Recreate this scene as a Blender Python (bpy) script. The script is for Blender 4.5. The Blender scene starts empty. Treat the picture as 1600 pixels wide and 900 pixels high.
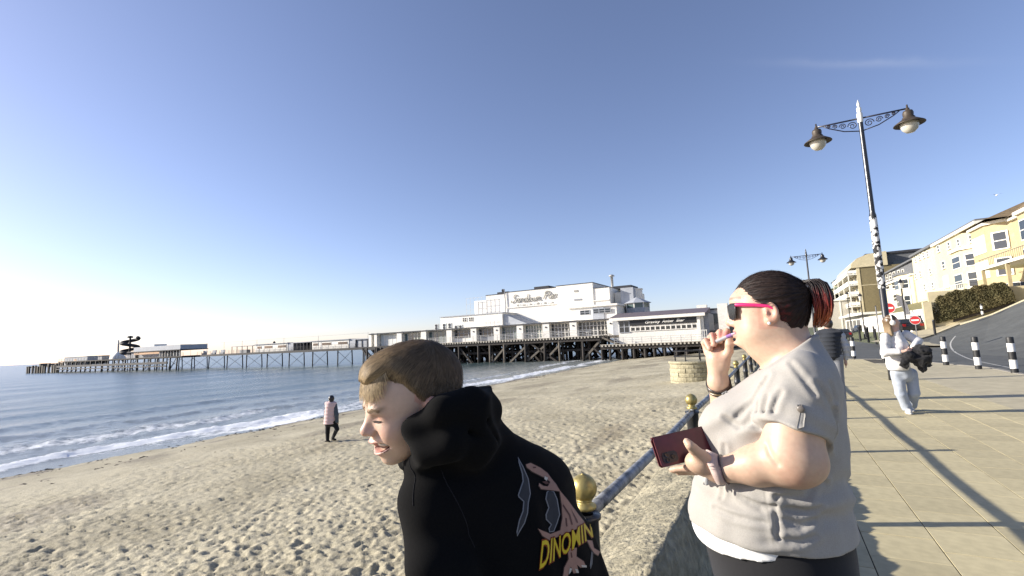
import bpy, bmesh, math, random
import numpy as np
from mathutils import Vector, Matrix
from mathutils.bvhtree import BVHTree
random.seed(7)
RNG = np.random.RandomState(7)
S = bpy.context.scene
COL = S.collection
rad = math.radians

# ------------------------------------------------------------------ camera
# World: +Y runs along the promenade, -X is seaward, z = 0 is the promenade paving.
CAM_H = 1.5
F_PX, ROLL, PITCH, YAW = 760.0, rad(2.57), rad(6.382), rad(28.119)
def cam_basis():
    fw = Vector((-math.sin(YAW)*math.cos(PITCH), math.cos(YAW)*math.cos(PITCH), math.sin(PITCH)))
    r0 = Vector((math.cos(YAW), math.sin(YAW), 0)); u0 = r0.cross(fw)
    return math.cos(ROLL)*r0 - math.sin(ROLL)*u0, math.sin(ROLL)*r0 + math.cos(ROLL)*u0, fw
CR, CU, CF = cam_basis()
cam = bpy.data.cameras.new('camera'); cam_o = bpy.data.objects.new('camera', cam); COL.objects.link(cam_o)
cam.sensor_width = 36; cam.lens = F_PX/1600*36; cam.clip_start = .02; cam.clip_end = 30000
M3 = Matrix((CR, CU, -CF)).transposed()
cam_o.matrix_world = Matrix.Translation((0, 0, CAM_H)) @ M3.to_4x4()
S.camera = cam_o

# ------------------------------------------------------------------ sky, sun, exposure
SUN_EL, SHADOW_AZ = 21.5, 22.0          # shadows fall towards +X, 22 degrees round to +Y
to_sun = Vector((-math.cos(rad(SHADOW_AZ)), -math.sin(rad(SHADOW_AZ)), math.tan(rad(SUN_EL)))).normalized()
W = bpy.data.worlds.new('World'); S.world = W; W.use_nodes = True
wn = W.node_tree; bg = wn.nodes['Background']
sky = wn.nodes.new('ShaderNodeTexSky'); sky.sky_type = 'NISHITA'; sky.sun_disc = False
sky.sun_elevation = rad(SUN_EL)
sky.sun_rotation = math.atan2(to_sun.x, to_sun.y)
sky.altitude = 0; sky.air_density = .85; sky.dust_density = .5; sky.ozone_density = 4.0
wb_ = wn.nodes.new('ShaderNodeMix'); wb_.data_type = 'RGBA'; wb_.blend_type = 'MULTIPLY'; wb_.inputs[0].default_value = 1
wb_.inputs[7].default_value = (1.22, .98, .97, 1)      # the photo's white balance: a little towards violet
wn.links.new(sky.outputs[0], wb_.inputs[6])
# one faint streak of high cloud in the upper right
def wmath(op, a, b=None):
    n = wn.nodes.new('ShaderNodeMath'); n.operation = op
    for i, v in enumerate((a, b)):
        if v is None: continue
        if hasattr(v, 'links'): wn.links.new(v, n.inputs[i])
        else: n.inputs[i].default_value = v
    return n.outputs[0]
tcw = wn.nodes.new('ShaderNodeTexCoord')
c_dir = (CR*(1345-800)-CU*(97-450)+CF*F_PX).normalized(); c_alo = (CR-c_dir*CR.dot(c_dir)).normalized(); c_per = c_dir.cross(c_alo)
def wdot(v):
    n = wn.nodes.new('ShaderNodeVectorMath'); n.operation = 'DOT_PRODUCT'; wn.links.new(tcw.outputs['Generated'], n.inputs[0]); n.inputs[1].default_value = v; return n.outputs['Value']
nzw = wn.nodes.new('ShaderNodeTexNoise'); nzw.inputs['Scale'].default_value = 14; nzw.inputs['Detail'].default_value = 6; wn.links.new(tcw.outputs['Generated'], nzw.inputs['Vector'])
q1 = wmath('POWER', wmath('ABSOLUTE', wmath('DIVIDE', wdot(c_alo), .10)), 2); q2 = wmath('POWER', wmath('ABSOLUTE', wmath('DIVIDE', wmath('ADD', wdot(c_per), wmath('MULTIPLY', wmath('SUBTRACT', nzw.outputs['Fac'], .5), .02)), .006)), 2)
cl = wmath('MULTIPLY', wmath('POWER', 2.718, wmath('MULTIPLY', wmath('ADD', q1, q2), -1)), wmath('MULTIPLY', nzw.outputs['Fac'], .2))
cl = wmath('MULTIPLY', cl, wmath('GREATER_THAN', wdot(c_dir), .5))
mxw = wn.nodes.new('ShaderNodeMix'); mxw.data_type = 'RGBA'; hs_ = wn.nodes.new('ShaderNodeHueSaturation'); hs_.inputs['Saturation'].default_value = .93; wn.links.new(wb_.outputs[2], hs_.inputs['Color'])
wn.links.new(cl, mxw.inputs[0]); wn.links.new(hs_.outputs[0], mxw.inputs[6]); mxw.inputs[7].default_value = (5.2, 5.2, 5.4, 1)
wn.links.new(mxw.outputs[2], bg.inputs[0])
bg.inputs[1].default_value = .112
sun = bpy.data.lights.new('sun', 'SUN'); sun.energy = 5.0; sun.angle = rad(.53); sun.color = (1, .93, .82)
sun_o = bpy.data.objects.new('sun', sun); COL.objects.link(sun_o)
sun_o.rotation_euler = (-to_sun).to_track_quat('-Z', 'Y').to_euler()
S.view_settings.view_transform = 'Standard'; S.view_settings.look = 'None'
S.view_settings.exposure = 0.84; S.view_settings.gamma = 1
S.cycles.max_bounces = 6

# ------------------------------------------------------------------ pixel helpers (photo pixel -> point of the place)
def ray(px, py): return CR*(px-800) - CU*(py-450) + CF*F_PX
CAM = Vector((0, 0, CAM_H))
def onx(px, py, x): d = ray(px, py); return CAM + d*(x/d.x)
def ony(px, py, y): d = ray(px, py); return CAM + d*(y/d.y)
def onz(px, py, z): d = ray(px, py); return CAM + d*((z-CAM_H)/d.z)
def atd(px, py, dep): return CAM + ray(px, py)*(dep/F_PX)

# ------------------------------------------------------------------ object helpers
def link(o, parent=None):
    COL.objects.link(o)
    if parent is not None: o.parent = parent
    return o
def tag(o, label=None, cat=None, group=None, kind=None):
    if label: o['label'] = label
    if cat: o['category'] = cat
    if group: o['group'] = group
    if kind: o['kind'] = kind
    return o
def thing(name, label, cat, loc=(0, 0, 0), rz=0, group=None):
    o = bpy.data.objects.new(name, None); o.empty_display_size = .2
    link(o); o.location = loc; o.rotation_euler = (0, 0, rz)
    return tag(o, label, cat, group)
def copy_tree(o, parent=None):
    c = o.copy(); COL.objects.link(c); c.parent = parent
    for ch in [x for x in o.children]: copy_tree(ch, c)
    return c
class MB:
    """collects polygons; build() links them as one mesh object"""
    def __init__(s): s.v = []; s.f = []; s.mi = []; s.cur = 0
    def add(s, vs, fs):
        n = len(s.v); s.v += [tuple(v) for v in vs]
        s.f += [tuple(i+n for i in f) for f in fs]; s.mi += [s.cur]*len(fs); return s
    def box(s, x0, x1, y0, y1, z0, z1):
        return s.add([(x0,y0,z0),(x1,y0,z0),(x1,y1,z0),(x0,y1,z0),(x0,y0,z1),(x1,y0,z1),(x1,y1,z1),(x0,y1,z1)],
                     [(0,3,2,1),(4,5,6,7),(0,1,5,4),(1,2,6,5),(2,3,7,6),(3,0,4,7)])
    def cham(s, x0, x1, y0, y1, z0, z1, c):      # open-bottomed block with chamfered top edges
        z2 = z1-c
        return s.add([(x0,y0,z0),(x1,y0,z0),(x1,y1,z0),(x0,y1,z0),(x0,y0,z2),(x1,y0,z2),(x1,y1,z2),(x0,y1,z2),
                      (x0+c,y0+c,z1),(x1-c,y0+c,z1),(x1-c,y1-c,z1),(x0+c,y1-c,z1)],
                     [(0,1,5,4),(1,2,6,5),(2,3,7,6),(3,0,4,7),(4,5,9,8),(5,6,10,9),(6,7,11,10),(7,4,8,11),(8,9,10,11)])
    def bar(s, p, q, w, h=None, up=(0,0,1)):     # square bar between two points
        p, q = Vector(p), Vector(q); h = h or w; d = (q-p).normalized(); up = Vector(up)
        if abs(d.dot(up)) > .98: up = Vector((0,1,0))
        a = d.cross(up).normalized()*w/2; b = a.cross(d).normalized()*h/2
        vs = [p-a-b, p+a-b, p+a+b, p-a+b, q-a-b, q+a-b, q+a+b, q-a+b]
        return s.add(vs, [(0,1,2,3),(7,6,5,4),(0,4,5,1),(1,5,6,2),(2,6,7,3),(3,7,4,0)])
    def tube(s, pts, r, n=8, cap=True):
        pts = [Vector(p) for p in pts]; k = len(pts); rs = r if hasattr(r, '__len__') else [r]*k
        ref = Vector((0,0,1)); vs = []; prev = None
        for i, p in enumerate(pts):
            t = (pts[min(i+1,k-1)]-pts[max(i-1,0)]).normalized()
            if prev is None:
                a = t.cross(ref)
                if a.length < .05: a = t.cross(Vector((1,0,0)))
            else: a = prev - t*prev.dot(t)
            a.normalize(); prev = a; b = t.cross(a)
            for j in range(n):
                th = 2*math.pi*j/n; vs.append(p + (a*math.cos(th)+b*math.sin(th))*rs[i])
        fs = [(i*n+j, i*n+(j+1)%n, (i+1)*n+(j+1)%n, (i+1)*n+j) for i in range(k-1) for j in range(n)]
        if cap: fs += [tuple(range(n))[::-1], tuple((k-1)*n+j for j in range(n))]
        return s.add(vs, fs)
    def lathe(s, prof, n=16, o=(0,0,0), a0=0, a1=2*math.pi):   # prof: (radius, z)
        full = abs(a1-a0-2*math.pi) < 1e-6; m = n if full else n+1; vs = []
        for r, z in prof:
            for j in range(m):
                th = a0+(a1-a0)*j/n; vs.append((o[0]+r*math.cos(th), o[1]+r*math.sin(th), o[2]+z))
        fs = []
        for i in range(len(prof)-1):
            for j in range(n):
                j2 = (j+1) % m; fs.append((i*m+j, i*m+j2, (i+1)*m+j2, (i+1)*m+j))
        return s.add(vs, fs)
    def prism(s, poly, z0, z1):                  # poly: xy list (ccw)
        n = len(poly)
        return s.add([(x,y,z0) for x,y in poly]+[(x,y,z1) for x,y in poly],
                     [tuple(range(n))[::-1], tuple(range(n,2*n))]+[(i,(i+1)%n,n+(i+1)%n,n+i) for i in range(n)])
    def quad(s, a, b, c, d): return s.add([a,b,c,d], [(0,1,2,3)])
    def xf(s, M): s.v = [tuple(M @ Vector(v)) for v in s.v]; return s
    def mesh(s, name, mats, smooth=False):
        me = bpy.data.meshes.new(name); me.from_pydata(s.v, [], s.f)
        for m in (mats if isinstance(mats, (list, tuple)) else [mats]): me.materials.append(m)
        if any(s.mi): me.polygons.foreach_set('material_index', s.mi)
        if smooth: me.polygons.foreach_set('use_smooth', [True]*len(s.f))
        me.update(); return me
    def build(s, name, mats, parent=None, smooth=False):
        return link(bpy.data.objects.new(name, s.mesh(name, mats, smooth)), parent)
def np_mesh(name, V, Fq, mats, smooth=True, attrs=None, parent=None, cols=None):
    me = bpy.data.meshes.new(name); me.from_pydata(V.tolist() if hasattr(V,'tolist') else V, [], Fq.tolist() if hasattr(Fq,'tolist') else Fq)
    for m in (mats if isinstance(mats, (list, tuple)) else [mats]): me.materials.append(m)
    if smooth: me.polygons.foreach_set('use_smooth', np.ones(len(me.polygons), dtype=bool))
    for k, a in (attrs or {}).items():
        at = me.attributes.new(k, 'FLOAT', 'POINT'); at.data.foreach_set('value', np.asarray(a, dtype=np.float32))
    if cols is not None:
        at = me.attributes.new('Col', 'FLOAT_COLOR', 'POINT')
        c4 = np.ones((len(V), 4), dtype=np.float32); c4[:, :3] = cols; at.data.foreach_set('color', c4.ravel())
    me.update(); return link(bpy.data.objects.new(name, me), parent)

# ------------------------------------------------------------------ materials
def nodes(m): m.use_nodes = True; return m.node_tree.nodes, m.node_tree.links, m.node_tree.nodes['Principled BSDF']
MATS = {}
def pm(name, col, rough=.6, metal=0, var=.12, scale=4., bump=0., bscale=40., col2=None, spec=None, stretch=None, detail=6, trans=0, coat=0, thr=None, sss=0, bdist=.01, grime=0):
    """procedural material: noise-varied colour (towards col2 or darker), noise bump"""
    if name in MATS: return MATS[name]
    m = bpy.data.materials.new(name); N, L, B = nodes(m)
    tc = N.new('ShaderNodeTexCoord'); mp = N.new('ShaderNodeMapping'); L.new(tc.outputs['Object'], mp.inputs[0])
    if stretch: mp.inputs['Scale'].default_value = stretch
    if var or col2:
        nz = N.new('ShaderNodeTexNoise'); nz.inputs['Scale'].default_value = scale; nz.inputs['Detail'].default_value = detail
        nz.inputs['Roughness'].default_value = .62; L.new(mp.outputs[0], nz.inputs['Vector'])
        rp = N.new('ShaderNodeValToRGB'); lo, hi = thr or (.32, .68)
        rp.color_ramp.elements[0].position = lo; rp.color_ramp.elements[1].position = hi
        c2 = col2 or tuple(c*(1-var) for c in col)
        c1 = col if col2 else tuple(min(1, c*(1+var)) for c in col)
        rp.color_ramp.elements[0].color = (*c2, 1); rp.color_ramp.elements[1].color = (*c1, 1)
        L.new(nz.outputs['Fac'], rp.inputs[0]); out = rp.outputs[0]
        if grime:
            n2 = N.new('ShaderNodeTexNoise'); n2.inputs['Scale'].default_value = scale*6; n2.inputs['Detail'].default_value = 8; L.new(mp.outputs[0], n2.inputs['Vector'])
            mr = N.new('ShaderNodeMapRange'); mr.inputs[1].default_value = .35; mr.inputs[2].default_value = .75; mr.inputs[3].default_value = 1-grime; mr.inputs[4].default_value = 1+grime*.5
            L.new(n2.outputs['Fac'], mr.inputs[0])
            mx = N.new('ShaderNodeMix'); mx.data_type = 'RGBA'; mx.blend_type = 'MULTIPLY'; mx.inputs[0].default_value = 1
            L.new(out, mx.inputs[6]); L.new(mr.outputs[0], mx.inputs[7]); out = mx.outputs[2]
        L.new(out, B.inputs['Base Color'])
    else: B.inputs['Base Color'].default_value = (*col, 1)
    B.inputs['Roughness'].default_value = rough; B.inputs['Metallic'].default_value = metal
    if spec is not None: B.inputs['Specular IOR Level'].default_value = spec
    if trans: B.inputs['Transmission Weight'].default_value = trans
    if coat: B.inputs['Coat Weight'].default_value = coat; B.inputs['Coat Roughness'].default_value = .15
    if sss:
        B.inputs['Subsurface Weight'].default_value = sss; B.inputs['Subsurface Radius'].default_value = (1, .35, .2); B.inputs['Subsurface Scale'].default_value = .006
    if bump:
        nb = N.new('ShaderNodeTexNoise'); nb.inputs['Scale'].default_value = bscale; nb.inputs['Detail'].default_value = 5; L.new(mp.outputs[0], nb.inputs['Vector'])
        bp = N.new('ShaderNodeBump'); bp.inputs['Strength'].default_value = bump; bp.inputs['Distance'].default_value = bdist
        L.new(nb.outputs['Fac'], bp.inputs['Height']); L.new(bp.outputs[0], B.inputs['Normal'])
    MATS[name] = m; return m
def vm(name, rough=.6, bump=0, bscale=200., bdist=.002, var=.06, vscale=60., spec=.5, sss=0, stretch=None, sheen=0):
    """material whose base colour is the mesh's own colour attribute, with fine procedural grain"""
    if name in MATS: return MATS[name]
    m = bpy.data.materials.new(name); N, L, B = nodes(m)
    at = N.new('ShaderNodeAttribute'); at.attribute_name = 'Col'
    tc = N.new('ShaderNodeTexCoord'); mp = N.new('ShaderNodeMapping'); L.new(tc.outputs['Object'], mp.inputs[0])
    if stretch: mp.inputs['Scale'].default_value = stretch
    nz = N.new('ShaderNodeTexNoise'); nz.inputs['Scale'].default_value = vscale; nz.inputs['Detail'].default_value = 6; L.new(mp.outputs[0], nz.inputs['Vector'])
    mr = N.new('ShaderNodeMapRange'); mr.inputs[1].default_value = .3; mr.inputs[2].default_value = .7; mr.inputs[3].default_value = 1-var; mr.inputs[4].default_value = 1+var
    L.new(nz.outputs['Fac'], mr.inputs[0])
    mx = N.new('ShaderNodeMix'); mx.data_type = 'RGBA'; mx.blend_type = 'MULTIPLY'; mx.inputs[0].default_value = 1
    L.new(at.outputs['Color'], mx.inputs[6]); L.new(mr.outputs[0], mx.inputs[7]); L.new(mx.outputs[2], B.inputs['Base Color'])
    B.inputs['Roughness'].default_value = rough; B.inputs['Specular IOR Level'].default_value = spec
    if sss:
        B.inputs['Subsurface Weight'].default_value = sss; B.inputs['Subsurface Radius'].default_value = (1, .35, .2); B.inputs['Subsurface Scale'].default_value = .006
    if sheen: B.inputs['Sheen Weight'].default_value = sheen
    if bump:
        nb = N.new('ShaderNodeTexNoise'); nb.inputs['Scale'].default_value = bscale; nb.inputs['Detail'].default_value = 4; L.new(mp.outputs[0], nb.inputs['Vector'])
        bp = N.new('ShaderNodeBump'); bp.inputs['Strength'].default_value = bump; bp.inputs['Distance'].default_value = bdist
        L.new(nb.outputs['Fac'], bp.inputs['Height']); L.new(bp.outputs[0], B.inputs['Normal'])
    MATS[name] = m; return m

# ------------------------------------------------------------------ numpy noise
_PERM = RNG.rand(64, 64, 64).astype(np.float32)
def vnoise(x, y, z=0.):
    """smooth value noise in [-1, 1]"""
    x, y, z = np.broadcast_arrays(np.asarray(x, np.float32), np.asarray(y, np.float32), np.asarray(z, np.float32))
    xi, yi, zi = np.floor(x).astype(np.int32), np.floor(y).astype(np.int32), np.floor(z).astype(np.int32)
    u, v, w = x-xi, y-yi, z-zi
    u = u*u*(3-2*u); v = v*v*(3-2*v); w = w*w*(3-2*w)
    g = lambda a, b, c: _PERM[(xi+a) & 63, (yi+b) & 63, (zi+c) & 63]
    l = lambda a, b, t: a+(b-a)*t
    return 2*l(l(l(g(0,0,0), g(1,0,0), u), l(g(0,1,0), g(1,1,0), u), v), l(l(g(0,0,1), g(1,0,1), u), l(g(0,1,1), g(1,1,1), u), v), w)-1
def fbm(x, y, z=0., o=4):
    r = 0; a = .5; f = 1.
    for i in range(o): r = r+a*vnoise(x*f+7.3*i, y*f+3.1*i, z*f+1.7*i); a *= .5; f *= 2.03
    return r
def sstep(a, b, x): t = np.clip((x-a)/(b-a), 0, 1); return t*t*(3-2*t)
# ================================================================== the setting
M_sand_n = None
def sand_material():
    m = bpy.data.materials.new('sand'); N, L, B = nodes(m)
    geo = N.new('ShaderNodeNewGeometry'); at = N.new('ShaderNodeAttribute'); at.attribute_name = 'wet'
    n1 = N.new('ShaderNodeTexNoise'); n1.inputs['Scale'].default_value = .35; n1.inputs['Detail'].default_value = 8; L.new(geo.outputs['Position'], n1.inputs['Vector'])
    r1 = N.new('ShaderNodeValToRGB'); e = r1.color_ramp.elements; e[0].position = .35; e[1].position = .68
    e[0].color = (.355, .318, .222, 1); e[1].color = (.505, .458, .33, 1); L.new(n1.outputs['Fac'], r1.inputs[0])
    n2 = N.new('ShaderNodeTexNoise'); n2.inputs['Scale'].default_value = 55; n2.inputs['Detail'].default_value = 6; L.new(geo.outputs['Position'], n2.inputs['Vector'])
    mr = N.new('ShaderNodeMapRange'); mr.inputs[1].default_value = .35; mr.inputs[2].default_value = .7; mr.inputs[3].default_value = .72; mr.inputs[4].default_value = 1.15; L.new(n2.outputs['Fac'], mr.inputs[0])
    mx = N.new('ShaderNodeMix'); mx.data_type = 'RGBA'; mx.blend_type = 'MULTIPLY'; mx.inputs[0].default_value = 1
    L.new(r1.outputs[0], mx.inputs[6]); L.new(mr.outputs[0], mx.inputs[7])
    mw = N.new('ShaderNodeMix'); mw.data_type = 'RGBA'; L.new(at.outputs['Fac'], mw.inputs[0]); L.new(mx.outputs[2], mw.inputs[6]); mw.inputs[7].default_value = (.13, .098, .06, 1)
    L.new(mw.outputs[2], B.inputs['Base Color'])
    rr = N.new('ShaderNodeMapRange'); rr.inputs[3].default_value = .9; rr.inputs[4].default_value = .28; L.new(at.outputs['Fac'], rr.inputs[0]); L.new(rr.outputs[0], B.inputs['Roughness'])
    B.inputs['Specular IOR Level'].default_value = .3
    nb = N.new('ShaderNodeTexNoise'); nb.inputs['Scale'].default_value = 14; nb.inputs['Detail'].default_value = 8; nb.inputs['Roughness'].default_value = .65; L.new(geo.outputs['Position'], nb.inputs['Vector'])
    bp = N.new('ShaderNodeBump'); bp.inputs['Strength'].default_value = .55; bp.inputs['Distance'].default_value = .035
    L.new(nb.outputs['Fac'], bp.inputs['Height']); L.new(bp.outputs[0], B.inputs['Normal'])
    return m
SEA_Z = -2.33
def shore_x(Y):
    return -24.0 - .6*np.sin(Y*.09+.4) - .9*sstep(18, 70, Y) + 2.0*sstep(78, 100, Y) + .35*np.sin(Y*.45) + .2*np.sin(Y*1.1+1)
def beach_z(X, Y):
    d = X+24.0                         # profile measured from the water's edge
    return SEA_Z + .0578*d*np.where(d < 0, 1.3, 1) + .12*sstep(9, 0, np.abs(X+1))
# a 10.24 m tile of trodden sand: many dents with pushed-up rims
def foot_tile(n=512, size=10.24):
    h = np.zeros((n, n), np.float32); px = size/n; rs = np.random.RandomState(3)
    for k in range(8200):
        a = rs.uniform(.028, .075)*(1.7 if rs.rand() < .10 else 1); b = a*rs.uniform(1.1, 2.4); th = rs.normal(.45, .8)
        cx, cy = rs.randint(0, n, 2); w = int(2.2*b/px)+2
        g = np.arange(-w, w+1)*px; gx, gy = np.meshgrid(g, g)
        u = (gx*np.cos(th)+gy*np.sin(th))/b; v = (-gx*np.sin(th)+gy*np.cos(th))/a
        r2 = u*u+v*v; s = (-np.exp(-r2*1.6) + .42*np.exp(-(np.sqrt(r2)-1.25)**2*5))*rs.uniform(.010, .032)
        ix = (cx+np.arange(-w, w+1)) % n; iy = (cy+np.arange(-w, w+1)) % n
        h[np.ix_(iy, ix)] += s
    h = np.clip(h, -.075, .06)
    return h
TILE = foot_tile()
def tile_at(x, y):
    n = 512; u = np.mod(x/10.24*n, n); v = np.mod(y/10.24*n, n)
    x0 = np.floor(u).astype(int); y0 = np.floor(v).astype(int); fu = u-x0; fv = v-y0
    x0 %= n; y0 %= n; x1 = (x0+1) % n; y1 = (y0+1) % n
    return (TILE[y0,x0]*(1-fu)+TILE[y0,x1]*fu)*(1-fv)+(TILE[y1,x0]*(1-fu)+TILE[y1,x1]*fu)*fv
def polar_grid(r0, r1, nr, a0, a1, na):
    """sheet of quads finer towards the viewpoint; azimuth clockwise from +Y in degrees"""
    r = np.geomspace(r0, r1, nr); a = np.radians(np.linspace(a0, a1, na))
    Rr, A = np.meshgrid(r, a, indexing='ij'); X = Rr*np.sin(A); Y = Rr*np.cos(A)
    idx = np.arange(nr*na).reshape(nr, na)
    Fq = np.stack([idx[:-1,:-1], idx[:-1,1:], idx[1:,1:], idx[1:,:-1]], -1).reshape(-1, 4)[:, ::-1]
    return X.ravel(), Y.ravel(), Fq
def build_beach():
    X, Y, Fq = polar_grid(1.5, 135, 860, -90, 3, 410)
    rr = np.hypot(X, Y)
    z = beach_z(X, Y)
    dry = sstep(2.2, 9, X-shore_x(Y))                      # trodden above the tide line
    c, s = math.cos(.7), math.sin(.7)
    foot = tile_at(X, Y)*.85 + tile_at(X*1.9*c-Y*1.9*s, X*1.9*s+Y*1.9*c)*.4
    heavy = .68+.32*sstep(-.15, .25, fbm(X*.13, Y*.13, o=3)+.028*(X+13))
    z = z + 1.12*foot*(.12+.88*dry)*heavy*np.clip(9/rr+.75, .8, 1.0)
    z = z + .05*fbm(X*.5, Y*.5, 3.3) + .012*fbm(X*3, Y*3, 9.3)
    ds = X-shore_x(Y)
    wet = sstep(1.6, .25, ds+.5*fbm(X*.9, Y*.9)) 
    wet = np.maximum(wet, .55*sstep(.24, .42, fbm(X*1.6, Y*.55, 5.5)+.2*np.exp(-((ds-2.2)/1.6)**2)))
    wet *= sstep(7, 4, ds)
    wet = np.maximum(wet, .38*sstep(.18, .34, fbm(X*.5, Y*.16+.3*X*.1, 2.2)+.25*np.exp(-((ds-12)/2.5)**2)-.05))
    z = z - .06*sstep(-.6, -1.5, X-.0)*0
    o = np_mesh('beach', np.stack([X, Y, z], -1), Fq, sand_material(), attrs={'wet': wet})
    tag(o, kind='structure')
    # the part behind the viewpoint, coarse
    g = MB(); xs = [-1.0, -6, -12, -18, -24, -40, -120]; ys = [-120, -40, -15, -6, -2, 0.45]
    V = [(x, y, float(beach_z(np.float64(x), np.float64(y)))-.05) for y in ys for x in xs]; n = len(xs)
    g.add(V, [(j*n+i, (j+1)*n+i, (j+1)*n+i+1, j*n+i+1) for j in range(len(ys)-1) for i in range(n-1)])
    o2 = g.build('beach', o.data.materials[0]); tag(o2, kind='structure')
build_beach()

def sea_material():
    m = bpy.data.materials.new('sea_water'); N, L, B = nodes(m)
    geo = N.new('ShaderNodeNewGeometry'); at = N.new('ShaderNodeAttribute'); at.attribute_name = 'foam'
    sh = N.new('ShaderNodeAttribute'); sh.attribute_name = 'shallow'
    n1 = N.new('ShaderNodeTexNoise'); n1.inputs['Scale'].default_value = 2.6; n1.inputs['Detail'].default_value = 10; n1.inputs['Roughness'].default_value = .72; L.new(geo.outputs['Position'], n1.inputs['Vector'])
    ad = N.new('ShaderNodeMath'); ad.operation = 'ADD'; L.new(n1.outputs['Fac'], ad.inputs[0]); L.new(at.outputs['Fac'], ad.inputs[1])
    mr = N.new('ShaderNodeMapRange'); mr.inputs[1].default_value = .84; mr.inputs[2].default_value = 1.08; L.new(ad.outputs[0], mr.inputs[0])
    cw = N.new('ShaderNodeMix'); cw.data_type = 'RGBA'; L.new(sh.outputs['Fac'], cw.inputs[0]); cw.inputs[6].default_value = (.06, .09, .092, 1); cw.inputs[7].default_value = (.24, .26, .25, 1)
    mx = N.new('ShaderNodeMix'); mx.data_type = 'RGBA'; L.new(mr.outputs[0], mx.inputs[0]); L.new(cw.outputs[2], mx.inputs[6]); mx.inputs[7].default_value = (.82, .84, .85, 1)
    L.new(mx.outputs[2], B.inputs['Base Color'])
    ro = N.new('ShaderNodeMapRange'); ro.inputs[3].default_value = .22; ro.inputs[4].default_value = .75; L.new(mr.outputs[0], ro.inputs[0]); L.new(ro.outputs[0], B.inputs['Roughness'])
    B.inputs['IOR'].default_value = 1.33
    mp = N.new('ShaderNodeMapping'); mp.inputs['Scale'].default_value = (1, .45, 1); L.new(geo.outputs['Position'], mp.inputs[0])
    nb = N.new('ShaderNodeTexNoise'); nb.inputs['Scale'].default_value = 1.9; nb.inputs['Detail'].default_value = 9; nb.inputs['Roughness'].default_value = .66; L.new(mp.outputs[0], nb.inputs['Vector'])
    bp = N.new('ShaderNodeBump'); bp.inputs['Strength'].default_value = .38; bp.inputs['Distance'].default_value = .2
    L.new(nb.outputs['Fac'], bp.inputs['Height']); L.new(bp.outputs[0], B.inputs['Normal'])
    return m
def build_sea():
    X, Y, Fq = polar_grid(17, 9000, 520, -118, -2, 460)
    ds = X-shore_x(Y)                                          # negative = out to sea
    n1 = fbm(X*.22, Y*.1, 1.1, 3); ph = ds + 1.6*n1 + .8*vnoise(X*.03, Y*.05, 4)
    fade = sstep(400, 30, np.hypot(X, Y))
    w = np.zeros_like(X); foam = np.full_like(X, -.6)
    # breaking crests nearly parallel to the beach
    for c, amp, wid, fo in ((-1.9, .17, .75, .85), (-6.0, .15, 1.2, .46), (-11, .12, 1.8, .08), (-17, .11, 2.4, -.05), (-25, .12, 3., -.2), (-34, .12, 3.5, -.3)):
        q = ph-c; up = .55+.45*vnoise(Y*.07+c, c*.3, 2.2); am = amp*np.clip(up+.25, .25, 1.1)
        w += am*np.exp(-np.where(q > 0, q/(wid*.55), q/wid)**2)
        foam = np.maximum(foam, -.6+(fo+.6)*np.exp(-((q-.5*wid)/(wid*1.0))**2)*np.clip(up+.35, .3, 1.05))
    # swash: broken water running up the sand
    sw = sstep(-4.6, -1.6, ph)*sstep(1.9, .1, ds+.4*n1)
    foam = np.maximum(foam, -.6+1.25*sw*(.80+.35*fbm(X*.6, Y*.25, 6.)))
    foam = np.maximum(foam, -.6+1.05*sstep(-13, -5, ph)*sstep(1, -1, ph)*(.66+.5*fbm(X*.3, Y*.10, 8.)))
    w += .05*fade*fbm(X*.9, Y*.5, 2., 3)+ .10*fade*np.sin(X*.35+.4*np.sin(Y*.05))*sstep(-20, -60, ds)
    edge = sstep(3.2, .0, ds)                                  # thin out to nothing on the sand
    thin = beach_z(X, Y)
    z = SEA_Z + w*sstep(.8, -1.5, ds) + .09*fbm(X*2.6, Y*2.2, 3., 4)*sstep(.1, .5, foam+.5)*sstep(1, -2, ds)
    z = np.where(ds > -.4, np.minimum(z+.02*np.clip(ds+.4, 0, 9), SEA_Z+.075-.05*np.clip(ds-.9+.7*n1, 0, 9)), z)
    keep = ds < 4
    fk = keep[Fq].all(1); Fq2 = Fq[fk]
    used = np.unique(Fq2); remap = np.full(len(X), -1); remap[used] = np.arange(len(used))
    o = np_mesh('sea', np.stack([X, Y, z], -1)[used], remap[Fq2], sea_material(),
                attrs={'foam': foam[used], 'shallow': sstep(-26, -3, ds)[used]})
    tag(o, kind='structure')
build_sea()

# tide-line weed and shells: uncountable small bits along the strand
def build_weed():
    b = MB(); rs = random.Random(4)
    for k in range(620):
        Y = 4+90*rs.random()**1.5
        x = float(shore_x(np.float64(Y))) + rs.choice([.9, 1.2, 1.4, 2.0, 3.8])+rs.gauss(0, .28)
        if rs.random() < .12: x = rs.uniform(-20, -6)
        z = float(beach_z(np.float64(x), np.float64(Y)))+.012
        for j in range(rs.randint(1, 3)):
            s = rs.uniform(.02, .065)*(1 if x < -20 else .6); th = rs.gauss(1.5, .6); l = s*rs.uniform(1.2, 3)
            ox, oy = x+rs.gauss(0, .1), Y+rs.gauss(0, .15); c, sn = math.cos(th), math.sin(th)
            P = [(-l, -s*.5), (0, -s), (l, -s*.3), (l*.8, s*.5), (-.3*l, s)]
            top = (ox, oy, z+s*.22)
            ring = [(ox+c*a-sn*d, oy+sn*a+c*d, z-.02) for a, d in P]
            b.add(ring+[top], [(i, (i+1) % 5, 5) for i in range(5)])
    o = b.build('seaweed', pm('seaweed', (.06, .045, .028), .7, var=.4, scale=8)); tag(o, 'dark seaweed and shells strewn along the tide line', 'seaweed', kind='stuff')
build_weed()

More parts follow.
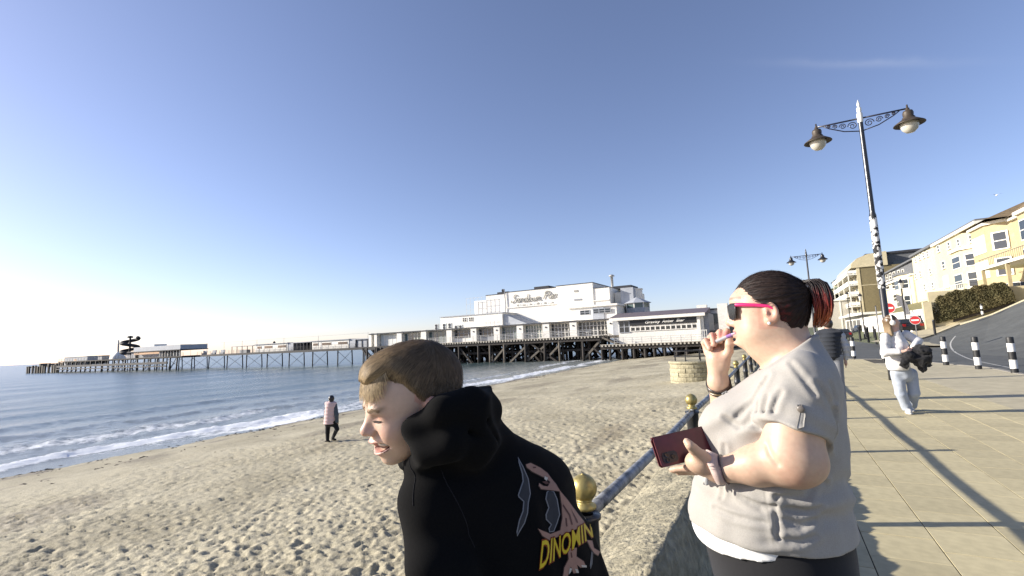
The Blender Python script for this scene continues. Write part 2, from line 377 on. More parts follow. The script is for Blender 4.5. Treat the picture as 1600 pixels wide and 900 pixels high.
# ---------------------------------------------------------------- promenade
M_slab = pm('buff_slab', (.49, .425, .255), .8, var=.06, scale=2.2, bump=.25, bscale=120, bdist=.004, grime=.13)
def slab_tone(m):
    """each slab a slightly different batch of concrete"""
    N, L = m.node_tree.nodes, m.node_tree.links; B = N['Principled BSDF']; src = B.inputs['Base Color'].links[0].from_socket
    oi = N.new('ShaderNodeObjectInfo'); mr = N.new('ShaderNodeMapRange'); mr.inputs[3].default_value = .88; mr.inputs[4].default_value = 1.08; L.new(oi.outputs['Random'], mr.inputs[0])
    mx = N.new('ShaderNodeMix'); mx.data_type = 'RGBA'; mx.blend_type = 'MULTIPLY'; mx.inputs[0].default_value = 1; L.new(src, mx.inputs[6]); L.new(mr.outputs[0], mx.inputs[7]); L.new(mx.outputs[2], B.inputs['Base Color'])
slab_tone(M_slab)
M_joint = pm('joint_sand', (.055, .047, .033), .95, var=.25, scale=20)
M_conc = pm('promenade_concrete', (.44, .39, .265), .85, var=.1, scale=.7, bump=.2, bscale=60, bdist=.006, grime=.15)
M_asph = pm('asphalt', (.083, .088, .085), .85, var=.16, scale=.5, bump=.35, bscale=90, bdist=.008, grime=.2)
M_kerb = pm('kerb_stone', (.27, .25, .21), .8, var=.15, scale=2, bump=.2, bscale=50)
M_line_w = pm('road_paint_white', (.36, .36, .34), .7, var=.25, scale=9)
M_line_y = pm('road_paint_yellow', (.55, .45, .12), .7, var=.25, scale=9)
kerb_px = [(1600, 584), (1551, 574), (1458, 566), (1374, 561), (1340, 561), (1310, 560)]
KERB = [(7.2, -30), (6.6, 6), (6.25, 14)]+[tuple(onz(x, y, 0)[:2]) for x, y in kerb_px]+[(1.7, 31.5), (1.2, 36), (1.0, 130)]
prom = MB(); pl = [(-.55, -30)]+KERB+[(-.55, 130)]
prom.prism(pl, -.9, -.006)
o = prom.build('promenade', M_joint); tag(o, kind='structure'); PROM = o
SLAB = .43
def slab_mesh(i):
    b = MB(); h = random.uniform(-.0015, .0015); g = .0035
    b.cham(g, SLAB-g, g, SLAB-g, -.03, h, .0015); return b.mesh('paving_slab', M_slab)
slabs = [slab_mesh(i) for i in range(10)]
def inside_kerb(x, y):
    for (xa, ya), (xb, yb) in zip(KERB, KERB[1:]):
        if min(ya, yb) <= y <= max(ya, yb): return x < xa+(xb-xa)*(y-ya)/(yb-ya)-.45
    return False
cand = []
for i in range(-3, 12):
    off = .0 if i % 2 else .215
    for j in range(-8, 76):
        x0 = .41+i*SLAB; y0 = j*SLAB+off
        if x0 > 3.3 or not inside_kerb(x0+SLAB+.2, y0+.2): continue
        if x0 < -.5: continue
        cand.append((x0, y0))
def slab_size(c):
    v = Vector((c[0]+.2, c[1]+.2, 0))-CAM; d = v.dot(CF)
    if d < .5: return 0
    px = 800+F_PX*v.dot(CR)/d; py = 450-F_PX*v.dot(CU)/d
    if px > 1640 or py > 960 or px < 1250: return 0
    return 1/(d*d*d)
cand.sort(key=slab_size, reverse=True)
for n, (x, y) in enumerate(cand[:300]):
    s = bpy.data.objects.new('paving_slab', slabs[n % 10]); link(s, PROM); s.location = (x, y, 0)
rest = MB()
for x, y in cand[300:]: rest.cham(x+.0035, x+SLAB-.0035, y+.0035, y+SLAB-.0035, -.03, random.uniform(-.0015, .0015), .0015)
tag(rest.build('paving_slabs', M_slab, PROM), kind='stuff')
# smooth concrete strip between the slabs and the kerb
cs = MB(); cs.prism([(3.43, -30)]+[(x-.16, y) for x, y in KERB[:6]]+[(3.43, KERB[5][1])], -.3, -.004)
tag(cs.build('pavement', M_conc), kind='structure')
cs = MB(); cs.prism([(-.5, 33)]+[(x-.16, y) for x, y in KERB[9:]]+[(-.5, 130)], -.3, -.006)
cs.prism([(-.5, -30), (3.41, -30), (3.41, -3.5), (-.5, -3.5)], -.3, -.006)
tag(cs.build('pavement', M_conc), kind='structure')
kb = MB()
for (xa, ya), (xb, yb) in zip(KERB, KERB[1:]):
    L_ = math.hypot(xb-xa, yb-ya); n = max(1, int(L_/.9))
    for k in range(n):
        a, b2 = (k+.006)/n, (k+.994)/n
        kb.bar((xa+(xb-xa)*a-.08, ya+(yb-ya)*a, -.1), (xa+(xb-xa)*b2-.08, ya+(yb-ya)*b2, -.1), .15, .215)
tag(kb.build('kerb', M_kerb), kind='structure')

# road: from the kerb across and up the hill; far edge climbs to the right
FAR = [(11.2, 40.5, -.05), (10.2, 44.5, 0.), tuple(atd(1425, 535, 38)), tuple(atd(1460, 524, 42)), tuple(atd(1500, 508, 42)), tuple(atd(1550, 492, 40)), tuple(atd(1600, 470, 38)), tuple(atd(1660, 448, 36)), (26, 44, 4.6), (40, 36, 6.5)]
def ground_z(x, y):
    """inland terrain: level by the sea, rising to the right"""
    t = max(0., x-9.0); return min(9.0, .27*t**1.1)*(1 if y < 70 else max(.35, 1-(y-70)/90))
road = MB()
# flat part
road.prism([(1.0, -30), (60, -30), (60, -29), (11.5, 2), (9.3, 48.4), (9.0, 160), (1.0, 160)], -.6, -.11)
# ruled sheet from near line to the climbing far edge
NEAR = [(8.8, 47.5), (8.6, 46), (8.6, 44), (8.7, 40), (8.9, 36), (9.2, 32), (9.6, 28), (10.2, 22), (11, 14), (11.6, 2)]
nU = len(FAR)
V = []; fs = []; K = 10
for i in range(nU):
    a = Vector((NEAR[i][0]-.6, NEAR[i][1], -.105)); b = Vector(FAR[i])
    for k in range(K+1):
        t = k/K; p = a.lerp(b, t); p.z = a.z+(b.z-a.z)*(t*t*(3-2*t)*.6+.4*t); V.append(p)
for i in range(nU-1):
    for k in range(K): fs.append((i*(K+1)+k, i*(K+1)+k+1, (i+1)*(K+1)+k+1, (i+1)*(K+1)+k))
road.add(V, fs)
tag(road.build('road', M_asph), kind='structure')
ROAD_V, ROAD_F = V, fs
ROAD_BVH = BVHTree.FromPolygons([tuple(v) for v in road.v], road.f)
def road_z(x, y):
    h = ROAD_BVH.ray_cast(Vector((x, y, 40)), Vector((0, 0, -1))); return h[0].z if h[0] else -.11
def painted(pts, w, mat, name, dash=None):
    b = MB(); acc = 0
    for p, q in zip(pts, pts[1:]):
        n = max(1, int((Vector(q)-Vector(p)).length/.6)); 
        for k in range(n):
            a = Vector(p).lerp(Vector(q), k/n); c = Vector(p).lerp(Vector(q), (k+1)/n); acc += (c-a).length
            if dash and (acc % (dash*2)) > dash: continue
            d = (c-a).normalized(); s = Vector((-d.y, d.x))*w/2
            P = [a-s, c-s, c+s, a+s]
            b.add([(v.x, v.y, road_z(v.x, v.y)+.006) for v in P], [(0, 1, 2, 3)])
    return tag(b.build(name, mat), kind='structure')
def curve_px(ps, n=6):
    pts = [Vector(onz(x, y, -.11)[:2]) for x, y in ps]; out = []
    for i in range(len(pts)-1):
        p0, p1, p2, p3 = pts[max(i-1, 0)], pts[i], pts[i+1], pts[min(i+2, len(pts)-1)]
        for k in range(n):
            t = k/n; out.append(.5*((2*p1)+(p2-p0)*t+(2*p0-5*p1+4*p2-p3)*t*t+(3*p1-p0-3*p2+p3)*t**3))
    return out+[pts[-1]]
painted(curve_px([(1590, 577), (1540, 567), (1515, 561), (1497, 553), (1487, 547), (1487, 543), (1495, 540)]), .075, M_line_w, 'road_marking')
painted([(6.9, 4), (6.8, 9), (6.5, 16.5), (6.62, 19)], .08, M_line_y, 'road_marking')
painted([(7.1, 4), (7.0, 9), (6.7, 16.5), (6.82, 19)], .08, M_line_y, 'road_marking')
painted([(x, y) for x, y in [(4.6, 30), (6.2, 40), (7.2, 48)]], .12, M_line_w, 'road_marking', dash=1.2)
# far pavement beyond the road, climbing
fp = MB(); V = []; fs = []
for i in range(nU):
    b = Vector(FAR[i]); up = Vector((0, 0, .11))
    d = Vector((FAR[min(i+1, nU-1)][0]-FAR[max(i-1, 0)][0], FAR[min(i+1, nU-1)][1]-FAR[max(i-1, 0)][1], 0)).normalized(); nrm = Vector((-d.y, d.x, 0))
    for q in (b-Vector((0, 0, .3)), b+up, b+up+nrm*.14, b+up+nrm*2.6+Vector((0, 0, .05))): V.append(q)
for i in range(nU-1):
    for k in range(3): fs.append((i*4+k, (i+1)*4+k, (i+1)*4+k+1, i*4+k+1))
fp.add(V, fs); tag(fp.build('pavement', M_conc), kind='structure')
# inland ground to the horizon
tr = MB(); xs = [1.5, 9.6, 12, 15, 18, 22, 28, 40, 70, 200, 4000]; ys = [-400, -30, 20, 47, 56, 62, 75, 100, 140, 260, 800, 5000]
def terr(x, y):
    if y <= 47: return -.9 if x < 60 else 4
    base = .28*max(0, x-8.5)*(1 if y < 110 else max(.3, 1-(y-110)/60))
    return min(12, base)*(1 if y > 55 else .45)-.35
tr.add([(x, y, terr(x, y)) for y in ys for x in xs], [(j*len(xs)+i, j*len(xs)+i+1, (j+1)*len(xs)+i+1, (j+1)*len(xs)+i) for j in range(len(ys)-1) for i in range(len(xs)-1)])
tag(tr.build('ground', pm('rough_grass', (.09, .10, .045), .9, var=.3, scale=.3)), kind='structure')

# ---------------------------------------------------------------- sea wall with rough coping stones
M_stone = pm('weathered_stone', (.37, .335, .235), .9, col2=(.17, .155, .105), scale=3.2, thr=(.28, .62), bump=.9, bscale=26, bdist=.035, grime=.35)
wall = thing('sea_wall', 'rough weathered stone sea wall with sloping coping between beach and promenade', 'sea wall', (-.6, 0, 0))
wb = MB(); wb.box(-.42, .03, -30, 128, -1.6, .12); wb.build('wall_body', M_stone, wall)
RIDGE_Z = .455
def coping(y0, y1, nu, nv, seed):
    """one coping stone: wide lit face sloping to the beach, ridge, steep face to the promenade"""
    prof = [(-.52, -.35), (-.51, .12), (-.49, .25), (-.36, .325), (-.2, .385), (-.06, .44), (0, RIDGE_Z), (.035, .40), (.075, .25), (.11, .1), (.13, -.02)]
    tt = np.linspace(0, len(prof)-1, nu); P = np.array(prof)
    px = np.interp(tt, range(len(prof)), P[:, 0]); pz = np.interp(tt, range(len(prof)), P[:, 1])
    yy = np.linspace(y0+.004, y1-.004, nv)
    X = np.repeat(px[None], nv, 0); Z = np.repeat(pz[None], nv, 0); Y = np.repeat(yy[:, None], nu, 1)
    e = np.minimum(Y-y0, y1-Y); r = .022*np.exp(-e/.03)
    n = .030*fbm(X*3+seed, Y*2.6, Z*3, 6)+.02*np.abs(vnoise(X*7, Y*6+seed, Z*7))+.007*np.abs(vnoise(X*22, Y*19+seed, Z*22))+.004*vnoise(X*55, Y*50, Z*55)
    cr = np.abs(vnoise(X*4+seed*2, Y*3.3, 3.)); n = n-.010*np.exp(-(cr/.06)**2)
    X = X+np.where(tt[None] > 6, n*.9, n*.3)-np.where(tt[None] > 6, r, -r*.2); Z = Z+np.where(tt[None] > 6.3, 0, n)-r*np.where(tt[None] > 6.3, .2, 1)
    idx = np.arange(nu*nv).reshape(nv, nu)
    Fq = np.stack([idx[:-1,:-1], idx[1:,:-1], idx[1:,1:], idx[:-1,1:]], -1).reshape(-1, 4)
    return np_mesh('coping_stone', np.stack([X.ravel(), Y.ravel(), Z.ravel()], -1), Fq[:, ::-1], M_stone, smooth=True, parent=wall)
y = -4.0; k = 0
while y < 60:
    L_ = random.uniform(1.15, 1.6) if y > 2.5 else random.uniform(1.9, 2.3)
    near = y < 6 and y > -1
    coping(y, y+L_, 80 if near else 20, int(L_*60) if near else int(L_*8), k*3.7); y += L_; k += 1
wb = MB(); wb.prism([(-.5, y), (.1, y), (.1, 128), (-.5, 128)], -.3, .3); wb.build('coping_run', M_stone, wall)

# railing: black posts with brass balls, tubular rail
M_black = pm('black_paint', (.018, .019, .022), .38, var=.3, scale=12, bump=.15, bscale=60, coat=.2)
M_brass = pm('worn_gold_paint', (.42, .34, .13), .42, metal=.65, col2=(.16, .12, .05), thr=(.25, .5), scale=28, bump=.25, bscale=80, bdist=.003)
M_rail = pm('worn_grey_rail', (.30, .31, .32), .5, col2=(.05, .055, .06), thr=(.34, .56), scale=16, metal=.3, bump=.3, bscale=90, bdist=.003)
rail = thing('railing', 'black posted railing with brass balls and worn grey tube rail along the sea wall', 'railing', (-.655, 0, 0))
RZ = .875
post = MB(); post.lathe([(.0, .30), (.062, .30), (.062, .36), (.045, .38), (.045, .62), (.055, .64), (.055, .66), (.047, .68), (.047, RZ-.01), (.056, RZ-.005), (.056, RZ+.008), (.03, RZ+.01)], 14)
pmesh = post.mesh('post', M_black, True)
ball = MB(); prof = [(.036, RZ+.026), (.041, RZ+.03), (.041, RZ+.04), (.028, RZ+.048), (.025, RZ+.054), (.03, RZ+.058)]
cz = RZ+.098; R_ = .0475
prof += [(R_*math.cos(t), cz+R_*math.sin(t)) for t in np.linspace(-1.0, 1.45, 12)]+[(.006, cz+.049), (.0, cz+.05)]
ball.lathe(prof, 20); bmesh_ball = ball.mesh('finial_ball', M_brass, True)
PY = [-.9+2.52*k for k in range(1, 24)]
PY = [1.70+2.52*k for k in range(-2, 22)]
for yy in PY:
    p = link(bpy.data.objects.new('post', pmesh), rail); p.location = (0, yy, 0)
    b = link(bpy.data.objects.new('finial_ball', bmesh_ball), p)
for a, b in zip(PY, PY[1:]):
    t = MB(); n = 6
    t.tube([(0, a+.05+(b-a-.1)*i/n, RZ-.012*math.sin(math.pi*i/n)) for i in range(n+1)], .0245, 12)
    t.build('rail_tube', M_rail, rail, True)
# ================================================================== the pier
M_white = pm('white_render', (.82, .79, .72), .75, var=.05, scale=.5, grime=.12, bump=.1, bscale=30)
M_wgrey = pm('grey_cladding', (.36, .38, .41), .7, var=.1, scale=1)
M_pale = pm('pale_panel', (.6, .62, .6), .6, var=.08, scale=2)
M_dark = pm('dark_felt', (.035, .037, .045), .8, var=.2, scale=2)
M_tim = pm('tarred_timber', (.035, .030, .026), .85, var=.45, scale=2.2, stretch=(1, 1, .25), bump=.3, bscale=20)
M_tim2 = pm('weathered_timber', (.12, .105, .085), .85, var=.35, scale=2.5, bump=.3, bscale=20)
M_joist = pm('joist_ends', (.42, .39, .33), .8, var=.3, scale=6)
M_iron = pm('pier_iron', (.022, .023, .026), .7, var=.3, scale=2, metal=.2)
M_glass = pm('window_glass', (.03, .035, .04), .08, var=.2, scale=.6, spec=.7)
M_glassg = pm('green_glass', (.10, .14, .135), .1, var=.35, scale=.9, spec=.7)
M_galv = pm('galvanised_rail', (.42, .42, .41), .5, metal=.4, var=.2, scale=6)
M_roofp = pm('purple_grey_roof', (.12, .10, .115), .8, var=.15, scale=2)
M_sign = pm('sign_black', (.02, .02, .022), .5, var=.1)
M_letter = pm('letter_grey', (.30, .29, .26), .6, var=.15, scale=3)
M_letw = pm('letter_white', (.78, .76, .70), .6, var=.08)
M_vent = pm('plant_grey', (.25, .26, .28), .6, var=.2)
def bx(name, x0, x1, y0, y1, z0, z1, mat, parent): return MB().box(x0, x1, y0, y1, z0, z1).build(name, mat, parent)
c4 = lambda u: 560+.3625*u
def px_x(px, Y, py=500): return ony(px, py, Y).x
DZ = 2.0
pier = thing('pier', 'long pleasure pier on dark piles running out over the sea', 'pier', (0, 0, 0))
# neck and main deck slabs
bx('deck', -252, -86, 90.4, 97.6, DZ-.35, DZ, M_tim2, pier)
bx('deck', -86, -8, 87, 112, DZ-.4, DZ-.02, M_tim2, pier)
bx('terrace_deck', -65, -27.2, 82.6, 87, DZ-.28, DZ-.03, M_tim2, pier)
bx('edge_beam', -252, -86, 90.1, 90.4, DZ-.62, DZ-.02, M_iron, pier)
bx('edge_beam', -252, -86, 97.6, 97.9, DZ-.62, DZ-.02, M_iron, pier)
bx('edge_beam', -87, -65, 86.6, 87, DZ-.75, DZ-.06, M_iron, pier)
bx('lower_deck', -27.0, -8.6, 82, 87, .05, .33, M_tim2, pier)
# joist ends along the terrace edge
jm = MB().box(-.13, .13, -.16, 0, -.34, -.04).mesh('joist_end', M_joist)
x = -64.6
while x < -27.4: o = link(bpy.data.objects.new('joist_end', jm), pier); o.location = (x, 82.6, DZ); x += .62
x = -26.6
while x < -8.8: o = link(bpy.data.objects.new('joist_end', jm), pier); o.location = (x, 82.0, .36); x += .62
bx('fascia_board', -65, -27.2, 82.47, 82.6, DZ-.03, DZ+.06, M_joist, pier)
bx('fascia_board', -27, -8.6, 81.87, 82.0, .33, .42, M_joist, pier)
bx('header_beam', -65, -27.2, 82.7, 83.1, DZ-.85, DZ-.3, M_tim, pier)
bx('header_beam', -27, -8.6, 82.1, 82.5, -.45, .02, M_tim, pier)
# timber piles in four rows under the pavilion
rs = random.Random(11)
for row, Y in enumerate((82.9, 84.8, 86.6, 88.6, 91, 94, 98, 103)):
    x = -64.5 if row < 1 else -84
    while x < -27.5:
        r = rs.uniform(.2, .27); xx = x+rs.uniform(-.5, .5)
        MB().tube([(xx, Y, -4.2), (xx+rs.uniform(-.12, .12), Y, DZ-.3)], [r*1.1, r], 8).build('pile', M_tim if row else (M_tim2 if rs.random() < .45 else M_tim), pier, True)
        x += rs.uniform(2.2, 3.3) if row else rs.uniform(3.0, 4.2)
    x = -64.5 if row < 1 else -82
    while x < -30:
        w = rs.uniform(4, 7)*rs.choice((1, -1)); a, b = (x, x+w)
        MB().bar((a, Y+.3, -3.1), (b, Y+.3, DZ-.5), .34).build('diagonal_brace', M_tim2 if row == 0 and rs.random() < .5 else M_tim, pier)
        x += rs.uniform(3.0, 5.0)
    bx('waling_beam', -64 if row < 1 else -84, -28, Y-.35, Y-.1, -.6, -.2, M_tim, pier) if row else None
for row, Y in enumerate((82.4, 86.5, 91, 97)):
    x = -26.8
    while x < -8.8:
        r = rs.uniform(.18, .26); MB().tube([(x, Y, -3.4), (x+rs.uniform(-.1, .1), Y, .1)], r, 8).build('pile', M_tim, pier, True)
        x += rs.uniform(1.3, 2.3)
    x = -26
    while x < -12:
        w = rs.uniform(1.5, 3)*rs.choice((1, -1)); MB().bar((x, Y+.3, -2.6), (x+w, Y+.3, .0), .26).build('diagonal_brace', M_tim, pier); x += rs.uniform(2.5, 4)
bx('wall_under_deck', -16, -10.5, 88, 100, -2.5, .1, M_tim, pier)
# bents of the neck: two splayed iron piles, cap and thin cross braces
def bent(x, zt=DZ-.5, ys=(91.6, 96.4), brace=True):
    for y, s in zip(ys, (-.25, .25)):
        MB().tube([(x, y+s, -5), (x, y, zt)], .15, 8).build('pile', M_iron, pier, True)
    bx('pile_cap', x-.22, x+.22, ys[0]-.6, ys[-1]+.6, zt, zt+.3, M_iron, pier)
    if brace:
        m = MB(); m.tube([(x, ys[0], zt-.3), (x, ys[-1], -2.3)], .05, 5); m.tube([(x, ys[-1], zt-.3), (x, ys[0], -2.3)], .05, 5); m.build('cross_brace', M_iron, pier)
for k in range(17): bent(-92-9.6*k if k < 8 else -92-9.6*8-7.5*(k-8))
for x in (-88.5, -85, -80, -74, -69): bent(x, DZ-.6, (87.6, 91.5), True)
# pier head: wider deck, lower berthing stage with close piles
bx('head_deck', -252, -164, 86, 102, DZ-.45, DZ-.03, M_tim, pier)
bx('berthing_beam', -252, -172, 85.6, 86, -.4, .35, M_iron, pier)
bx('berthing_beam', -252, -172, 85.5, 85.9, -1.3, -.95, M_iron, pier)
x = -251
while x < -164:
    MB().tube([(x, 85.8, -5), (x, 86.2, DZ-.3)], .22, 6).build('pile', M_iron, pier, True)
    if rs.random() < .6: MB().bar((x, 86.4, -1.8), (x+rs.choice((-3, 3)), 86.4, DZ-.6), .16).build('diagonal_brace', M_iron, pier)
    x += rs.uniform(3.2, 4.8)
bx('landing_stage', -281, -252, 86, 97, -.1, .35, M_tim2, pier)
x = -280.5
while x < -251:
    MB().box(x-.5, x+.5, 85.6, 86.1, -4.5, .5+rs.uniform(-.2, .3)).build('fender_pile', M_tim if rs.random() < .75 else M_tim2, pier); x += rs.uniform(1.6, 3.6)
for k in range(8): bx('stage_timber', -279+k*3.2, -277.6+k*3.2, 90+rs.uniform(-2, 2), 92.4, .35, .9+rs.random()*.8, M_tim2, pier)
# railings of the terrace, lower deck and neck
def railing(name, x0, x1, Y, z0, h, step, mat, mid=2, r=.035):
    m = MB(); n = max(1, round(abs(x1-x0)/step))
    for i in range(n+1):
        x = x0+(x1-x0)*i/n; m.bar((x, Y, z0), (x, Y, z0+h), r*2.2)
    for k in range(mid+1): m.bar((x0, Y, z0+h*(1-k/(mid+1))), (x1, Y, z0+h*(1-k/(mid+1))), r*1.6)
    return m.build(name, mat, pier)
railing('terrace_railing', -64.8, -27.4, 82.7, DZ, 1.15, 1.9, M_galv, 3)
railing('lower_railing', -24.5, -8.8, 82.15, .35, 1.1, 1.5, M_galv, 2)
railing('neck_railing', -164, -87, 90.5, DZ, 1.0, 2.4, M_iron, 2, .025)
railing('head_railing', -252, -164, 86.3, DZ, 1.0, 2.4, M_iron, 2, .03)
# stairs from terrace to lower deck
m = MB()
for s in (82.7, 84.1):
    m.bar((-27.3, s, DZ-.1), (-24.2, s, .4), .12, .3); m.bar((-27.3, s, DZ+.95), (-24.2, s, 1.45), .07)
    for i in range(5): m.bar((-27.3+.75*i, s, DZ-.1-.39*i), (-27.3+.75*i, s, DZ+.95-.39*i), .06)
m.build('stair_railing', M_tim2, pier)
for i in range(7): bx('stair_tread', -27.1+.42*i, -26.75+.42*i, 82.8, 84.0, DZ-.18-.22*i, DZ-.13-.22*i, M_tim2, pier)
# lamp masts and wires along the neck
for k, x in enumerate((-90, -108, -122, -134, -141, -150, -159, -168)):
    MB().tube([(x, 90.7, DZ), (x, 90.7, DZ+3.6)], .045, 6).build('lamp_mast', M_galv, pier)
m = MB(); m.tube([(-168+9.8*i, 90.7, DZ+3.5) for i in range(9)], .022, 4); m.build('festoon_wire', M_galv, pier)

# ---------------------------------------------------------------- pavilion (main hall)
pav = thing('pier_pavilion', 'large white stepped pavilion hall with grey script lettering on the pier', 'pavilion', (-50, 98, DZ))
PO = Vector((-50, 98, DZ))
def pb(name, x0, x1, y0, y1, z0, z1, mat, parent=pav): return MB().box(x0-PO.x, x1-PO.x, y0-PO.y, y1-PO.y, z0-PO.z, z1-PO.z).build(name, mat, parent)
def pmb(m, name, mat, parent=pav, smooth=False): m.xf(Matrix.Translation(-PO)); return m.build(name, mat, parent, smooth)
# ground floor gallery
G0, G1, GZ = -86.4, -26.2, 5.05
pb('gallery_wall', G0, G1, 89.0, 97, DZ, GZ-.2, M_white)
pb('gallery_roof', G0-.1, G1+.1, 87.6, 97.9, GZ-.2, GZ+.02, M_white)
pb('roof_edge', G0-.2, G1+.1, 87.45, 87.6, GZ-.12, GZ+.06, M_dark)
pil_u = [55, 78, 180, 285, 395, 500, 600, 700, 812, 930, 1092]
pil_x = [px_x(c4(u), 88, 520) for u in pil_u]
for i, x in enumerate(pil_x):
    w = .42 if i < 2 else .72
    pb('pilaster', x-w, x+w, 87.62, 89.0, DZ-.1, GZ+.14, M_white)
    if i > 4: pb('wall_lamp', x-.12, x+.12, 87.5, 87.62, 4.05, 4.3, M_dark)
def glazing(x0, x1, y, z0, z1, cols, rows, frame, glass, parent=pav, fw=.07, wname='window'):
    """a glazed screen: frame with bars, every pane its own piece"""
    m = MB()
    for i in range(cols+1):
        x = x0+(x1-x0)*i/cols; m.box(x-fw, x+fw, y-.06, y+.06, z0, z1)
    for (a, b) in ((z0, z0+fw*1.3), (z1-fw*1.3, z1))+tuple((z0+(z1-z0)*r-fw*.6, z0+(z1-z0)*r+fw*.6) for r in rows): m.box(x0-fw*.9, x1+fw*.9, y-.05, y+.05, a, b)
    w = pmb(m, wname, frame, parent)
    zs = [0]+list(rows)+[1]
    for i in range(cols):
        for r0, r1 in zip(zs, zs[1:]):
            pmb(MB().box(x0+(x1-x0)*i/cols+fw, x0+(x1-x0)*(i+1)/cols-fw, y-.02, y+.02, z0+(z1-z0)*r0+fw, z0+(z1-z0)*r1-fw), 'pane', glass, w)
    return w
for i in range(1, len(pil_x)-1):
    a, b = pil_x[i]+.75, pil_x[i+1]-.75
    if i in (1, 2): glazing(a, b, 88.75, DZ+.1, GZ-.35, 5 if i == 1 else 6, (), M_white, M_pale if i == 1 else M_glassg)
    elif i == 3: glazing(a, b, 88.75, DZ+.1, GZ-.35, 5, (), M_wgrey, M_glassg)
    elif i in (4, 5): glazing(a, b, 88.75, DZ+.9, GZ-.4, 4, (.6,), M_wgrey, M_glass); pb('bench_panel', a, b, 88.5, 88.9, DZ, DZ+.85, M_white if i == 4 else M_vent)
    elif i == 6: glazing(a, b, 88.75, DZ+.3, GZ-.35, 6, (.3, .65), M_wgrey, M_glassg)
    elif i == 7: glazing(a, b, 88.75, DZ+.1, GZ-.3, 7, (.35, .7), M_white, M_glassg)
    else: glazing(a, b, 88.75, DZ+.1, GZ-.3, 8 if i == 9 else 6, (.35, .72), M_white, M_glass)
glazing(pil_x[0]+.4, pil_x[1]-.4, 88.6, DZ+.3, GZ-.3, 1, (.5,), M_white, M_glass)
# middle storeys
pb('side_block', -68.0, -51.6, 91.5, 99, GZ, 7.95, M_white)
pb('side_block_roof', -68.2, -51.4, 91.3, 99, 7.95, 8.12, M_wgrey)
m = MB(); m.add([(-51.5, 92, 5.1), (-45.5, 92, 5.1), (-51.5, 92, 7.7), (-51.5, 98, 5.1), (-45.5, 98, 5.1), (-51.5, 98, 7.7)], [(0, 1, 2), (3, 5, 4), (1, 4, 5, 2), (0, 2, 5, 3)]); pmb(m, 'lean_to_roof', M_wgrey)
for x in (-61.3, -59.6): glazing(x-.55, x+.55, 91.46, 6.6, 7.5, 2, (.5,), M_white, M_glass, fw=.05)
pb('annexe', -36.3, -26.5, 91.8, 99, GZ, 7.75, M_white); pb('annexe_roof', -36.6, -26.2, 91.4, 99, 7.75, 8.1, M_white)
glazing(-33.9, -31.9, 91.76, 6.3, 7.2, 2, (.5,), M_wgrey, M_glass, fw=.05)
pb('stair_panel', -31.3, -29.0, 91.6, 91.8, 5.2, 7.5, M_wgrey); glazing(-31.1, -27.6, 91.56, 6.4, 7.3, 3, (.5,), M_wgrey, M_glass, fw=.05)
# main hall
pb('hall_wall', -59.4, -54.0, 98.0, 112, GZ, 12.75, M_white)
pb('hall_wall', -54.0, -41.3, 97.85, 112, GZ, 13.0, M_white)
pb('hall_wall', -41.3, -33.0, 97.7, 112, GZ, 13.25, M_white)
pb('hall_wall', -33.0, -29.5, 97.9, 110, GZ, 12.0, M_white)
pb('parapet_cap', -59.5, -54.05, 97.9, 112, 12.75, 12.87, M_dark)
pb('parapet_cap', -54.05, -41.35, 97.75, 112, 13.0, 13.12, M_dark)
pb('parapet_cap', -41.35, -32.9, 97.6, 112, 13.25, 13.37, M_dark)
pb('parapet_cap', -32.9, -29.4, 97.8, 110, 12.0, 12.1, M_dark)
m = MB(); pts = [(-59.4, 98.3), (-59.4, 110)]+[(-62.0-2.7*math.sin(t), 104.0-5.7*math.cos(t)) for t in np.linspace(math.pi, 0, 14)]
m.prism(pts, GZ, 11.75); pmb(m, 'rounded_end_wall', M_white)
pb('roof_plant', -57.5, -54.5, 100, 104, 12.87, 13.5, M_dark); pb('roof_plant', -48.2, -44.5, 101, 106, 13.1, 14.0, M_dark)
m = MB(); m.add([(-52, 103, 13.1), (-48.2, 103, 13.1), (-48.2, 103, 13.7), (-44.5, 103, 13.1), (-41.5, 103, 13.1), (-44.5, 103, 13.6), (-52, 106, 13.1), (-48.2, 106, 13.1), (-48.2, 106, 13.7), (-44.5, 106, 13.1), (-41.5, 106, 13.1), (-44.5, 106, 13.6)], [(0, 1, 2), (3, 4, 5), (0, 2, 8, 6), (5, 4, 10, 11)]); pmb(m, 'roof_plant', M_dark)
pb('roof_plant', -33.0, -26.5, 104, 110, 12.0, 12.7, M_dark)
pb('string_course', -53.9, -29.6, 97.62, 97.9, 9.35, 9.5, M_white)
pmb(MB().lathe([(.28, 12), (.28, 14.3), (.6, 14.35), (.6, 14.55), (.2, 14.75)], 12, (-29.3, 99.5, 0)), 'flue', M_galv, smooth=True)
pmb(MB().tube([(-54.2, 97.6, GZ), (-54.2, 97.6, 9), (-54.0, 97.6, 9.6), (-54.2, 97.6, 13.8)], .11, 6), 'drainpipe', M_vent)
pmb(MB().lathe([(.0, 13), (.35, 13.5), (.35, 13.8), (.0, 14.0)], 8, (-55, 98.4, 0)), 'roof_vent', M_dark)
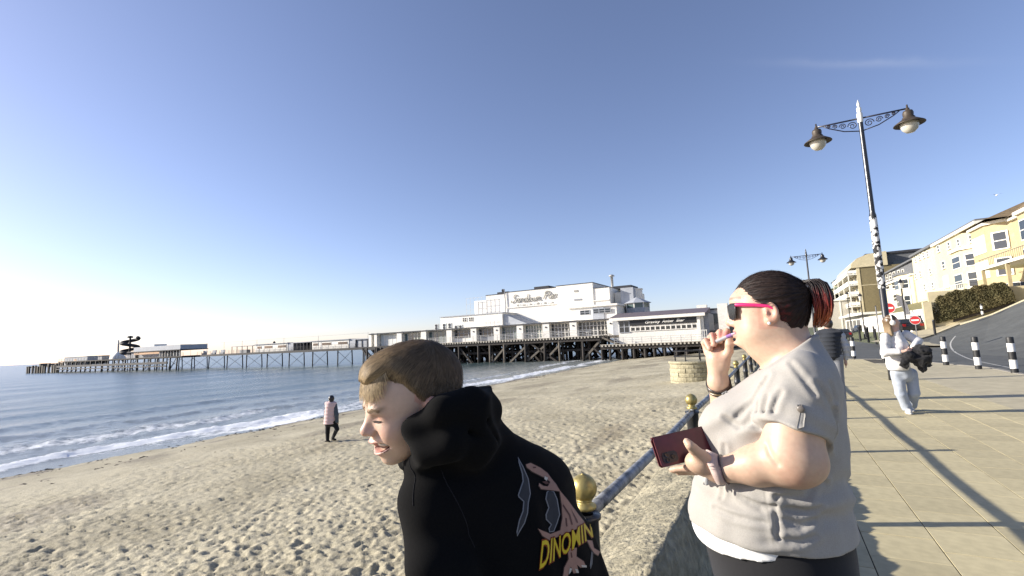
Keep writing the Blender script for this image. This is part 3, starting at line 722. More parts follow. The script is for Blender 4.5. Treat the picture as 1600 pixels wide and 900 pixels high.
# right-hand stair tower and glazed turret
pb('stair_tower', -29.4, -25.2, 101, 110, GZ, 11.0, M_white)
pb('tower_side', -27.6, -25.0, 99.4, 106, GZ, 11.7, M_wgrey)
pmb(MB().lathe([(2.2, 5), (2.2, 11.4), (2.35, 11.4), (2.35, 11.6), (0, 11.7)], 20, (-26.2, 103, 0)), 'round_tower', M_white, smooth=False)
oc = lambda r, z0, z1, r1=None: MB().lathe([(0, z0), (r, z0), (r if r1 is None else r1, z1), (0, z1)], 8, (-24.3, 99, 0))
pmb(oc(2.5, GZ, 7.3), 'turret_wall', M_wgrey); pmb(oc(2.35, 7.3, 8.25), 'turret_glazing', M_glassg); pmb(oc(2.95, 8.25, 9.5, .15), 'turret_roof', M_wgrey)
for k in range(8): t = math.pi*2*k/8; pmb(MB().bar((-24.3+2.42*math.cos(t), 99+2.42*math.sin(t), 7.2), (-24.3+2.42*math.cos(t), 99+2.42*math.sin(t), 8.3), .2), 'mullion', M_white)
# condensers on the gallery roof
for k, x in enumerate((-67.6, -65.4, -63.9, -62.2, -61.0)):
    u = pb('air_conditioner', x-.45, x+.45, 89.2, 89.8, GZ+.02, GZ+(1.35 if k < 3 else .85), M_pale)
    for j in range(2 if k < 3 else 1): pmb(MB().lathe([(.0, 0), (.3, 0), (.3, .05), (0, .05)], 12).xf(Matrix.Translation((x, 89.17, GZ+.4+.6*j)) @ Matrix.Rotation(math.pi/2, 4, 'X')), 'fan_grille', M_dark, u)
# scaffold and roof railings
m = MB()
for i in range(7): m.bar((-64.5+1.1*i, 97.2, 8.1), (-64.5+1.1*i, 97.2, 12.6), .05)
for z in (9.6, 11, 12.4): m.bar((-64.5, 97.2, z), (-57.5, 97.2, z), .05)
pmb(m, 'roof_railing', M_galv)
m = MB()
for i in range(9): m.bar((-57+1.1*i, 91.0, GZ), (-57+1.1*i, 91.0, 6.9 if i < 5 else 5.8), .05)
for z in (5.7, 6.5): m.bar((-57, 91.0, z), (-52.5, 91.0, z), .05)
pmb(m, 'roof_railing', M_galv)
# script lettering "Sandown Pier"
GL = {'S': ([(.75, .85), (.6, 1.0), (.38, .95), (.3, .75), (.45, .55), (.55, .35), (.4, .08), (.1, .0), (-.05, .12), (.08, .22)], .72),
 'a': ([(.42, .42), (.22, .46), (.04, .28), (.08, .04), (.24, .02), (.4, .25), (.44, .45), (.4, .1), (.5, 0), (.6, .12)], .58),
 'n': ([(.05, .4), (.1, .44), (.06, .02), (.1, .25), (.28, .45), (.38, .38), (.36, .08), (.46, 0), (.58, .12)], .56),
 'd': ([(.42, .40), (.22, .46), (.04, .28), (.08, .04), (.24, .02), (.42, .3), (.52, .98), (.42, .1), (.52, 0), (.62, .12)], .6),
 'o': ([(.3, .46), (.08, .34), (.06, .08), (.22, 0), (.4, .14), (.4, .38), (.3, .46), (.42, .36), (.58, .4)], .54),
 'w': ([(.02, .42), (.06, .1), (.16, .0), (.28, .12), (.32, .42), (.36, .1), (.48, .0), (.6, .15), (.62, .44), (.74, .36)], .72),
 'P': ([(.12, .0), (.38, .95), (.2, .75), (.4, .98), (.75, .92), (.78, .66), (.52, .48), (.28, .5)], .78),
 'i': ([(.08, .42), (.04, .1), (.14, 0), (.26, .12)], .26),
 'e': ([(.06, .2), (.3, .3), (.28, .46), (.1, .4), (.04, .14), (.18, 0), (.42, .14)], .42),
 'r': ([(.04, .38), (.12, .5), (.22, .42), (.34, .44), (.28, .1), (.38, 0)], .4)}
def script_word(txt, x0, x1, z0, h, y, th, slope=0.):
    tot = sum(GL[c][1] if c != ' ' else .32 for c in txt); sc = (x1-x0)/tot; cx = 0
    for c in txt:
        if c == ' ': cx += .32; continue
        m = MB(); pts = [Vector((p[0]+.18*p[1], p[1])) for p in GL[c][0]]; sm = []
        for i in range(len(pts)-1):
            a, b, c2, d = pts[max(i-1, 0)], pts[i], pts[i+1], pts[min(i+2, len(pts)-1)]
            for k in range(4):
                t = k/4; sm.append(.5*((2*b)+(c2-a)*t+(2*a-5*b+4*c2-d)*t*t+(3*b-a-3*c2+d)*t**3))
        sm.append(pts[-1])
        P = [(x0+(cx+p.x)*sc, y, z0+p.y*h+slope*(cx+p.x)*sc) for p in sm]
        m.tube(P, th, 6); m.v = [(a, y+(b-y)*.6, c_) for a, b, c_ in m.v]
        pmb(m, 'letter', M_letter)
        if c == 'i': pmb(MB().box(x0+(cx+.25)*sc, x0+(cx+.36)*sc, y-.08, y+.08, z0+.6*h, z0+.7*h), 'letter', M_letter)
        cx += GL[c][1]
script_word('Sandown', -52.6, -45.2, 10.55, 1.65, 97.68, .12)
script_word('Pier', -44.7, -41.2, 10.75, 1.65, 97.68, .13)
for k in range(16): pb('lettering_remnant', -51.2+.58*k, -50.95+.58*k+.2*rs.random(), 97.78, 97.86, 9.62, 9.85+.25*rs.random(), M_pale if k % 3 else M_letter)
pb('wall_plaque', -37.2, -36.3, 97.6, 97.72, 11.6, 12.0, M_letter); pb('wall_plaque', -37.3, -35.6, 97.6, 97.72, 9.75, 10.1, M_vent)
# tables and seats on the terrace, countable at the rail
tab = MB(); tab.lathe([(0, .7), (.45, .7), (.45, .74), (0, .74)], 10); tab.tube([(0, 0, 0), (0, 0, .7)], .04, 6); tab.lathe([(0, 0), (.25, 0), (.2, .05), (0, .05)], 8)
tm = tab.mesh('terrace_table', M_letw)
for k, x in enumerate((-41.5, -39.2, -36.0, -32.4, -30.2)):
    t = link(bpy.data.objects.new('terrace_table', tm)); t.location = (x, 85.4, DZ-.03)
    tag(t, 'round white table on the pier terrace, %s from the stairs' % ('fifth', 'fourth', 'third', 'second', 'first')[k], 'table', 'tables on the pier terrace')

# ---------------------------------------------------------------- bar building by the shore end
bar = thing('pier_bar', 'low white bar building with long black sign board and row of square windows', 'bar building', (-18, 86, .35))
PO = Vector((-18, 86, .35))
def bb(*a): return pb(*a, bar)
bb('wall', -24.8, -10.4, 86.3, 94, .33, 4.7, M_white)
bb('side_wall', -26.1, -24.8, 87.2, 94, .33, 5.0, M_wgrey)
m = MB(); m.add([(-26.3, 85.6, 5.05), (-9.8, 85.6, 5.05), (-9.8, 92, 6.1), (-26.3, 92, 6.1), (-26.3, 85.6, 4.9), (-9.8, 85.6, 4.9), (-9.8, 92, 4.9), (-26.3, 92, 4.9)], [(0, 1, 2, 3), (0, 4, 5, 1), (1, 5, 6, 2), (3, 7, 4, 0), (4, 7, 6, 5)]); pmb(m, 'roof', M_roofp, bar)
bb('fascia', -26.2, -10.0, 85.45, 85.75, 4.5, 5.0, M_white)
sg = bb('sign_board', -22.6, -11.5, 86.0, 86.2, 3.5, 4.42, M_sign)
def flat_text(txt, size, mat, parent, loc, rot, shear=.2, extrude=.02, width=None, offset=0):
    c = bpy.data.curves.new('lettering', 'FONT'); c.body = txt; c.size = size; c.shear = shear; c.extrude = extrude; c.offset = offset; c.resolution_u = 3
    o = bpy.data.objects.new('lettering', c); COL.objects.link(o); dg = bpy.context.evaluated_depsgraph_get()
    me = bpy.data.meshes.new_from_object(o.evaluated_get(dg)); bpy.data.objects.remove(o)
    n = np.empty(len(me.vertices)*3); me.vertices.foreach_get('co', n); n = n.reshape(-1, 3)
    if width: n[:, 0] *= width/(n[:, 0].max()-n[:, 0].min())
    me.vertices.foreach_set('co', n.ravel()); me.materials.clear(); me.materials.append(mat)
    ob = bpy.data.objects.new('lettering', me)
    if parent is not None or loc is not None: link(ob, parent); ob.location = loc; ob.rotation_euler = rot
    return ob
flat_text('Gravity', .66, M_letw, sg, (-20.0+18, 85.96-86, 3.74-.35), (math.pi/2, 0, 0), .25, .03, 2.6, .012)
flat_text('Amber', .66, M_letw, sg, (-17.0+18, 85.96-86, 3.76-.35), (math.pi/2, 0, 0), .25, .03, 2.0, .012)
flat_text('Bar', .66, M_letw, sg, (-14.7+18, 85.96-86, 3.78-.35), (math.pi/2, 0, 0), .25, .03, 1.4, .012)
glazing(-22.6, -11.4, 86.22, 2.45, 3.42, 13, (.78,), M_white, M_glass, bar, .1)
glazing(-24.6, -22.8, 86.22, 2.3, 4.4, 2, (.5,), M_wgrey, M_glass, bar, .07)
bb('corner_post', -11.35, -10.9, 86.0, 86.3, .35, 4.6, M_white)
bb('end_wall', -10.4, -9.6, 86.6, 94, .33, 4.9, M_vent)
m = MB()
for i in range(20): m.box(-16.2+.34*i, -16.12+.34*i, 83.2, 83.26, .35, 2.1)
m.box(-16.3, -9.6, 83.18, 83.28, 2.05, 2.15); m.box(-16.3, -9.6, 83.18, 83.28, .9, .98); pmb(m, 'picket_screen', M_letw, bar)
# shore-end entrance hall
ent = thing('entrance_hall', 'pale flat-roofed pier entrance hall with white blind towers behind the bar', 'building', (0, 98, 0))
PO = Vector((0, 98, 0))
pb('wall', -12.4, 3.4, 98.6, 112, -.5, 5.9, M_vent, ent); pb('roof', -12.6, 3.6, 98.4, 112, 5.9, 6.2, M_dark, ent)
for x in (-12.8, -9.2, -3.4, 2.4): pb('pier_tower', x, x+1.75, 97.9, 99.5, -.5, 6.95, M_white, ent)
pb('glazed_band', -10.9, -9.3, 98.3, 98.6, 3.4, 5.2, M_glass, ent); pb('dark_band', -10.9, -9.3, 98.25, 98.6, 1.0, 3.2, M_dark, ent)
pb('glazed_band', -7.3, -3.6, 98.3, 98.6, 3.4, 5.2, M_glass, ent)
pb('awning', -7.3, 2.0, 96.8, 98.6, 2.9, 3.2, M_pale, ent)
PO = Vector((0, 0, 0))

# ---------------------------------------------------------------- sheds and rides out along the pier
def shed(label, x0, x1, wins):
    t = thing('pier_shed', label, 'shed', (x0, 91, DZ), group='white sheds along the pier neck')
    L_ = x1-x0
    def q(n, a, b, c, d, e, f, mt, par=t): return MB().box(a, b, c, d, e, f).build(n, mt, par)
    q('wall', 0, L_, 0, 5, 0, 2.15, M_white); q('roof', -.25, L_+.25, -.3, 5.2, 2.15, 2.32, M_wgrey)
    q('end_panel', L_+.0, L_+2.2, .1, 5, 0, 2.15, M_wgrey)
    for a, b in wins:
        w = q('window', a, b, -.05, 0.02, .95, 1.7, M_letw)
        n = max(2, round((b-a)/.8))
        for i in range(n): q('pane', a+.08+(b-a-.08)*i/n, a+(b-a-.08)*(i+1)/n, -.08, -.04, 1.02, 1.63, M_glass, w)
    return t
shed('white pier shed with shallow windows, farther from the shore', -135.2, -120.8, [(1.0, 3.0), (4.2, 7.8), (10.2, 14.0)])
s2 = shed('white pier shed with dark windows, nearer to the shore', -110.8, -97, [(.4, 2.6), (3.8, 7.4), (9.9, 13.4)])
MB().lathe([(0, 2.3), (.35, 2.3), (.35, 2.7), (0, 3)], 8, (7.2, 1, 0)).build('roof_vent', M_dark, [o for o in S.objects if o.get('label', '').startswith('white pier shed with shallow')][0])
cov = thing('covered_walkway', 'dark posted shelter linking the two white pier sheds', 'shelter', (-115.5, 92, DZ))
MB().box(-3.0, 4.2, -1, 3.5, 2.05, 2.25).build('roof', M_wgrey, cov)
for i in range(6): MB().box(-2.9+1.35*i, -2.7+1.35*i, -.95, -.75, 0, 2.05).build('post', M_dark, cov)
MB().box(-3, 4.2, 3, 3.2, 0, 2.05).build('back_wall', M_glass, cov)
cov = thing('covered_walkway', 'grey panelled link shelter between pavilion and nearer pier shed', 'shelter', (-91.3, 92, DZ))
MB().box(-3.6, 4.4, -1, 3.5, 2.0, 2.2).build('roof', M_wgrey, cov); MB().box(-3.4, 4.2, -.6, 3.2, 0, 2.0).build('wall', M_wgrey, cov)
for i in range(5): MB().box(-3.3+1.8*i, -3.15+1.8*i, -.75, -.6, 0, 2.0).build('batten', M_dark, cov)
cab = thing('pier_cabin', 'plain white and grey cabin at the seaward end of the pier', 'cabin', (-242, 88, .35))
MB().box(-10, 9.6, 0, 7, 0, 3.1).build('wall', M_wgrey, cab); MB().box(-10.2, 9.8, -.2, 7.2, 3.1, 3.25).build('roof', M_pale, cab); MB().box(-10.15, -10, .1, 7, 0, 3.1).build('end_wall', M_white, cab)
MB().box(-1.6, .6, -.06, 0, 1.2, 2.4).build('window', M_glass, cab)
sh = thing('pier_shelter', 'dark flat-roofed shelter with deep grey roof band near the pier head', 'shelter', (-185, 89, DZ))
MB().box(-12, 17, -1.5, 7, 2.1, 3.6).build('roof_band', M_wgrey, sh); MB().box(-12.2, 17.2, -1.7, 7.2, 1.85, 2.1).build('roof_soffit', M_dark, sh)
MB().box(-17, 3, 0, 6, 0, 1.85).build('back_room', M_vent, sh); MB().box(-15, 2, -.06, 0, 1.0, 1.7).build('window_band', M_glass, sh)
MB().box(-19, -12, -.5, 6, 1.9, 2.3).build('side_roof', M_dark, sh)
for i in range(8): MB().box(3.5+1.7*i, 3.7+1.7*i, -1, -.8, 0, 1.85).build('post', M_letw, sh)
MB().box(-10, -4, 1, 5, 3.6, 4.4).build('roof_plant', M_pale, sh)
hs = thing('spiral_slide', 'dark spiral slide tower standing on the pier head', 'slide', (-210, 92, DZ))
MB().lathe([(.35, 0), (.3, 6.6), (.3, 7.4), (.9, 7.5), (.9, 8.0), (0, 8.3)], 10).build('tower', M_iron, hs)
T = np.linspace(0, 4.3*math.pi, 60)
m = MB(); m.tube([(2.5*math.cos(t+.6), 2.5*math.sin(t+.6), 7.0*(1-t/(4.3*math.pi))+.5) for t in T], .62, 8); m.build('chute', M_iron, hs, True)
mast = thing('ride_mast', 'thin mast of a fairground ride beside the spiral slide', 'ride', (-218.5, 92, DZ))
MB().tube([(0, 0, 0), (0, 0, 7)], [.35, .2], 8).build('pole', M_vent, mast)
m = MB(); m.bar((-3.5, 0, 5.6), (3, 0, 5.9), .1)
for k in range(4): m.bar((-3+2*k, 0, 5.7), (-2.6+2*k, 0, 3.4), .06)
m.build('swing_arm', M_galv, mast)
MB().lathe([(0, 0), (2.6, 0), (2.2, .9), (1.0, 2.0), (0, 2.9)], 12, (0, 0, 0)).build('canopy', M_letw, mast)
for k, (x, w) in enumerate(((-225, 1.6), (-204, 1.4), (-198, 1.2))):
    t = thing('kiosk', ('low dark kiosk left of the ride mast', 'low dark kiosk right of the spiral slide', 'small dark kiosk beside the dark flat-roofed shelter')[k], 'kiosk', (x, 89, DZ), group='kiosks on the pier head')
    MB().box(-w, w, 0, 2, 0, 1.3).build('body', M_vent, t); MB().box(-w-.15, w+.15, -.2, 2.2, 1.3, 1.5).build('roof', M_dark, t)
cp = thing('pier_canopy', 'light frame canopy with seats on the neck of the pier', 'canopy', (-141, 91, DZ))
MB().box(-6, 4.6, 0, 3, 1.95, 2.1).build('roof', M_wgrey, cp)
for i in range(5): MB().box(-5.8+2.5*i, -5.65+2.5*i, .1, .25, 0, 1.95).build('post', M_iron, cp)
MB().box(-3, .5, .8, 2, 0, .9).build('counter', M_vent, cp)
for k, x in enumerate((-162, -157, -152.5)):
    t = thing('pier_bench', 'dark bench unit on the pier neck, %s along from the grey-roofed shelter' % ('first', 'second', 'third')[k], 'bench', (x, 91.4, DZ), group='benches on the pier neck')
    MB().box(-1, 1, 0, .5, 0, .5).build('seat', M_vent, t); MB().box(-1, 1, .45, .6, .5, 1.3).build('backrest', M_wgrey, t)

# ---------------------------------------------------------------- stone bastion on the beach
bst = thing('stone_bastion', 'rounded buff stone bastion standing on the beach with iron fence on top', 'bastion', (-4.35, 29.6, -1.32))
M_block = pm('bastion_stone', (.40, .36, .24), .9, var=.18, scale=1.6, bump=.6, bscale=14, bdist=.03, grime=.3)
MB().lathe([(1.17, 0), (1.17, 1.2), (0, 1.2)], 24).build('core', pm('bastion_mortar', (.16, .14, .1), .95, var=.2, scale=5), bst)
for c in range(5):
    n = 9; off = (c % 2)*math.pi/n
    for k in range(n):
        m = MB(); a0 = off+2*math.pi*k/n+.008; a1 = off+2*math.pi*(k+1)/n-.008; r = 1.25+random.uniform(-.02, .03); z0, z1 = .24*c+.006, .24*(c+1)-.006
        m.lathe([(1.1, z0), (r, z0), (r+.015, (z0+z1)/2), (r, z1), (1.1, z1)], 3, (0, 0, 0), a0, a1)
        m.build('stone_block', M_block, bst)
MB().lathe([(0, 1.2), (1.29, 1.2), (1.32, 1.27), (1.29, 1.34), (0, 1.34)], 26).build('cap', M_block, bst)
m = MB()
for k in range(8): t = .5+k*.8; m.bar((1.0*math.cos(t), 1.0*math.sin(t), 1.33), (1.0*math.cos(t), 1.0*math.sin(t), 1.95), .05)
for z in (1.6, 1.9): m.tube([(1.0*math.cos(t), 1.0*math.sin(t), z) for t in np.linspace(.5, 6.1, 16)], .03, 5)
m.build('iron_fence', M_iron, bst)
m = MB(); m.add([(.9, -.9, -.2), (2.6, -1.0, -.2), (2.6, .9, -.2), (.9, .9, -.2), (1.0, -.6, 1.15), (2.3, -.6, .85), (2.3, .6, .85), (1.0, .6, 1.15)], [(0, 1, 5, 4), (1, 2, 6, 5), (4, 5, 6, 7), (3, 0, 4, 7)]); m.build('buttress', M_block, bst)
# ================================================================== town side
M_cream = pm('cream_render', (.56, .49, .315), .85, var=.06, scale=.4, grime=.12)
M_cream2 = pm('pale_cream_render', (.58, .52, .36), .85, var=.05, scale=.4, grime=.1)
M_ochre = pm('ochre_render', (.45, .37, .215), .85, var=.07, scale=.4, grime=.15)
M_brown = pm('brown_wall', (.20, .165, .085), .9, var=.08, scale=.5, grime=.15)
M_tile = pm('brown_roof_tile', (.17, .125, .07), .9, var=.25, scale=3, bump=.5, bscale=10)
M_slate = pm('grey_slate', (.13, .135, .14), .85, var=.2, scale=3)
M_trim = pm('white_trim', (.72, .70, .62), .7, var=.05)
M_blind = pm('window_blind', (.62, .62, .58), .4, var=.06, scale=2)
c7 = lambda u, v: (1380+.2444*u, 320+.2444*v)
def block(name, label, cat, x0, x1, y0, y1, z0, z1, mat, group=None):
    t = thing(name, label, cat, (x0, y0, z0), group=group)
    t['org'] = None; del t['org']
    MB().box(0, x1-x0, 0, y1-y0, -2, z1-z0).build('wall', mat, t); return t
def fwin(t, u, v, w, h, X, glass=M_glass, pxf=c7, bars=True):
    """sash window on the sea-facing front (plane x = X), placed from a point of the facade"""
    c = onx(*pxf(u, v), X); a = onx(*pxf(u-w/2, v), X); b = onx(*pxf(u+w/2, v), X); d = onx(*pxf(u, v-h/2), X); e = onx(*pxf(u, v+h/2), X)
    hw = abs(a.y-b.y)/2; hh = abs(d.z-e.z)/2; o = Vector(t.location); Y, Z, XX = c.y-o.y, c.z-o.z, X-o.x
    hw = max(hw, .45)
    m = MB(); f = .12
    m.box(XX-.10, XX+.05, Y-hw-f, Y-hw, Z-hh-f, Z+hh+f); m.box(XX-.10, XX+.05, Y+hw, Y+hw+f, Z-hh-f, Z+hh+f)
    m.box(XX-.10, XX+.05, Y-hw, Y+hw, Z+hh, Z+hh+f); m.box(XX-.18, XX+.05, Y-hw-f*1.5, Y+hw+f*1.5, Z-hh-f*1.3, Z-hh)
    if bars: m.box(XX-.05, XX+.02, Y-hw, Y+hw, Z-.05, Z+.05)
    wd = m.build('window', M_trim, t)
    MB().box(XX-.035, XX-.01, Y-hw, Y+hw, Z+.05, Z+hh).build('pane', glass, wd); MB().box(XX-.03, XX-.005, Y-hw, Y+hw, Z-hh, Z-.05).build('pane', glass, wd)
def bay(t, y0, y1, z0, z1, X, dep, mat, roof=M_trim, wins=(), cap=.35):
    o = Vector(t.location); a = (y1-y0)*.24
    P = [(X-o.x+.1, y0-o.y), (X-o.x-dep, y0+a-o.y), (X-o.x-dep, y1-a-o.y), (X-o.x+.1, y1-o.y)]
    by = MB().prism(P[::-1], z0-o.z, z1-o.z).build('bay', mat, t)
    Q = [(X-o.x+.2, y0-o.y-.25), (X-o.x-dep-.25, y0+a-o.y-.2), (X-o.x-dep-.25, y1-a-o.y+.2), (X-o.x+.2, y1-o.y+.25)]
    MB().prism(Q[::-1], z1-o.z, z1-o.z+cap).build('bay_cornice', roof, by)
    for zc, hh, glass in wins:                      # front light and the angled light facing the viewer, per storey
        m = MB(); m.box(X-o.x-dep-.06, X-o.x-dep+.02, y0+a-o.y+.25, y1-a-o.y-.25, zc-hh-o.z, zc+hh-o.z); w = m.build('window', M_trim, by)
        MB().box(X-o.x-dep-.09, X-o.x-dep-.03, y0+a-o.y+.4, y1-a-o.y-.4, zc-hh+.12-o.z, zc-.05-o.z).build('pane', glass, w); MB().box(X-o.x-dep-.09, X-o.x-dep-.03, y0+a-o.y+.4, y1-a-o.y-.4, zc+.05-o.z, zc+hh-.12-o.z).build('pane', glass, w)
        p0, p1 = Vector((P[0][0]-.1, P[0][1], 0)), Vector((P[1][0], P[1][1], 0)); d = (p1-p0).normalized(); n = Vector((d.y, -d.x, 0)); n = n if n.y < 0 else -n
        L_ = (p1-p0).length
        def sl(i0, i1, za, zb, off, th): 
            q = [p0+d*L_*i0+n*off, p0+d*L_*i1+n*off, p0+d*L_*i1+n*(off+th), p0+d*L_*i0+n*(off+th)]
            return MB().prism([(v.x, v.y) for v in q], za-o.z, zb-o.z)
        w = sl(.2, .8, zc-hh, zc+hh, .0, .06).build('window', M_trim, by)
        sl(.28, .72, zc-hh+.12, zc-.05, .03, .06).build('pane', M_glass, w); sl(.28, .72, zc+.05, zc+hh-.12, .03, .06).build('pane', M_glass, w)
# --- ochre corner house with hipped roof and chimney
XF = 22.0
A = block('seafront_house', 'ochre seafront house with angled bay, brown hipped roof and chimney', 'house', XF, 34, 52, 75.9, 3.6, 11.6, M_ochre)
zA = 3.6
bay(A, 66.5, 74.5, 3.6, 11.55, XF, 1.6, M_ochre, M_trim, [(9.7, .95, M_blind), (7.0, .95, M_blind)], .3)
bay(A, 54.5, 62.5, 3.6, 11.0, XF, 1.6, M_ochre, M_trim, [(9.5, .95, M_glass), (6.9, .95, M_glass)], .3)
m = MB(); e = -.6; x1 = 12.6
m.add([(e, -.6, 8.15), (x1, -.6, 8.15), (x1, 24.2, 8.15), (e, 24.2, 8.15), (5.5, 6, 12.2), (5.5, 18, 12.2)], [(0, 1, 4), (1, 2, 5, 4), (2, 3, 5), (3, 0, 4, 5)]); m.build('roof', M_tile, A)
m = MB(); m.add([(-2.1, 14.2, 8.3), (3, 14, 8.3), (3, 23, 8.3), (-2.1, 22.8, 8.3), (2.6, 18.5, 10.4)], [(0, 1, 4), (1, 2, 4), (2, 3, 4), (3, 0, 4)]); m.build('bay_roof', M_tile, A)
MB().box(-.35, 12.2, -.35, 24.0, 7.85, 8.14).build('cornice', M_trim, A)
ch = MB().box(4.4, 6.2, 17.4, 20.4, 8, 13.0).build('chimney', M_ochre, A); MB().box(4.2, 6.4, 17.2, 20.6, 13.0, 13.4).build('chimney_cap', M_slate, ch)
for k in range(3): MB().lathe([(.18, 13.4), (.15, 14.0)], 8, (5.3, 17.9+.95*k, 0)).build('chimney_pot', M_tile, ch)
MB().box(-3.4, .1, 1, 13.4, 2.95, 3.2).build('balcony_slab', M_trim, A)
m = MB()
for k in range(32): m.bar((-3.3, 1.1+.39*k, 3.2), (-3.3, 1.1+.39*k, 4.0), .018)
m.bar((-3.3, 1, 4.0), (-3.3, 13.4, 4.0), .04); m.build('balcony_railing', M_black, A)
for y in (2, 7, 12.8): MB().box(-3.35, -3.1, y, y+.25, -1, 2.95).build('balcony_post', M_ochre, A)
# --- cream terraces stepping back along the front
B = block('seafront_terrace', 'cream four-storey seafront terrace with small top windows next to the ochre house', 'terrace', XF+.15, 34, 76.0, 94.4, 3.6, 13.0, M_cream)
MB().box(-.35, 11.8, -.1, 18.4, 9.4, 9.75).build('cornice', M_trim, B); MB().box(-.2, 11.5, .1, 18.2, 9.75, 10.0).build('roof_edge', M_slate, B)
for u, v in ((355, 280), (423, 260), (484, 242), (562, 217)): fwin(B, u, v, 14, 40, XF+.15)
fwin(B, 388, 384, 18, 44, XF+.15); fwin(B, 405, 492, 30, 70, XF+.15, M_blind)
bay(B, 77.0, 83.8, 3.6, 10.35, XF+.15, 1.25, M_cream, M_trim, [(9.0, .8, M_glass), (6.6, .95, M_glass)], .35)
MB().box(-.12, .0, .05, .35, -2, 9.3).build('downpipe', M_ochre, B)
Cb = block('seafront_terrace', 'cream terrace block between the tall terrace and the low slate-roofed wing', 'terrace', XF+.4, 34, 94.5, 109.0, 3.6, 13.3, M_cream2)
MB().box(-.4, 11.6, -.05, 14.6, 9.7, 10.05).build('roof_edge', M_slate, Cb)
for u, v in ((208, 345), (234, 333), (260, 322), (286, 312), (304, 425), (240, 440), (268, 525), (320, 515), (210, 455)): fwin(Cb, u, v, 9, 34, XF+.4)
D = block('seafront_terrace', 'low cream seaside wing with a row of attic windows under slate', 'terrace', XF+.2, 34, 109.1, 137, 2.0, 10.2, M_cream2)
MB().box(-.4, 11.6, -.05, 28, 8.2, 8.5).build('cornice', M_trim, D); MB().box(.8, 11, .4, 27.5, 8.5, 11.0).build('attic', M_slate, D)
MB().box(.3, 11.4, .2, 27.8, 11.0, 11.3).build('roof_edge', M_slate, D)
for u, v in ((25, 465), (48, 458), (72, 450), (102, 440), (128, 435)): fwin(D, u, v, 12, 40, XF+1.0)
for u, v in ((70, 515), (80, 595), (30, 520)): fwin(D, u, v, 24, 40, XF+.2)
bay(D, 110.2, 117.5, 2.0, 10.6, XF+.2, 1.5, M_cream2, M_slate, [(8.9, .9, M_glass), (5.8, 1.0, M_glass)], .4)
# railing along the front of the terrace and the retaining bank
fr = thing('front_fence', 'thin white iron fence along the foot of the cream terrace', 'fence', (20.6, 76, 5.3))
for k in range(34): MB().box(-.03, .03, .7*k-.03, .7*k+.03, 0, 1.0).build('picket', M_trim, fr)
for z in (.15, .95): MB().box(-.035, .035, -.1, 23.3, z-.03, z+.03).build('fence_rail', M_trim, fr)
bk = MB(); bk.add([(12.6, 58, 2.9), (21.9, 62, 5.2), (21.9, 112, 5.2), (12.6, 96, 2.9), (12.6, 58, 0), (21.9, 62, 0)], [(0, 1, 2, 3), (4, 5, 1, 0)])
tag(bk.build('grass_bank', pm('olive_bank', (.20, .18, .075), .95, var=.2, scale=.8, bump=.4, bscale=6, bdist=.1)), kind='structure')
ww = thing('boundary_wall', 'bright white boundary wall below the olive grass bank', 'wall', (12.2, 57.5, 0))
MB().box(0, .4, 0, 38, -.5, 2.75).build('wall', M_white, ww); MB().box(-.08, .48, -.1, 38.1, 2.75, 2.9).build('coping', M_trim, ww)
MB().box(-.1, .5, -.35, .15, -.5, 3.5).build('gate_pier', M_cream, ww); MB().box(.4, 8, 0, .3, 1.2, 4.4).build('return_wall', M_cream, ww)
for k in range(9): MB().box(-.12, 0, 2+4*k, 2.4+4*k, -.5, 2.75).build('buttress', M_white, ww)
# --- flats with balconies
FL = thing('apartment_block', 'brown-walled apartment block with white balconies and curved white top floor', 'apartment block', (18.4, 141, 0))
MB().box(0, 12, 0, 34, -1, 15.6).build('wall', M_brown, FL); MB().box(-.1, 0, .2, 34, -1, 15.4).build('balcony_wall', M_cream, FL)
MB().box(-.15, .5, -.1, .0, -1, 15.6).build('corner_strip', M_cream, FL)
MB().box(0, 12, -.06, 0, 11.2, 11.35).build('string_course', M_cream, FL)
for f in range(6):
    z = 1.2+2.55*f
    b = MB().box(-2.0, 0, 0, 33.5, z, z+.22).build('balcony_slab', M_trim, FL)
    m = MB(); m.box(-2.0, -1.92, 0, 33.5, z+.4, z+1.1); m.box(-2, 0, 0, .08, z+.4, z+1.1); m.build('balcony_rail', M_letw, b)
    for k in range(6): MB().box(-.16, -.1, 1.5+5.4*k, 4.3+5.4*k, z+.25, z+2.2).build('window', M_glass, FL)
for k in range(4): MB().box(-1.95, -1.75, .1+11*k, .3+11*k, -1, 15.4).build('balcony_post', M_trim, FL)
m = MB(); pr = [(-1.2, 15.6), (-1.0, 16.6), (.2, 17.8), (2.4, 18.6), (6, 18.9), (6, 15.6)]
m.add([(a, -.3, b) for a, b in pr]+[(a, 30, b) for a, b in pr], [tuple(range(6))[::-1], tuple(range(6, 12))]+[(i, (i+1) % 6, 6+(i+1) % 6, 6+i) for i in range(6)]); m.build('curved_top', M_cream, FL)
MB().box(6, 32, 2, 20, 12, 18.4).build('upper_wing', M_slate, FL); MB().box(2.2, 32.4, 1.6, 20.4, 18.4, 18.9).build('wing_roof', M_dark, FL)
for k in range(7): MB().box(7.5+3.2*k, 9.4+3.2*k, 1.93, 2.0, 14.6, 16.6).build('window', M_pale if k % 2 else M_glass, FL)
MB().box(24, 28, 4, 8, 18.9, 20).build('lift_house', M_dark, FL)
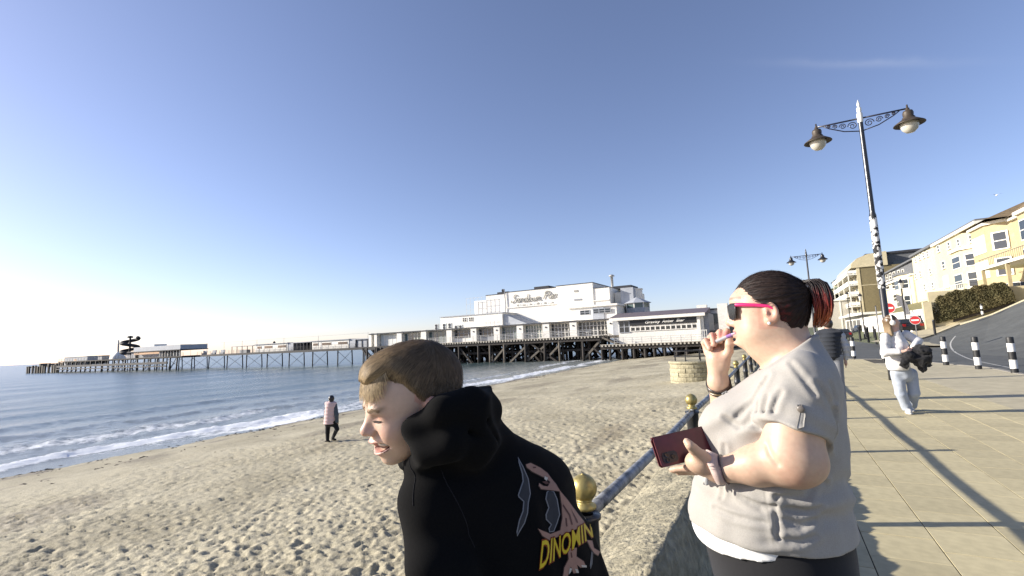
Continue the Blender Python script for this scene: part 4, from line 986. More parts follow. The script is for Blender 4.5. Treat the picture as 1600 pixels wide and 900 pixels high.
# --- far villa, low annexe and trees
V2 = thing('far_villa', 'distant pale villa with stacked green hipped roofs', 'villa', (24, 205, 0))
for k, (w, z0, z1) in enumerate(((13, 0, 11.5), (10, 11.5, 16), (7, 16, 19))):
    MB().box(-w/2, w/2, 0, 12, z0, z1-.8).build('storey', M_cream2, V2)
    m = MB(); a = w/2+.8; m.add([(-a, -.8, z1-.8), (a, -.8, z1-.8), (a, 12.8, z1-.8), (-a, 12.8, z1-.8), (-a*.5, 3, z1+.6), (a*.5, 3, z1+.6), (a*.5, 9, z1+.6), (-a*.5, 9, z1+.6)], [(0, 1, 5, 4), (1, 2, 6, 5), (2, 3, 7, 6), (3, 0, 4, 7), (4, 5, 6, 7)]); m.build('roof', pm('green_roof', (.20, .24, .17), .8, var=.15), V2)
    for q in range(3): MB().box(-w/2+w*(.12+.3*q), -w/2+w*(.28+.3*q), -.1, 0, z1-3.2, z1-1.5).build('window', M_glass, V2)
AN = block('promenade_hall', 'plain grey-cream hall with flat roof beyond the far lamp', 'hall', 11.0, 20.5, 150, 170, -.3, 8.4, pm('hall_render', (.48, .45, .38), .85, var=.06))
MB().box(-.3, 9.8, -.3, 20.3, 8.7, 9.0).build('roof_edge', M_trim, AN); MB().box(4, 4.3, -.1, 0, 0, 8.7).build('downpipe', M_trim, AN)
SH = thing('seafront_cafe', 'long low white cafe front with dark openings beneath the apartment block', 'cafe', (14.6, 104, 0))
MB().box(0, 6, 0, 34, -1, 3.6).build('wall', M_white, SH); MB().box(-1.2, 6.2, -.3, 34.2, 3.6, 4.0).build('canopy', M_letw, SH)
for k in range(6): MB().box(-.08, 0, 1+5.4*k, 5+5.4*k, .3, 2.9).build('window', M_glass, SH)
for k in range(3): MB().box(.6+1.8*k, 2.0+1.8*k, -.08, 0, .6, 2.8).build('window', M_glass, SH)
M_leafd = pm('dark_leaf', (.035, .05, .022), .75, var=.4, scale=2)
M_leafb = pm('hedge_leaf', (.14, .11, .045), .85, col2=(.05, .055, .02), scale=.28, var=.3)
M_bark = pm('bark', (.06, .05, .04), .9, var=.3, scale=6)
def leaf_cloud(n, fn, size, seed):
    rr = random.Random(seed); m = MB()
    for i in range(n):
        c = Vector(fn(rr)); a = Vector((rr.gauss(0, 1), rr.gauss(0, 1), rr.gauss(0, 1))).normalized(); b = a.cross(Vector((rr.gauss(0, 1), rr.gauss(0, 1), rr.gauss(0, 1)))).normalized()
        s = size*rr.uniform(.6, 1.4); m.add([c-a*s, c-b*s*.45, c+a*s, c+b*s*.45], [(0, 1, 2, 3)])
    return m
for k, (x, y, z, r, h) in enumerate(((16.5, 190, 3, 3.6, 13.5), (19.5, 186, 3, 3.0, 11.0))):
    t = thing('evergreen_tree', ('taller' if k == 0 else 'shorter')+' dark evergreen tree beside the apartment block', 'tree', (x, y, 0), group='dark trees by the apartment block')
    MB().tube([(0, 0, -1), (.1, 0, h*.5), (0, .1, h*.9)], [.4, .25, .06], 7).build('trunk', M_bark, t)
    def fn(q, r=r, h=h):
        th = q.uniform(0, 6.28); ph = q.uniform(-1, 1); rr = r*(q.random()**.35)*(.8+.3*math.sin(3*th+2*ph)); s = math.sqrt(1-ph*ph)
        return (rr*s*math.cos(th), rr*s*math.sin(th), h*.62+ph*h*.4)
    leaf_cloud(5000, fn, .38, 20+k).build('crown', M_leafd, t)
# --- hedge beyond the far pavement
HL, HR = atd(1456, 508, 44.5), atd(1586, 470, 41)
hg = thing('hedge', 'long brown-green hedge on the hillside pavement below the cream terrace', 'hedge', tuple(HL))
d = HR-HL; Ln = math.hypot(d.x, d.y); dx = Vector((d.x, d.y, 0)).normalized(); dn = Vector((-dx.y, dx.x, 0))
def hfn(q):
    t = q.random(); top = 2.5-.75*t+.07*math.sin(t*23)+.06*math.sin(t*57); top *= (1-abs(2*t-1)**7)**.5
    w = .9; e = q.random()
    if e < .45: yy, zz = -w*(.8+.3*q.random()), top*q.random()
    elif e < .85: yy, zz = w*q.uniform(-1, 1), top*(1-.12*q.random()**2)+.1*q.random()
    else: yy, zz = w*q.uniform(-.8, .8), top*q.random()
    yy += .05*math.sin(t*40+zz*3); p = dx*(t*Ln)+dn*(yy+1.0); return (p.x, p.y, zz+d.z*t)
leaf_cloud(42000, hfn, .085, 31).build('foliage', M_leafb, hg)
m = MB(); K = 14
for i in range(K):
    t0, t1 = i/K, (i+1)/K
    for t in (t0,):
        P = []
        for tt in (t0, t1):
            for yy, zz in ((.35, -.3), (1.65, -.3), (1.6, 1.7-.75*tt), (.4, 1.7-.75*tt)): q = dx*(tt*Ln)+dn*yy; P.append((q.x, q.y, zz+d.z*tt))
        m.add(P, [(0, 4, 5, 1), (1, 5, 6, 2), (2, 6, 7, 3), (3, 7, 4, 0)])
m.build('woody_core', M_bark, hg)

# ---------------------------------------------------------------- street lamps
M_purple = pm('dark_blue_iron', (.012, .012, .028), .4, var=.3, scale=8, coat=.3)
M_lglass = pm('lamp_glass', (.55, .53, .46), .25, var=.1, spec=.6)
M_lampcap = pm('lamp_cap_bronze', (.07, .055, .04), .5, var=.3, scale=10, metal=.3)
M_fly = pm('torn_white_posters', (.7, .7, .68), .8, col2=(.02, .02, .022), thr=(.47, .50), scale=9, var=.3, detail=3)
def double_lamp(label, loc, sleeve):
    t = thing('street_lamp', label, 'street lamp', loc, group='double street lamps on the promenade')
    MB().lathe([(.0, 0), (.12, 0), (.12, .4), (.1, .45), (.095, 1.1), (.11, 1.13), (.085, 1.2), (.078, 4.6), (.09, 4.65), (.068, 4.75), (.058, 7.45)], 14).build('pole', M_black, t, True)
    if sleeve: MB().lathe([(.088, 2.55), (.096, 2.6), (.094, 3.6), (.098, 3.62), (.09, 4.6), (.08, 4.65)], 16).build('poster_sleeve', M_fly, t, True)
    MB().lathe([(.062, 7.45), (.075, 7.5), (.075, 7.72), (.05, 7.76), (.062, 7.82), (.062, 7.88), (.03, 7.94), (.045, 8.0), (.0, 8.16)], 12).build('finial', M_letw if sleeve else M_black, t, True)
    for s in (-1, 1):
        m = MB(); m.tube([(0, 0, 7.580), (s*1.10, 0, 7.580)], .024, 8)
        m.tube([(s*.05, 0, 7.200), (s*.42, 0, 7.280), (s*.78, 0, 7.460), (s*.92, 0, 7.560)], .016, 6)
        for cx, cz, r in ((.20, 7.400, .12), (.44, 7.440, .09), (.63, 7.480, .065), (.78, 7.520, .045)):
            m.tube([(s*(cx+r*(1-i/30)*math.cos(i*.42)), 0, cz+r*(1-i/30)*math.sin(i*.42)) for i in range(26)], .013, 5)
        arm = m.build('scroll_arm', M_purple, t, True)
        x = s*1.10
        hd = MB().lathe([(.0, 7.700), (.02, 7.690), (.025, 7.600), (.05, 7.580), (.05, 7.530), (.11, 7.500), (.13, 7.440), (.12, 7.340), (.15, 7.310), (.15, 7.280), (.19, 7.250), (.36, 7.130), (.37, 7.110), (.35, 7.105), (.2, 7.170), (.0, 7.200)], 24, (x, 0, 0)).build('lamp_head', M_lampcap if sleeve else M_black, t, True)
        MB().lathe([(.215, 7.150), (.22, 7.080), (.18, 6.960), (.10, 6.880), (.0, 6.860)], 20, (x, 0, 0)).build('lamp_glass', M_lglass, hd, True)
    return t
double_lamp('tall black double street lamp with torn white posters round its pole', (2.75, 17.0, 0), True)
double_lamp('distant dark double street lamp above the ponytail woman', (2.75, 46, -.1), False)
def lantern(label, loc, h):
    t = thing('lantern_post', label, 'lamp post', loc, group='single lantern posts by the far road')
    MB().lathe([(.13, -.6), (.13, .4), (.08, .5), (.06, h-1.0), (.09, h-.95), (.04, h-.85)], 10).build('pole', M_black, t, True)
    ln = MB().lathe([(.12, h-.85), (.22, h-.3)], 6).build('lantern', M_lglass, t); MB().lathe([(.27, h-.3), (.12, h-.05), (.06, h), (.0, h+.18)], 6).build('lantern_cap', M_black, ln)
lantern('black lantern post standing in front of the white cafe front', tuple(atd(1352, 527, 60)), 5.4)
lantern('black lantern post standing in front of the white boundary wall', tuple(atd(1417, 514, 46)), 4.7)
lantern('farthest thin lantern post near the balconies of the flats', tuple(atd(1331, 520, 75)), 6.3)

# ---------------------------------------------------------------- bollards
M_bblk = pm('bollard_black', (.02, .02, .02), .5, var=.3, scale=12)
M_bwht = pm('bollard_white', (.78, .77, .73), .55, var=.1, scale=10)
def bollard_proto():
    t = thing('bollard', 'x', 'bollard', group='black and white bollards')
    r = .085
    for i, (z0, z1) in enumerate(((-.05, .12), (.12, .37), (.37, .60), (.60, .84), (.84, 1.0))):
        prof = [(r, z0), (r, z1)]
        if i == 4: prof += [(r*.92, z1+.02), (0, z1+.025)]
        MB().lathe(prof, 16).build('black_band' if i % 2 == 0 else 'white_band', M_bblk if i % 2 == 0 else M_bwht, t, True)
    return t
bp = bollard_proto()
BL = [((1591, 582), 'black and white bollard nearest the right edge of the picture'), ((1534, 576), 'black and white bollard, middle one of the three right of the girl'),
      ((1483, 570), 'black and white bollard just right of the girl carrying a jacket'), ((1386, 564), 'black and white bollard half hidden behind the girl in white'), ((1338, 560), 'lone black and white bollard left of the girl in white')]
for i, (p, lab) in enumerate(BL):
    o = bp if i == 0 else copy_tree(bp); g = onz(*p, 0); o.location = (g.x-.1, g.y-.1, 0); o['label'] = lab
o = copy_tree(bp); o.location = tuple(atd(1538.5, 494, 41)+Vector((0, .4, .05))); o['label'] = 'small far black and white bollard on the pavement before the hedge'
pb_ = MB().lathe([(.09, -.3), (.09, .95), (.11, 1.0), (.07, 1.1), (0, 1.12)], 10).mesh('plain_bollard', M_black, True)
for k, (px, py, dd) in enumerate(((1344, 528, 44), (1357, 530, 44), (1369, 533, 43), (1366, 524, 58), (1353, 523, 58), (1461, 520, 41))):
    o = link(bpy.data.objects.new('plain_bollard', pb_)); o.location = tuple(atd(px, py, dd))
    tag(o, ('plain black bollard, leftmost of the near row across the road', 'plain black bollard, second in the near row across the road', 'plain black bollard, right end of the near row across the road', 'plain black bollard, right one of the far pair by the cafe', 'plain black bollard, left one of the far pair by the cafe', 'plain black bollard at the foot of the hedge end')[k], 'bollard', 'plain black bollards across the road')

# ---------------------------------------------------------------- signs
M_red = pm('sign_red', (.50, .03, .03), .45, var=.06); M_grey = pm('sign_post_grey', (.2, .2, .2), .5, var=.1, metal=.3)
def no_entry(label, loc, h, r, rz):
    t = thing('no_entry_sign', label, 'road sign', loc, rz, group='red no-entry signs')
    MB().tube([(0, .04, -.8), (0, .04, h+r)], .035, 8).build('post', M_grey, t)
    disc = MB().lathe([(0, 0), (r, 0), (r, .02), (0, .02)], 28).xf(Matrix.Translation((0, 0, h)) @ Matrix.Rotation(math.pi/2, 4, 'X')).build('disc', M_red, t)
    MB().lathe([(r*.93, .022), (r, .022), (r, .03), (r*.93, .03)], 28).xf(Matrix.Translation((0, 0, h)) @ Matrix.Rotation(math.pi/2, 4, 'X')).build('rim', M_letw, disc)
    MB().box(-r*.68, r*.68, -.03, -.02, h-r*.17, h+r*.17).build('white_bar', M_letw, disc)
no_entry('larger red no-entry sign on a post beside the tall lamp', tuple(atd(1397, 545, 28)), 2.35, .30, rad(-8))
no_entry('lower red no-entry sign in front of the white boundary wall', tuple(atd(1433, 524, 40)), 1.25, .36, rad(-8))
ff = thing('feather_flag', 'narrow grey feather flag leaning before the white boundary wall', 'flag', tuple(atd(1427, 512, 48)), rad(-10))
MB().tube([(0, 0, -.5), (-.2, 0, 2.2), (-.6, 0, 3.2), (-1.0, 0, 3.4)], .03, 6).build('pole', M_grey, ff)
m = MB(); m.add([(-.03, .01, 1.3), (-.2, .01, 2.2), (-.6, .01, 3.2), (-1.0, .01, 3.38), (-1.0, .01, 3.0), (-.72, .01, 2.3), (-.42, .01, 1.3)], [(0, 1, 5, 6), (1, 2, 5), (2, 3, 4, 5)])
m.v += [(a, b+.015, c) for a, b, c in m.v]; m.f += [tuple(i+7 for i in f[::-1]) for f in m.f[:3]]; m.mi += [0]*3; m.build('banner', pm('banner_grey', (.16, .16, .17), .7, var=.2, scale=3), ff)
for k, (px, py, dd, h) in enumerate(((1375, 533, 42, 3.0), (1392, 540, 36, 2.6))):
    t = thing('sign_pole', ('thin grey pole in the white cafe background', 'thin pale pole just left of the no-entry sign')[k], 'pole', tuple(atd(px, py, dd)))
    MB().tube([(0, 0, -.5), (0, 0, h)], .05, 8).build('pole', M_grey if k == 0 else M_letw, t); MB().lathe([(.07, h), (0, h+.1)], 8).build('cap', M_black, t)

# ---------------------------------------------------------------- cars
M_tyre = pm('tyre', (.015, .015, .015), .9, var=.2); M_rim = pm('alloy', (.4, .4, .42), .4, metal=.8, var=.1)
M_lite = pm('headlight', (.7, .7, .7), .15, var=.05); M_tail = pm('tail_light', (.3, .01, .01), .3, var=.1)
def car(label, loc, rz, col, pitch=0, group='parked cars'):
    t = thing('parked_car', label, 'car', loc, rz, group); t.rotation_euler = (0, pitch, rz)
    paint = pm('car_paint_%d' % int(sum(c*997 for c in col)), col, .3, var=.04, coat=.7)
    prof = [(-2.1, .35), (-2.12, .75), (-2.0, .98), (-1.75, 1.02), (-1.35, 1.42), (.35, 1.47), (1.05, 1.02), (1.95, .88), (2.1, .62), (2.08, .32)]
    n = len(prof)
    m = MB(); w = lambda z: .86 if z < 1.05 else .66
    m.add([(x, -w(z), z) for x, z in prof]+[(x, w(z), z) for x, z in prof], [tuple(range(n)), tuple(range(n, 2*n))[::-1]]+[(i, n+i, n+(i+1) % n, (i+1) % n) for i in range(n)])
    bd = m.build('body', paint, t)
    for s in (-1, 1):
        for i, (xa, xb, ta, tb) in enumerate(((-1.45, -.45, -1.2, -.42), (-.38, .78, -.36, .38))):
            q = [(xa, s*.845, 1.06), (xb, s*.845, 1.06), (tb, s*.69, 1.4), (ta, s*.69, 1.4)]
            mm = MB(); mm.add(q, [(0, 1, 2, 3)]); mm.v += [(a, b+s*.012, c) for a, b, c in mm.v]; mm.f.append((4, 5, 6, 7)); mm.mi.append(0); mm.build('side_window', M_glass, bd)
        for x in (-1.3, 1.3):
            wh = MB().lathe([(.16, -.1), (.31, -.1), (.33, -.05), (.33, .05), (.31, .1), (.16, .1)], 20).xf(Matrix.Translation((x, s*.8, .33)) @ Matrix.Rotation(math.pi/2, 4, 'X')).build('wheel', M_tyre, t, True)
            MB().lathe([(0, -.11), (.19, -.11), (.19, .11), (0, .11)], 12).xf(Matrix.Translation((x, s*.8, .33)) @ Matrix.Rotation(math.pi/2, 4, 'X')).build('rim', M_rim, wh)
        MB().box(1.93, 2.1, s*.62-.16, s*.62+.16, .66, .82).build('headlight', M_lite, bd); MB().box(-2.13, -2.0, s*.68-.12, s*.68+.12, .72, .95).build('tail_light', M_tail, bd)
    MB().add([(.42, -.62, 1.44), (.42, .62, 1.44), (1.08, .8, 1.04), (1.08, -.8, 1.04)], [(0, 1, 2, 3)]).xf(Matrix.Translation((.015, 0, .015))).build('windscreen', M_glass, bd)
    MB().add([(-1.38, -.62, 1.39), (-1.38, .62, 1.39), (-1.78, .8, 1.03), (-1.78, -.8, 1.03)], [(0, 3, 2, 1)]).xf(Matrix.Translation((-.015, 0, .015))).build('rear_window', M_glass, bd)
    return t
car('white car parked on the slope beyond the right end of the hedge', tuple(atd(1592, 466, 44)), rad(150), (.7, .7, .7), 0)
car('dark car parked before the plain far hall', tuple(onz(1324, 522, -.1)-Vector((8, 68, 0))), rad(95), (.03, .03, .035))
car('black car parked left of the lower no-entry sign', tuple(atd(1413, 522, 47)), rad(100), (.02, .02, .022))
car('black car parked right of the lower no-entry sign', tuple(atd(1441, 516, 47)), rad(85), (.025, .025, .03))
car('dark grey car by the balconies of the flats', tuple(atd(1345, 520, 92)), rad(95), (.06, .06, .065))
# a gull high up
gl = thing('gull', 'tiny gull gliding high above the terrace roofs', 'bird', tuple(atd(1557, 305, 55)))
m = MB(); m.add([(-.6, 0, .1), (-.25, .06, .16), (0, .1, .04), (.25, .06, .16), (.6, 0, .1), (.25, -.1, .14), (0, -.2, 0), (-.25, -.1, .14)], [(0, 1, 7), (1, 2, 6, 7), (2, 3, 5, 6), (3, 4, 5)]); m.build('wing', M_wgrey, gl)
MB().lathe([(0, -.3), (.05, -.2), (.08, 0), (.05, .2), (0, .3)], 8).xf(Matrix.Rotation(math.pi/2, 4, 'X')).build('body', M_letw, gl)
# ================================================================== sculpting tools: distance fields -> meshes
def smin(a, b, k):
    h = np.clip(.5+.5*(b-a)/k, 0, 1); return b+(a-b)*h-k*h*(1-h)
def smax(a, b, k): return -smin(-a, -b, k)
def ell(p, c, r, rot=None):
    x, y, z = p[0]-c[0], p[1]-c[1], p[2]-c[2]
    if rot is not None:
        R = np.array(rot); x, y, z = R[0,0]*x+R[1,0]*y+R[2,0]*z, R[0,1]*x+R[1,1]*y+R[2,1]*z, R[0,2]*x+R[1,2]*y+R[2,2]*z
    k0 = np.sqrt((x/r[0])**2+(y/r[1])**2+(z/r[2])**2)+1e-6
    k1 = np.sqrt((x/r[0]**2)**2+(y/r[1]**2)**2+(z/r[2]**2)**2)+1e-6
    return k0*(k0-1)/k1
def cone(p, a, b, ra, rb):
    a = np.asarray(a, float); b = np.asarray(b, float); d = b-a; L = d@d+1e-12
    h = np.clip(((p[0]-a[0])*d[0]+(p[1]-a[1])*d[1]+(p[2]-a[2])*d[2])/L, 0, 1)
    return np.sqrt((p[0]-a[0]-h*d[0])**2+(p[1]-a[1]-h*d[1])**2+(p[2]-a[2]-h*d[2])**2)-(ra+(rb-ra)*h)
def chain(p, pts, rs, k=.006):
    d = None
    for i in range(len(pts)-1):
        c = cone(p, pts[i], pts[i+1], rs[i], rs[i+1]); d = c if d is None else smin(d, c, k)
    return d
def stack(p, rows, yc=0.):
    """body of elliptical sections; rows (z, centre x, half depth, half width[, centre y])"""
    R = np.array([(r+(0.,))[:5] if len(r) == 4 else r for r in rows]); z = p[2]
    f = lambda i: np.interp(z, R[:, 0], R[:, i])
    hd, hw = f(2), f(3); q = np.sqrt(((p[0]-f(1))/hd)**2+((p[1]-f(4)-yc)/hw)**2)
    d = (q-1)*np.minimum(hd, hw)
    return np.maximum(d, np.maximum(R[0, 0]-z, z-R[-1, 0]))
def rotm(ax, ay, az):
    """rotation matrix from degrees about x, y, z"""
    return np.array((Matrix.Rotation(rad(az), 3, 'Z') @ Matrix.Rotation(rad(ay), 3, 'Y') @ Matrix.Rotation(rad(ax), 3, 'X')))
_CO = np.array([(i, j, k) for i in (0, 1) for j in (0, 1) for k in (0, 1)])
_ED = [(a, b) for a in range(8) for b in range(a+1, 8) if np.abs(_CO[a]-_CO[b]).sum() == 1]
def surface_nets(D, lo, h):
    s = D < 0; nx, ny, nz = D.shape
    c8 = [s[i:nx-1+i, j:ny-1+j, k:nz-1+k] for i, j, k in _CO]
    al = c8[0].copy(); an = c8[0].copy()
    for c in c8[1:]: al &= c; an |= c
    act = an & ~al; A = np.argwhere(act); idx = np.full(act.shape, -1, np.int64); idx[act] = np.arange(len(A))
    d8 = np.stack([D[A[:, 0]+i, A[:, 1]+j, A[:, 2]+k] for i, j, k in _CO], 1)
    acc = np.zeros((len(A), 3)); cnt = np.zeros(len(A))
    for a, b in _ED:
        c = (d8[:, a] < 0) != (d8[:, b] < 0); t = np.where(c, d8[:, a]/np.where(c, d8[:, a]-d8[:, b], 1), 0)
        acc += np.where(c[:, None], _CO[a]+t[:, None]*(_CO[b]-_CO[a]), 0); cnt += c
    V = (A+acc/cnt[:, None])*h+np.asarray(lo)
    Fs = []
    for a in range(3):
        lo_s = [slice(None)]*3; hi_s = [slice(None)]*3; lo_s[a] = slice(0, -1); hi_s[a] = slice(1, None)
        S0, S1 = s[tuple(lo_s)], s[tuple(hi_s)]; o1, o2 = [(1, 2), (2, 0), (0, 1)][a]
        ii = np.argwhere(S0 != S1); ii = ii[(ii[:, o1] > 0) & (ii[:, o1] < D.shape[o1]-1) & (ii[:, o2] > 0) & (ii[:, o2] < D.shape[o2]-1)]
        if not len(ii): continue
        def cell(d1, d2): q = ii.copy(); q[:, o1] -= d1; q[:, o2] -= d2; return idx[q[:, 0], q[:, 1], q[:, 2]]
        Q = np.stack([cell(1, 1), cell(0, 1), cell(0, 0), cell(1, 0)], -1)
        fl = S0[ii[:, 0], ii[:, 1], ii[:, 2]]; Q[~fl] = Q[~fl][:, ::-1]; Fs.append(Q)
    return V, np.concatenate(Fs)
def sculpt(fn, lo, hi, h, B1=16, B=4, slack=.005):
    """mesh of fn = 0; two coarse passes pick the small blocks near the surface, only those are sampled finely"""
    lo = np.asarray(lo, float); n1 = np.ceil((np.asarray(hi)-lo)/(h*B1)).astype(int)
    def at(P, n=30000):                                   # P (N, 3) kept in neighbouring order so that gates can skip
        return np.concatenate([fn([np.ascontiguousarray(P[i:i+n, k]) for k in range(3)]) for i in range(0, len(P), n)])
    g1 = np.stack(np.meshgrid(*[np.arange(k) for k in n1], indexing='ij'), -1).reshape(-1, 3)
    D1 = at((lo+h*B1*(g1+.5)).astype(np.float32)); r = B1//B; n2 = n1*r
    sgn = np.where(D1 < 0, -1., 1.).astype(np.float32).reshape(n1)
    for k in range(3): sgn = np.repeat(sgn, B1, k)
    D = np.pad(sgn, ((0, 1),)*3, mode='edge')
    c1 = g1[np.abs(D1) < h*B1*.87*1.4+slack]; c1 = c1[np.lexsort((c1[:, 0], c1[:, 1], c1[:, 2]))]
    sub = np.stack(np.meshgrid(*[np.arange(r)]*3, indexing='ij'), -1).reshape(-1, 3)
    g2 = (c1[:, None]*r+sub[None]).reshape(-1, 3); D2 = at((lo+h*B*(g2+.5)).astype(np.float32), 8192)
    q = np.arange(B)
    for c0 in range(0, len(g2), 20000):                   # signs of the skipped small blocks
        c = g2[c0:c0+20000]*B; v = np.where(D2[c0:c0+20000] < 0, -1., 1.).astype(np.float32)
        D[c[:, 0, None, None, None]+q[None, :, None, None], c[:, 1, None, None, None]+q[None, None, :, None], c[:, 2, None, None, None]+q[None, None, None, :]] = v[:, None, None, None]
    g3 = g2[np.abs(D2) < h*B*.87*1.5+slack]; q = np.arange(B+1); n = 260
    for c0 in range(0, len(g3), n):
        c = g3[c0:c0+n]*B; I = c[:, 0, None, None, None]+q[None, :, None, None]; J = c[:, 1, None, None, None]+q[None, None, :, None]; K_ = c[:, 2, None, None, None]+q[None, None, None, :]
        X, Y, Z = [np.ascontiguousarray(a, dtype=np.float32) for a in np.broadcast_arrays(lo[0]+h*I, lo[1]+h*J, lo[2]+h*K_)]
        D[I, J, K_] = fn([X, Y, Z])
    D[-1], D[:, -1], D[:, :, -1] = 1, 1, 1
    return surface_nets(D, lo, h)
def gate(p, lo, hi, fn, m=.09):
    """fn only if the sampled points come near its box; otherwise a far-off constant"""
    for k in range(3):
        if p[k].min() > hi[k]+m or p[k].max() < lo[k]-m: return np.float32(.09)+0*p[0]
    return fn(p)
def grad(fn, P, e=.002):
    g = np.stack([fn([P[0]+e*(k == 0), P[1]+e*(k == 1), P[2]+e*(k == 2)])-fn([P[0]-e*(k == 0), P[1]-e*(k == 1), P[2]-e*(k == 2)]) for k in range(3)], -1)
    return g/(np.linalg.norm(g, axis=1, keepdims=True)+1e-9)
def strands(fn, P, dirf, length, steps, width, lift, cols, taper=True, rs=None, curl=0.):
    """ribbon hairs that follow the surface fn = lift along the direction field dirf; returns V, F, colours"""
    p = P.copy(); n = grad(fn, p.T); Ls = []; rs = rs or np.random.RandomState(1)
    L = (np.asarray(length)*np.ones(len(P)))[:, None]; jit = rs.normal(0, 1, (len(P), 3))
    Vs = []; N = len(P)
    for k in range(steps+1):
        d = dirf(p)+jit*curl; d = d-n*(d*n).sum(1, keepdims=True)*.9; d /= np.linalg.norm(d, axis=1, keepdims=True)+1e-9
        w = width*(1-k/steps*.85 if taper else 1); s = np.cross(d, n); s /= np.linalg.norm(s, axis=1, keepdims=True)+1e-9
        Vs.append(p-s*w); Vs.append(p+s*w)
        p = p+d*L/steps; n = grad(fn, p.T); e = fn(list(p.T)); lf = lift*(1+.6*k/steps)
        p = p-n*((e-lf)*.8)[:, None]
    V = np.stack(Vs, 1).reshape(-1, 3); m = 2*(steps+1); base = np.arange(N)[:, None]*m
    F = np.concatenate([base+np.array([[2*k, 2*k+1, 2*k+3, 2*k+2]]) for k in range(steps)])
    return V, F, np.repeat(cols, m, 0)
def merge(parts):
    Vs, Fs, Cs = [], [], []; n = 0
    for V, F, C in parts:
        Vs.append(V); Fs.append(np.asarray(F)+n); Cs.append(C if np.ndim(C) == 2 else np.tile(C, (len(V), 1))); n += len(V)
    return np.concatenate(Vs), np.concatenate(Fs), np.concatenate(Cs)
def tube_np(pts, rs, n=8, col=(.5, .5, .5)):
    m = MB(); m.tube([tuple(q) for q in pts], rs, n, cap=False); V = np.array(m.v); return V, np.array(m.f), np.tile(col, (len(V), 1))
M_skin = vm('skin', .48, bump=.12, bscale=420, bdist=.0012, var=.05, vscale=90, spec=.4, sss=.12)
M_cloth = vm('cloth', .9, bump=.25, bscale=500, bdist=.0012, var=.06, vscale=160, spec=.15, sheen=.15)
M_heather = vm('heather_jersey', .92, bump=.25, bscale=600, bdist=.001, var=.10, vscale=420, spec=.12, sheen=.1)
M_hairm = vm('hair', .38, var=.15, vscale=60, spec=.5)
M_fleece = vm('black_fleece', .95, bump=.3, bscale=700, bdist=.001, var=.12, vscale=300, spec=.05, sheen=.02)
M_plastic = vm('worn_plastic', .3, var=.05, spec=.5)
# ================================================================== woman by the wall, facing the sea
WX, WY = 0.0, 1.62
woman = thing('person', 'woman in grey T-shirt with red-tipped ponytail and pink sunglasses by the sea wall', 'person', (WX, WY, 0))
def WL(px, py, Y): q = ony(px, py, Y); return np.array((WX-q.x, WY-q.y, q.z))
def wput(name, V, F, mat, col, parent=woman):
    W_ = np.stack([-V[:, 0], -V[:, 1], V[:, 2]], -1)
    return np_mesh(name, W_, F, mat, cols=col, parent=parent)
TROWS = [(.80, .045, .188, .225), (.90, .054, .196, .24), (.98, .062, .200, .245), (1.05, .056, .190, .234), (1.10, .050, .182, .224), (1.18, .040, .183, .220),
         (1.25, .036, .178, .218), (1.30, .014, .157, .21), (1.35, -.018, .122, .20), (1.40, -.045, .085, .16), (1.44, -.05, .062, .09), (1.47, -.045, .05, .06)]
SL_, EL_, WR_ = np.array((-.035, .185, 1.355)), WL(1238, 720, 1.385), WL(1120, 735, 1.40)
SR_, ER_ = np.array((-.03, -.185, 1.36)), np.array((.16, -.20, 1.16)); WRR = WL(1122, 597, 1.66)
def w_torso(p, off=0.):
    d = stack(p, TROWS)
    for s in (1, -1): d = smin(d, ell(p, (-.04, s*.16, 1.352), (.076, .08, .062)), .05)
    d = smin(d, ell(p, (.116, .085, 1.235), (.098, .10, .09)), .05); d = smin(d, ell(p, (.116, -.085, 1.235), (.098, .10, .09)), .05)
    d = smin(d, ell(p, (.108, 0, .99), (.155, .2, .12)), .06)
    return d-off
def w_larm0(p): return smin(cone(p, SL_, EL_+np.array((.0, 0, .02)), .074, .066), cone(p, EL_, EL_*.55+WR_*.45, .055, .047), .03)
def _pull(P, f):
    P = np.array(P, float)
    for _ in range(8): e = f(list(P.T)); P = P-grad(f, P.T)*(e)[:, None]
    return P
ELC = _pull([WL(1199, 694, 1.35), WL(1204, 712, 1.33), WL(1214, 726, 1.32)], w_larm0); ELD = _pull([WL(1236, 746, 1.33), WL(1250, 742, 1.32), WL(1266, 744, 1.33)], w_larm0)
def w_larm(p):
    d = cone(p, SL_, EL_+np.array((.0, 0, .02)), .074, .066)
    d = smin(d, ell(p, EL_+np.array((-.012, 0, -.005)), (.062, .056, .05)), .03)
    m = EL_*.55+WR_*.45
    d = smin(d, cone(p, EL_, m, .055, .047), .03); d = smin(d, cone(p, m, WR_, .047, .028), .02)
    d = smax(d, -chain(p, ELC, [.0002, .0012, .0004], .003), .016)
    return d
def w_rarm(p):
    d = smin(cone(p, SR_, ER_, .075, .062), cone(p, ER_, WRR, .055, .030), .02); return d
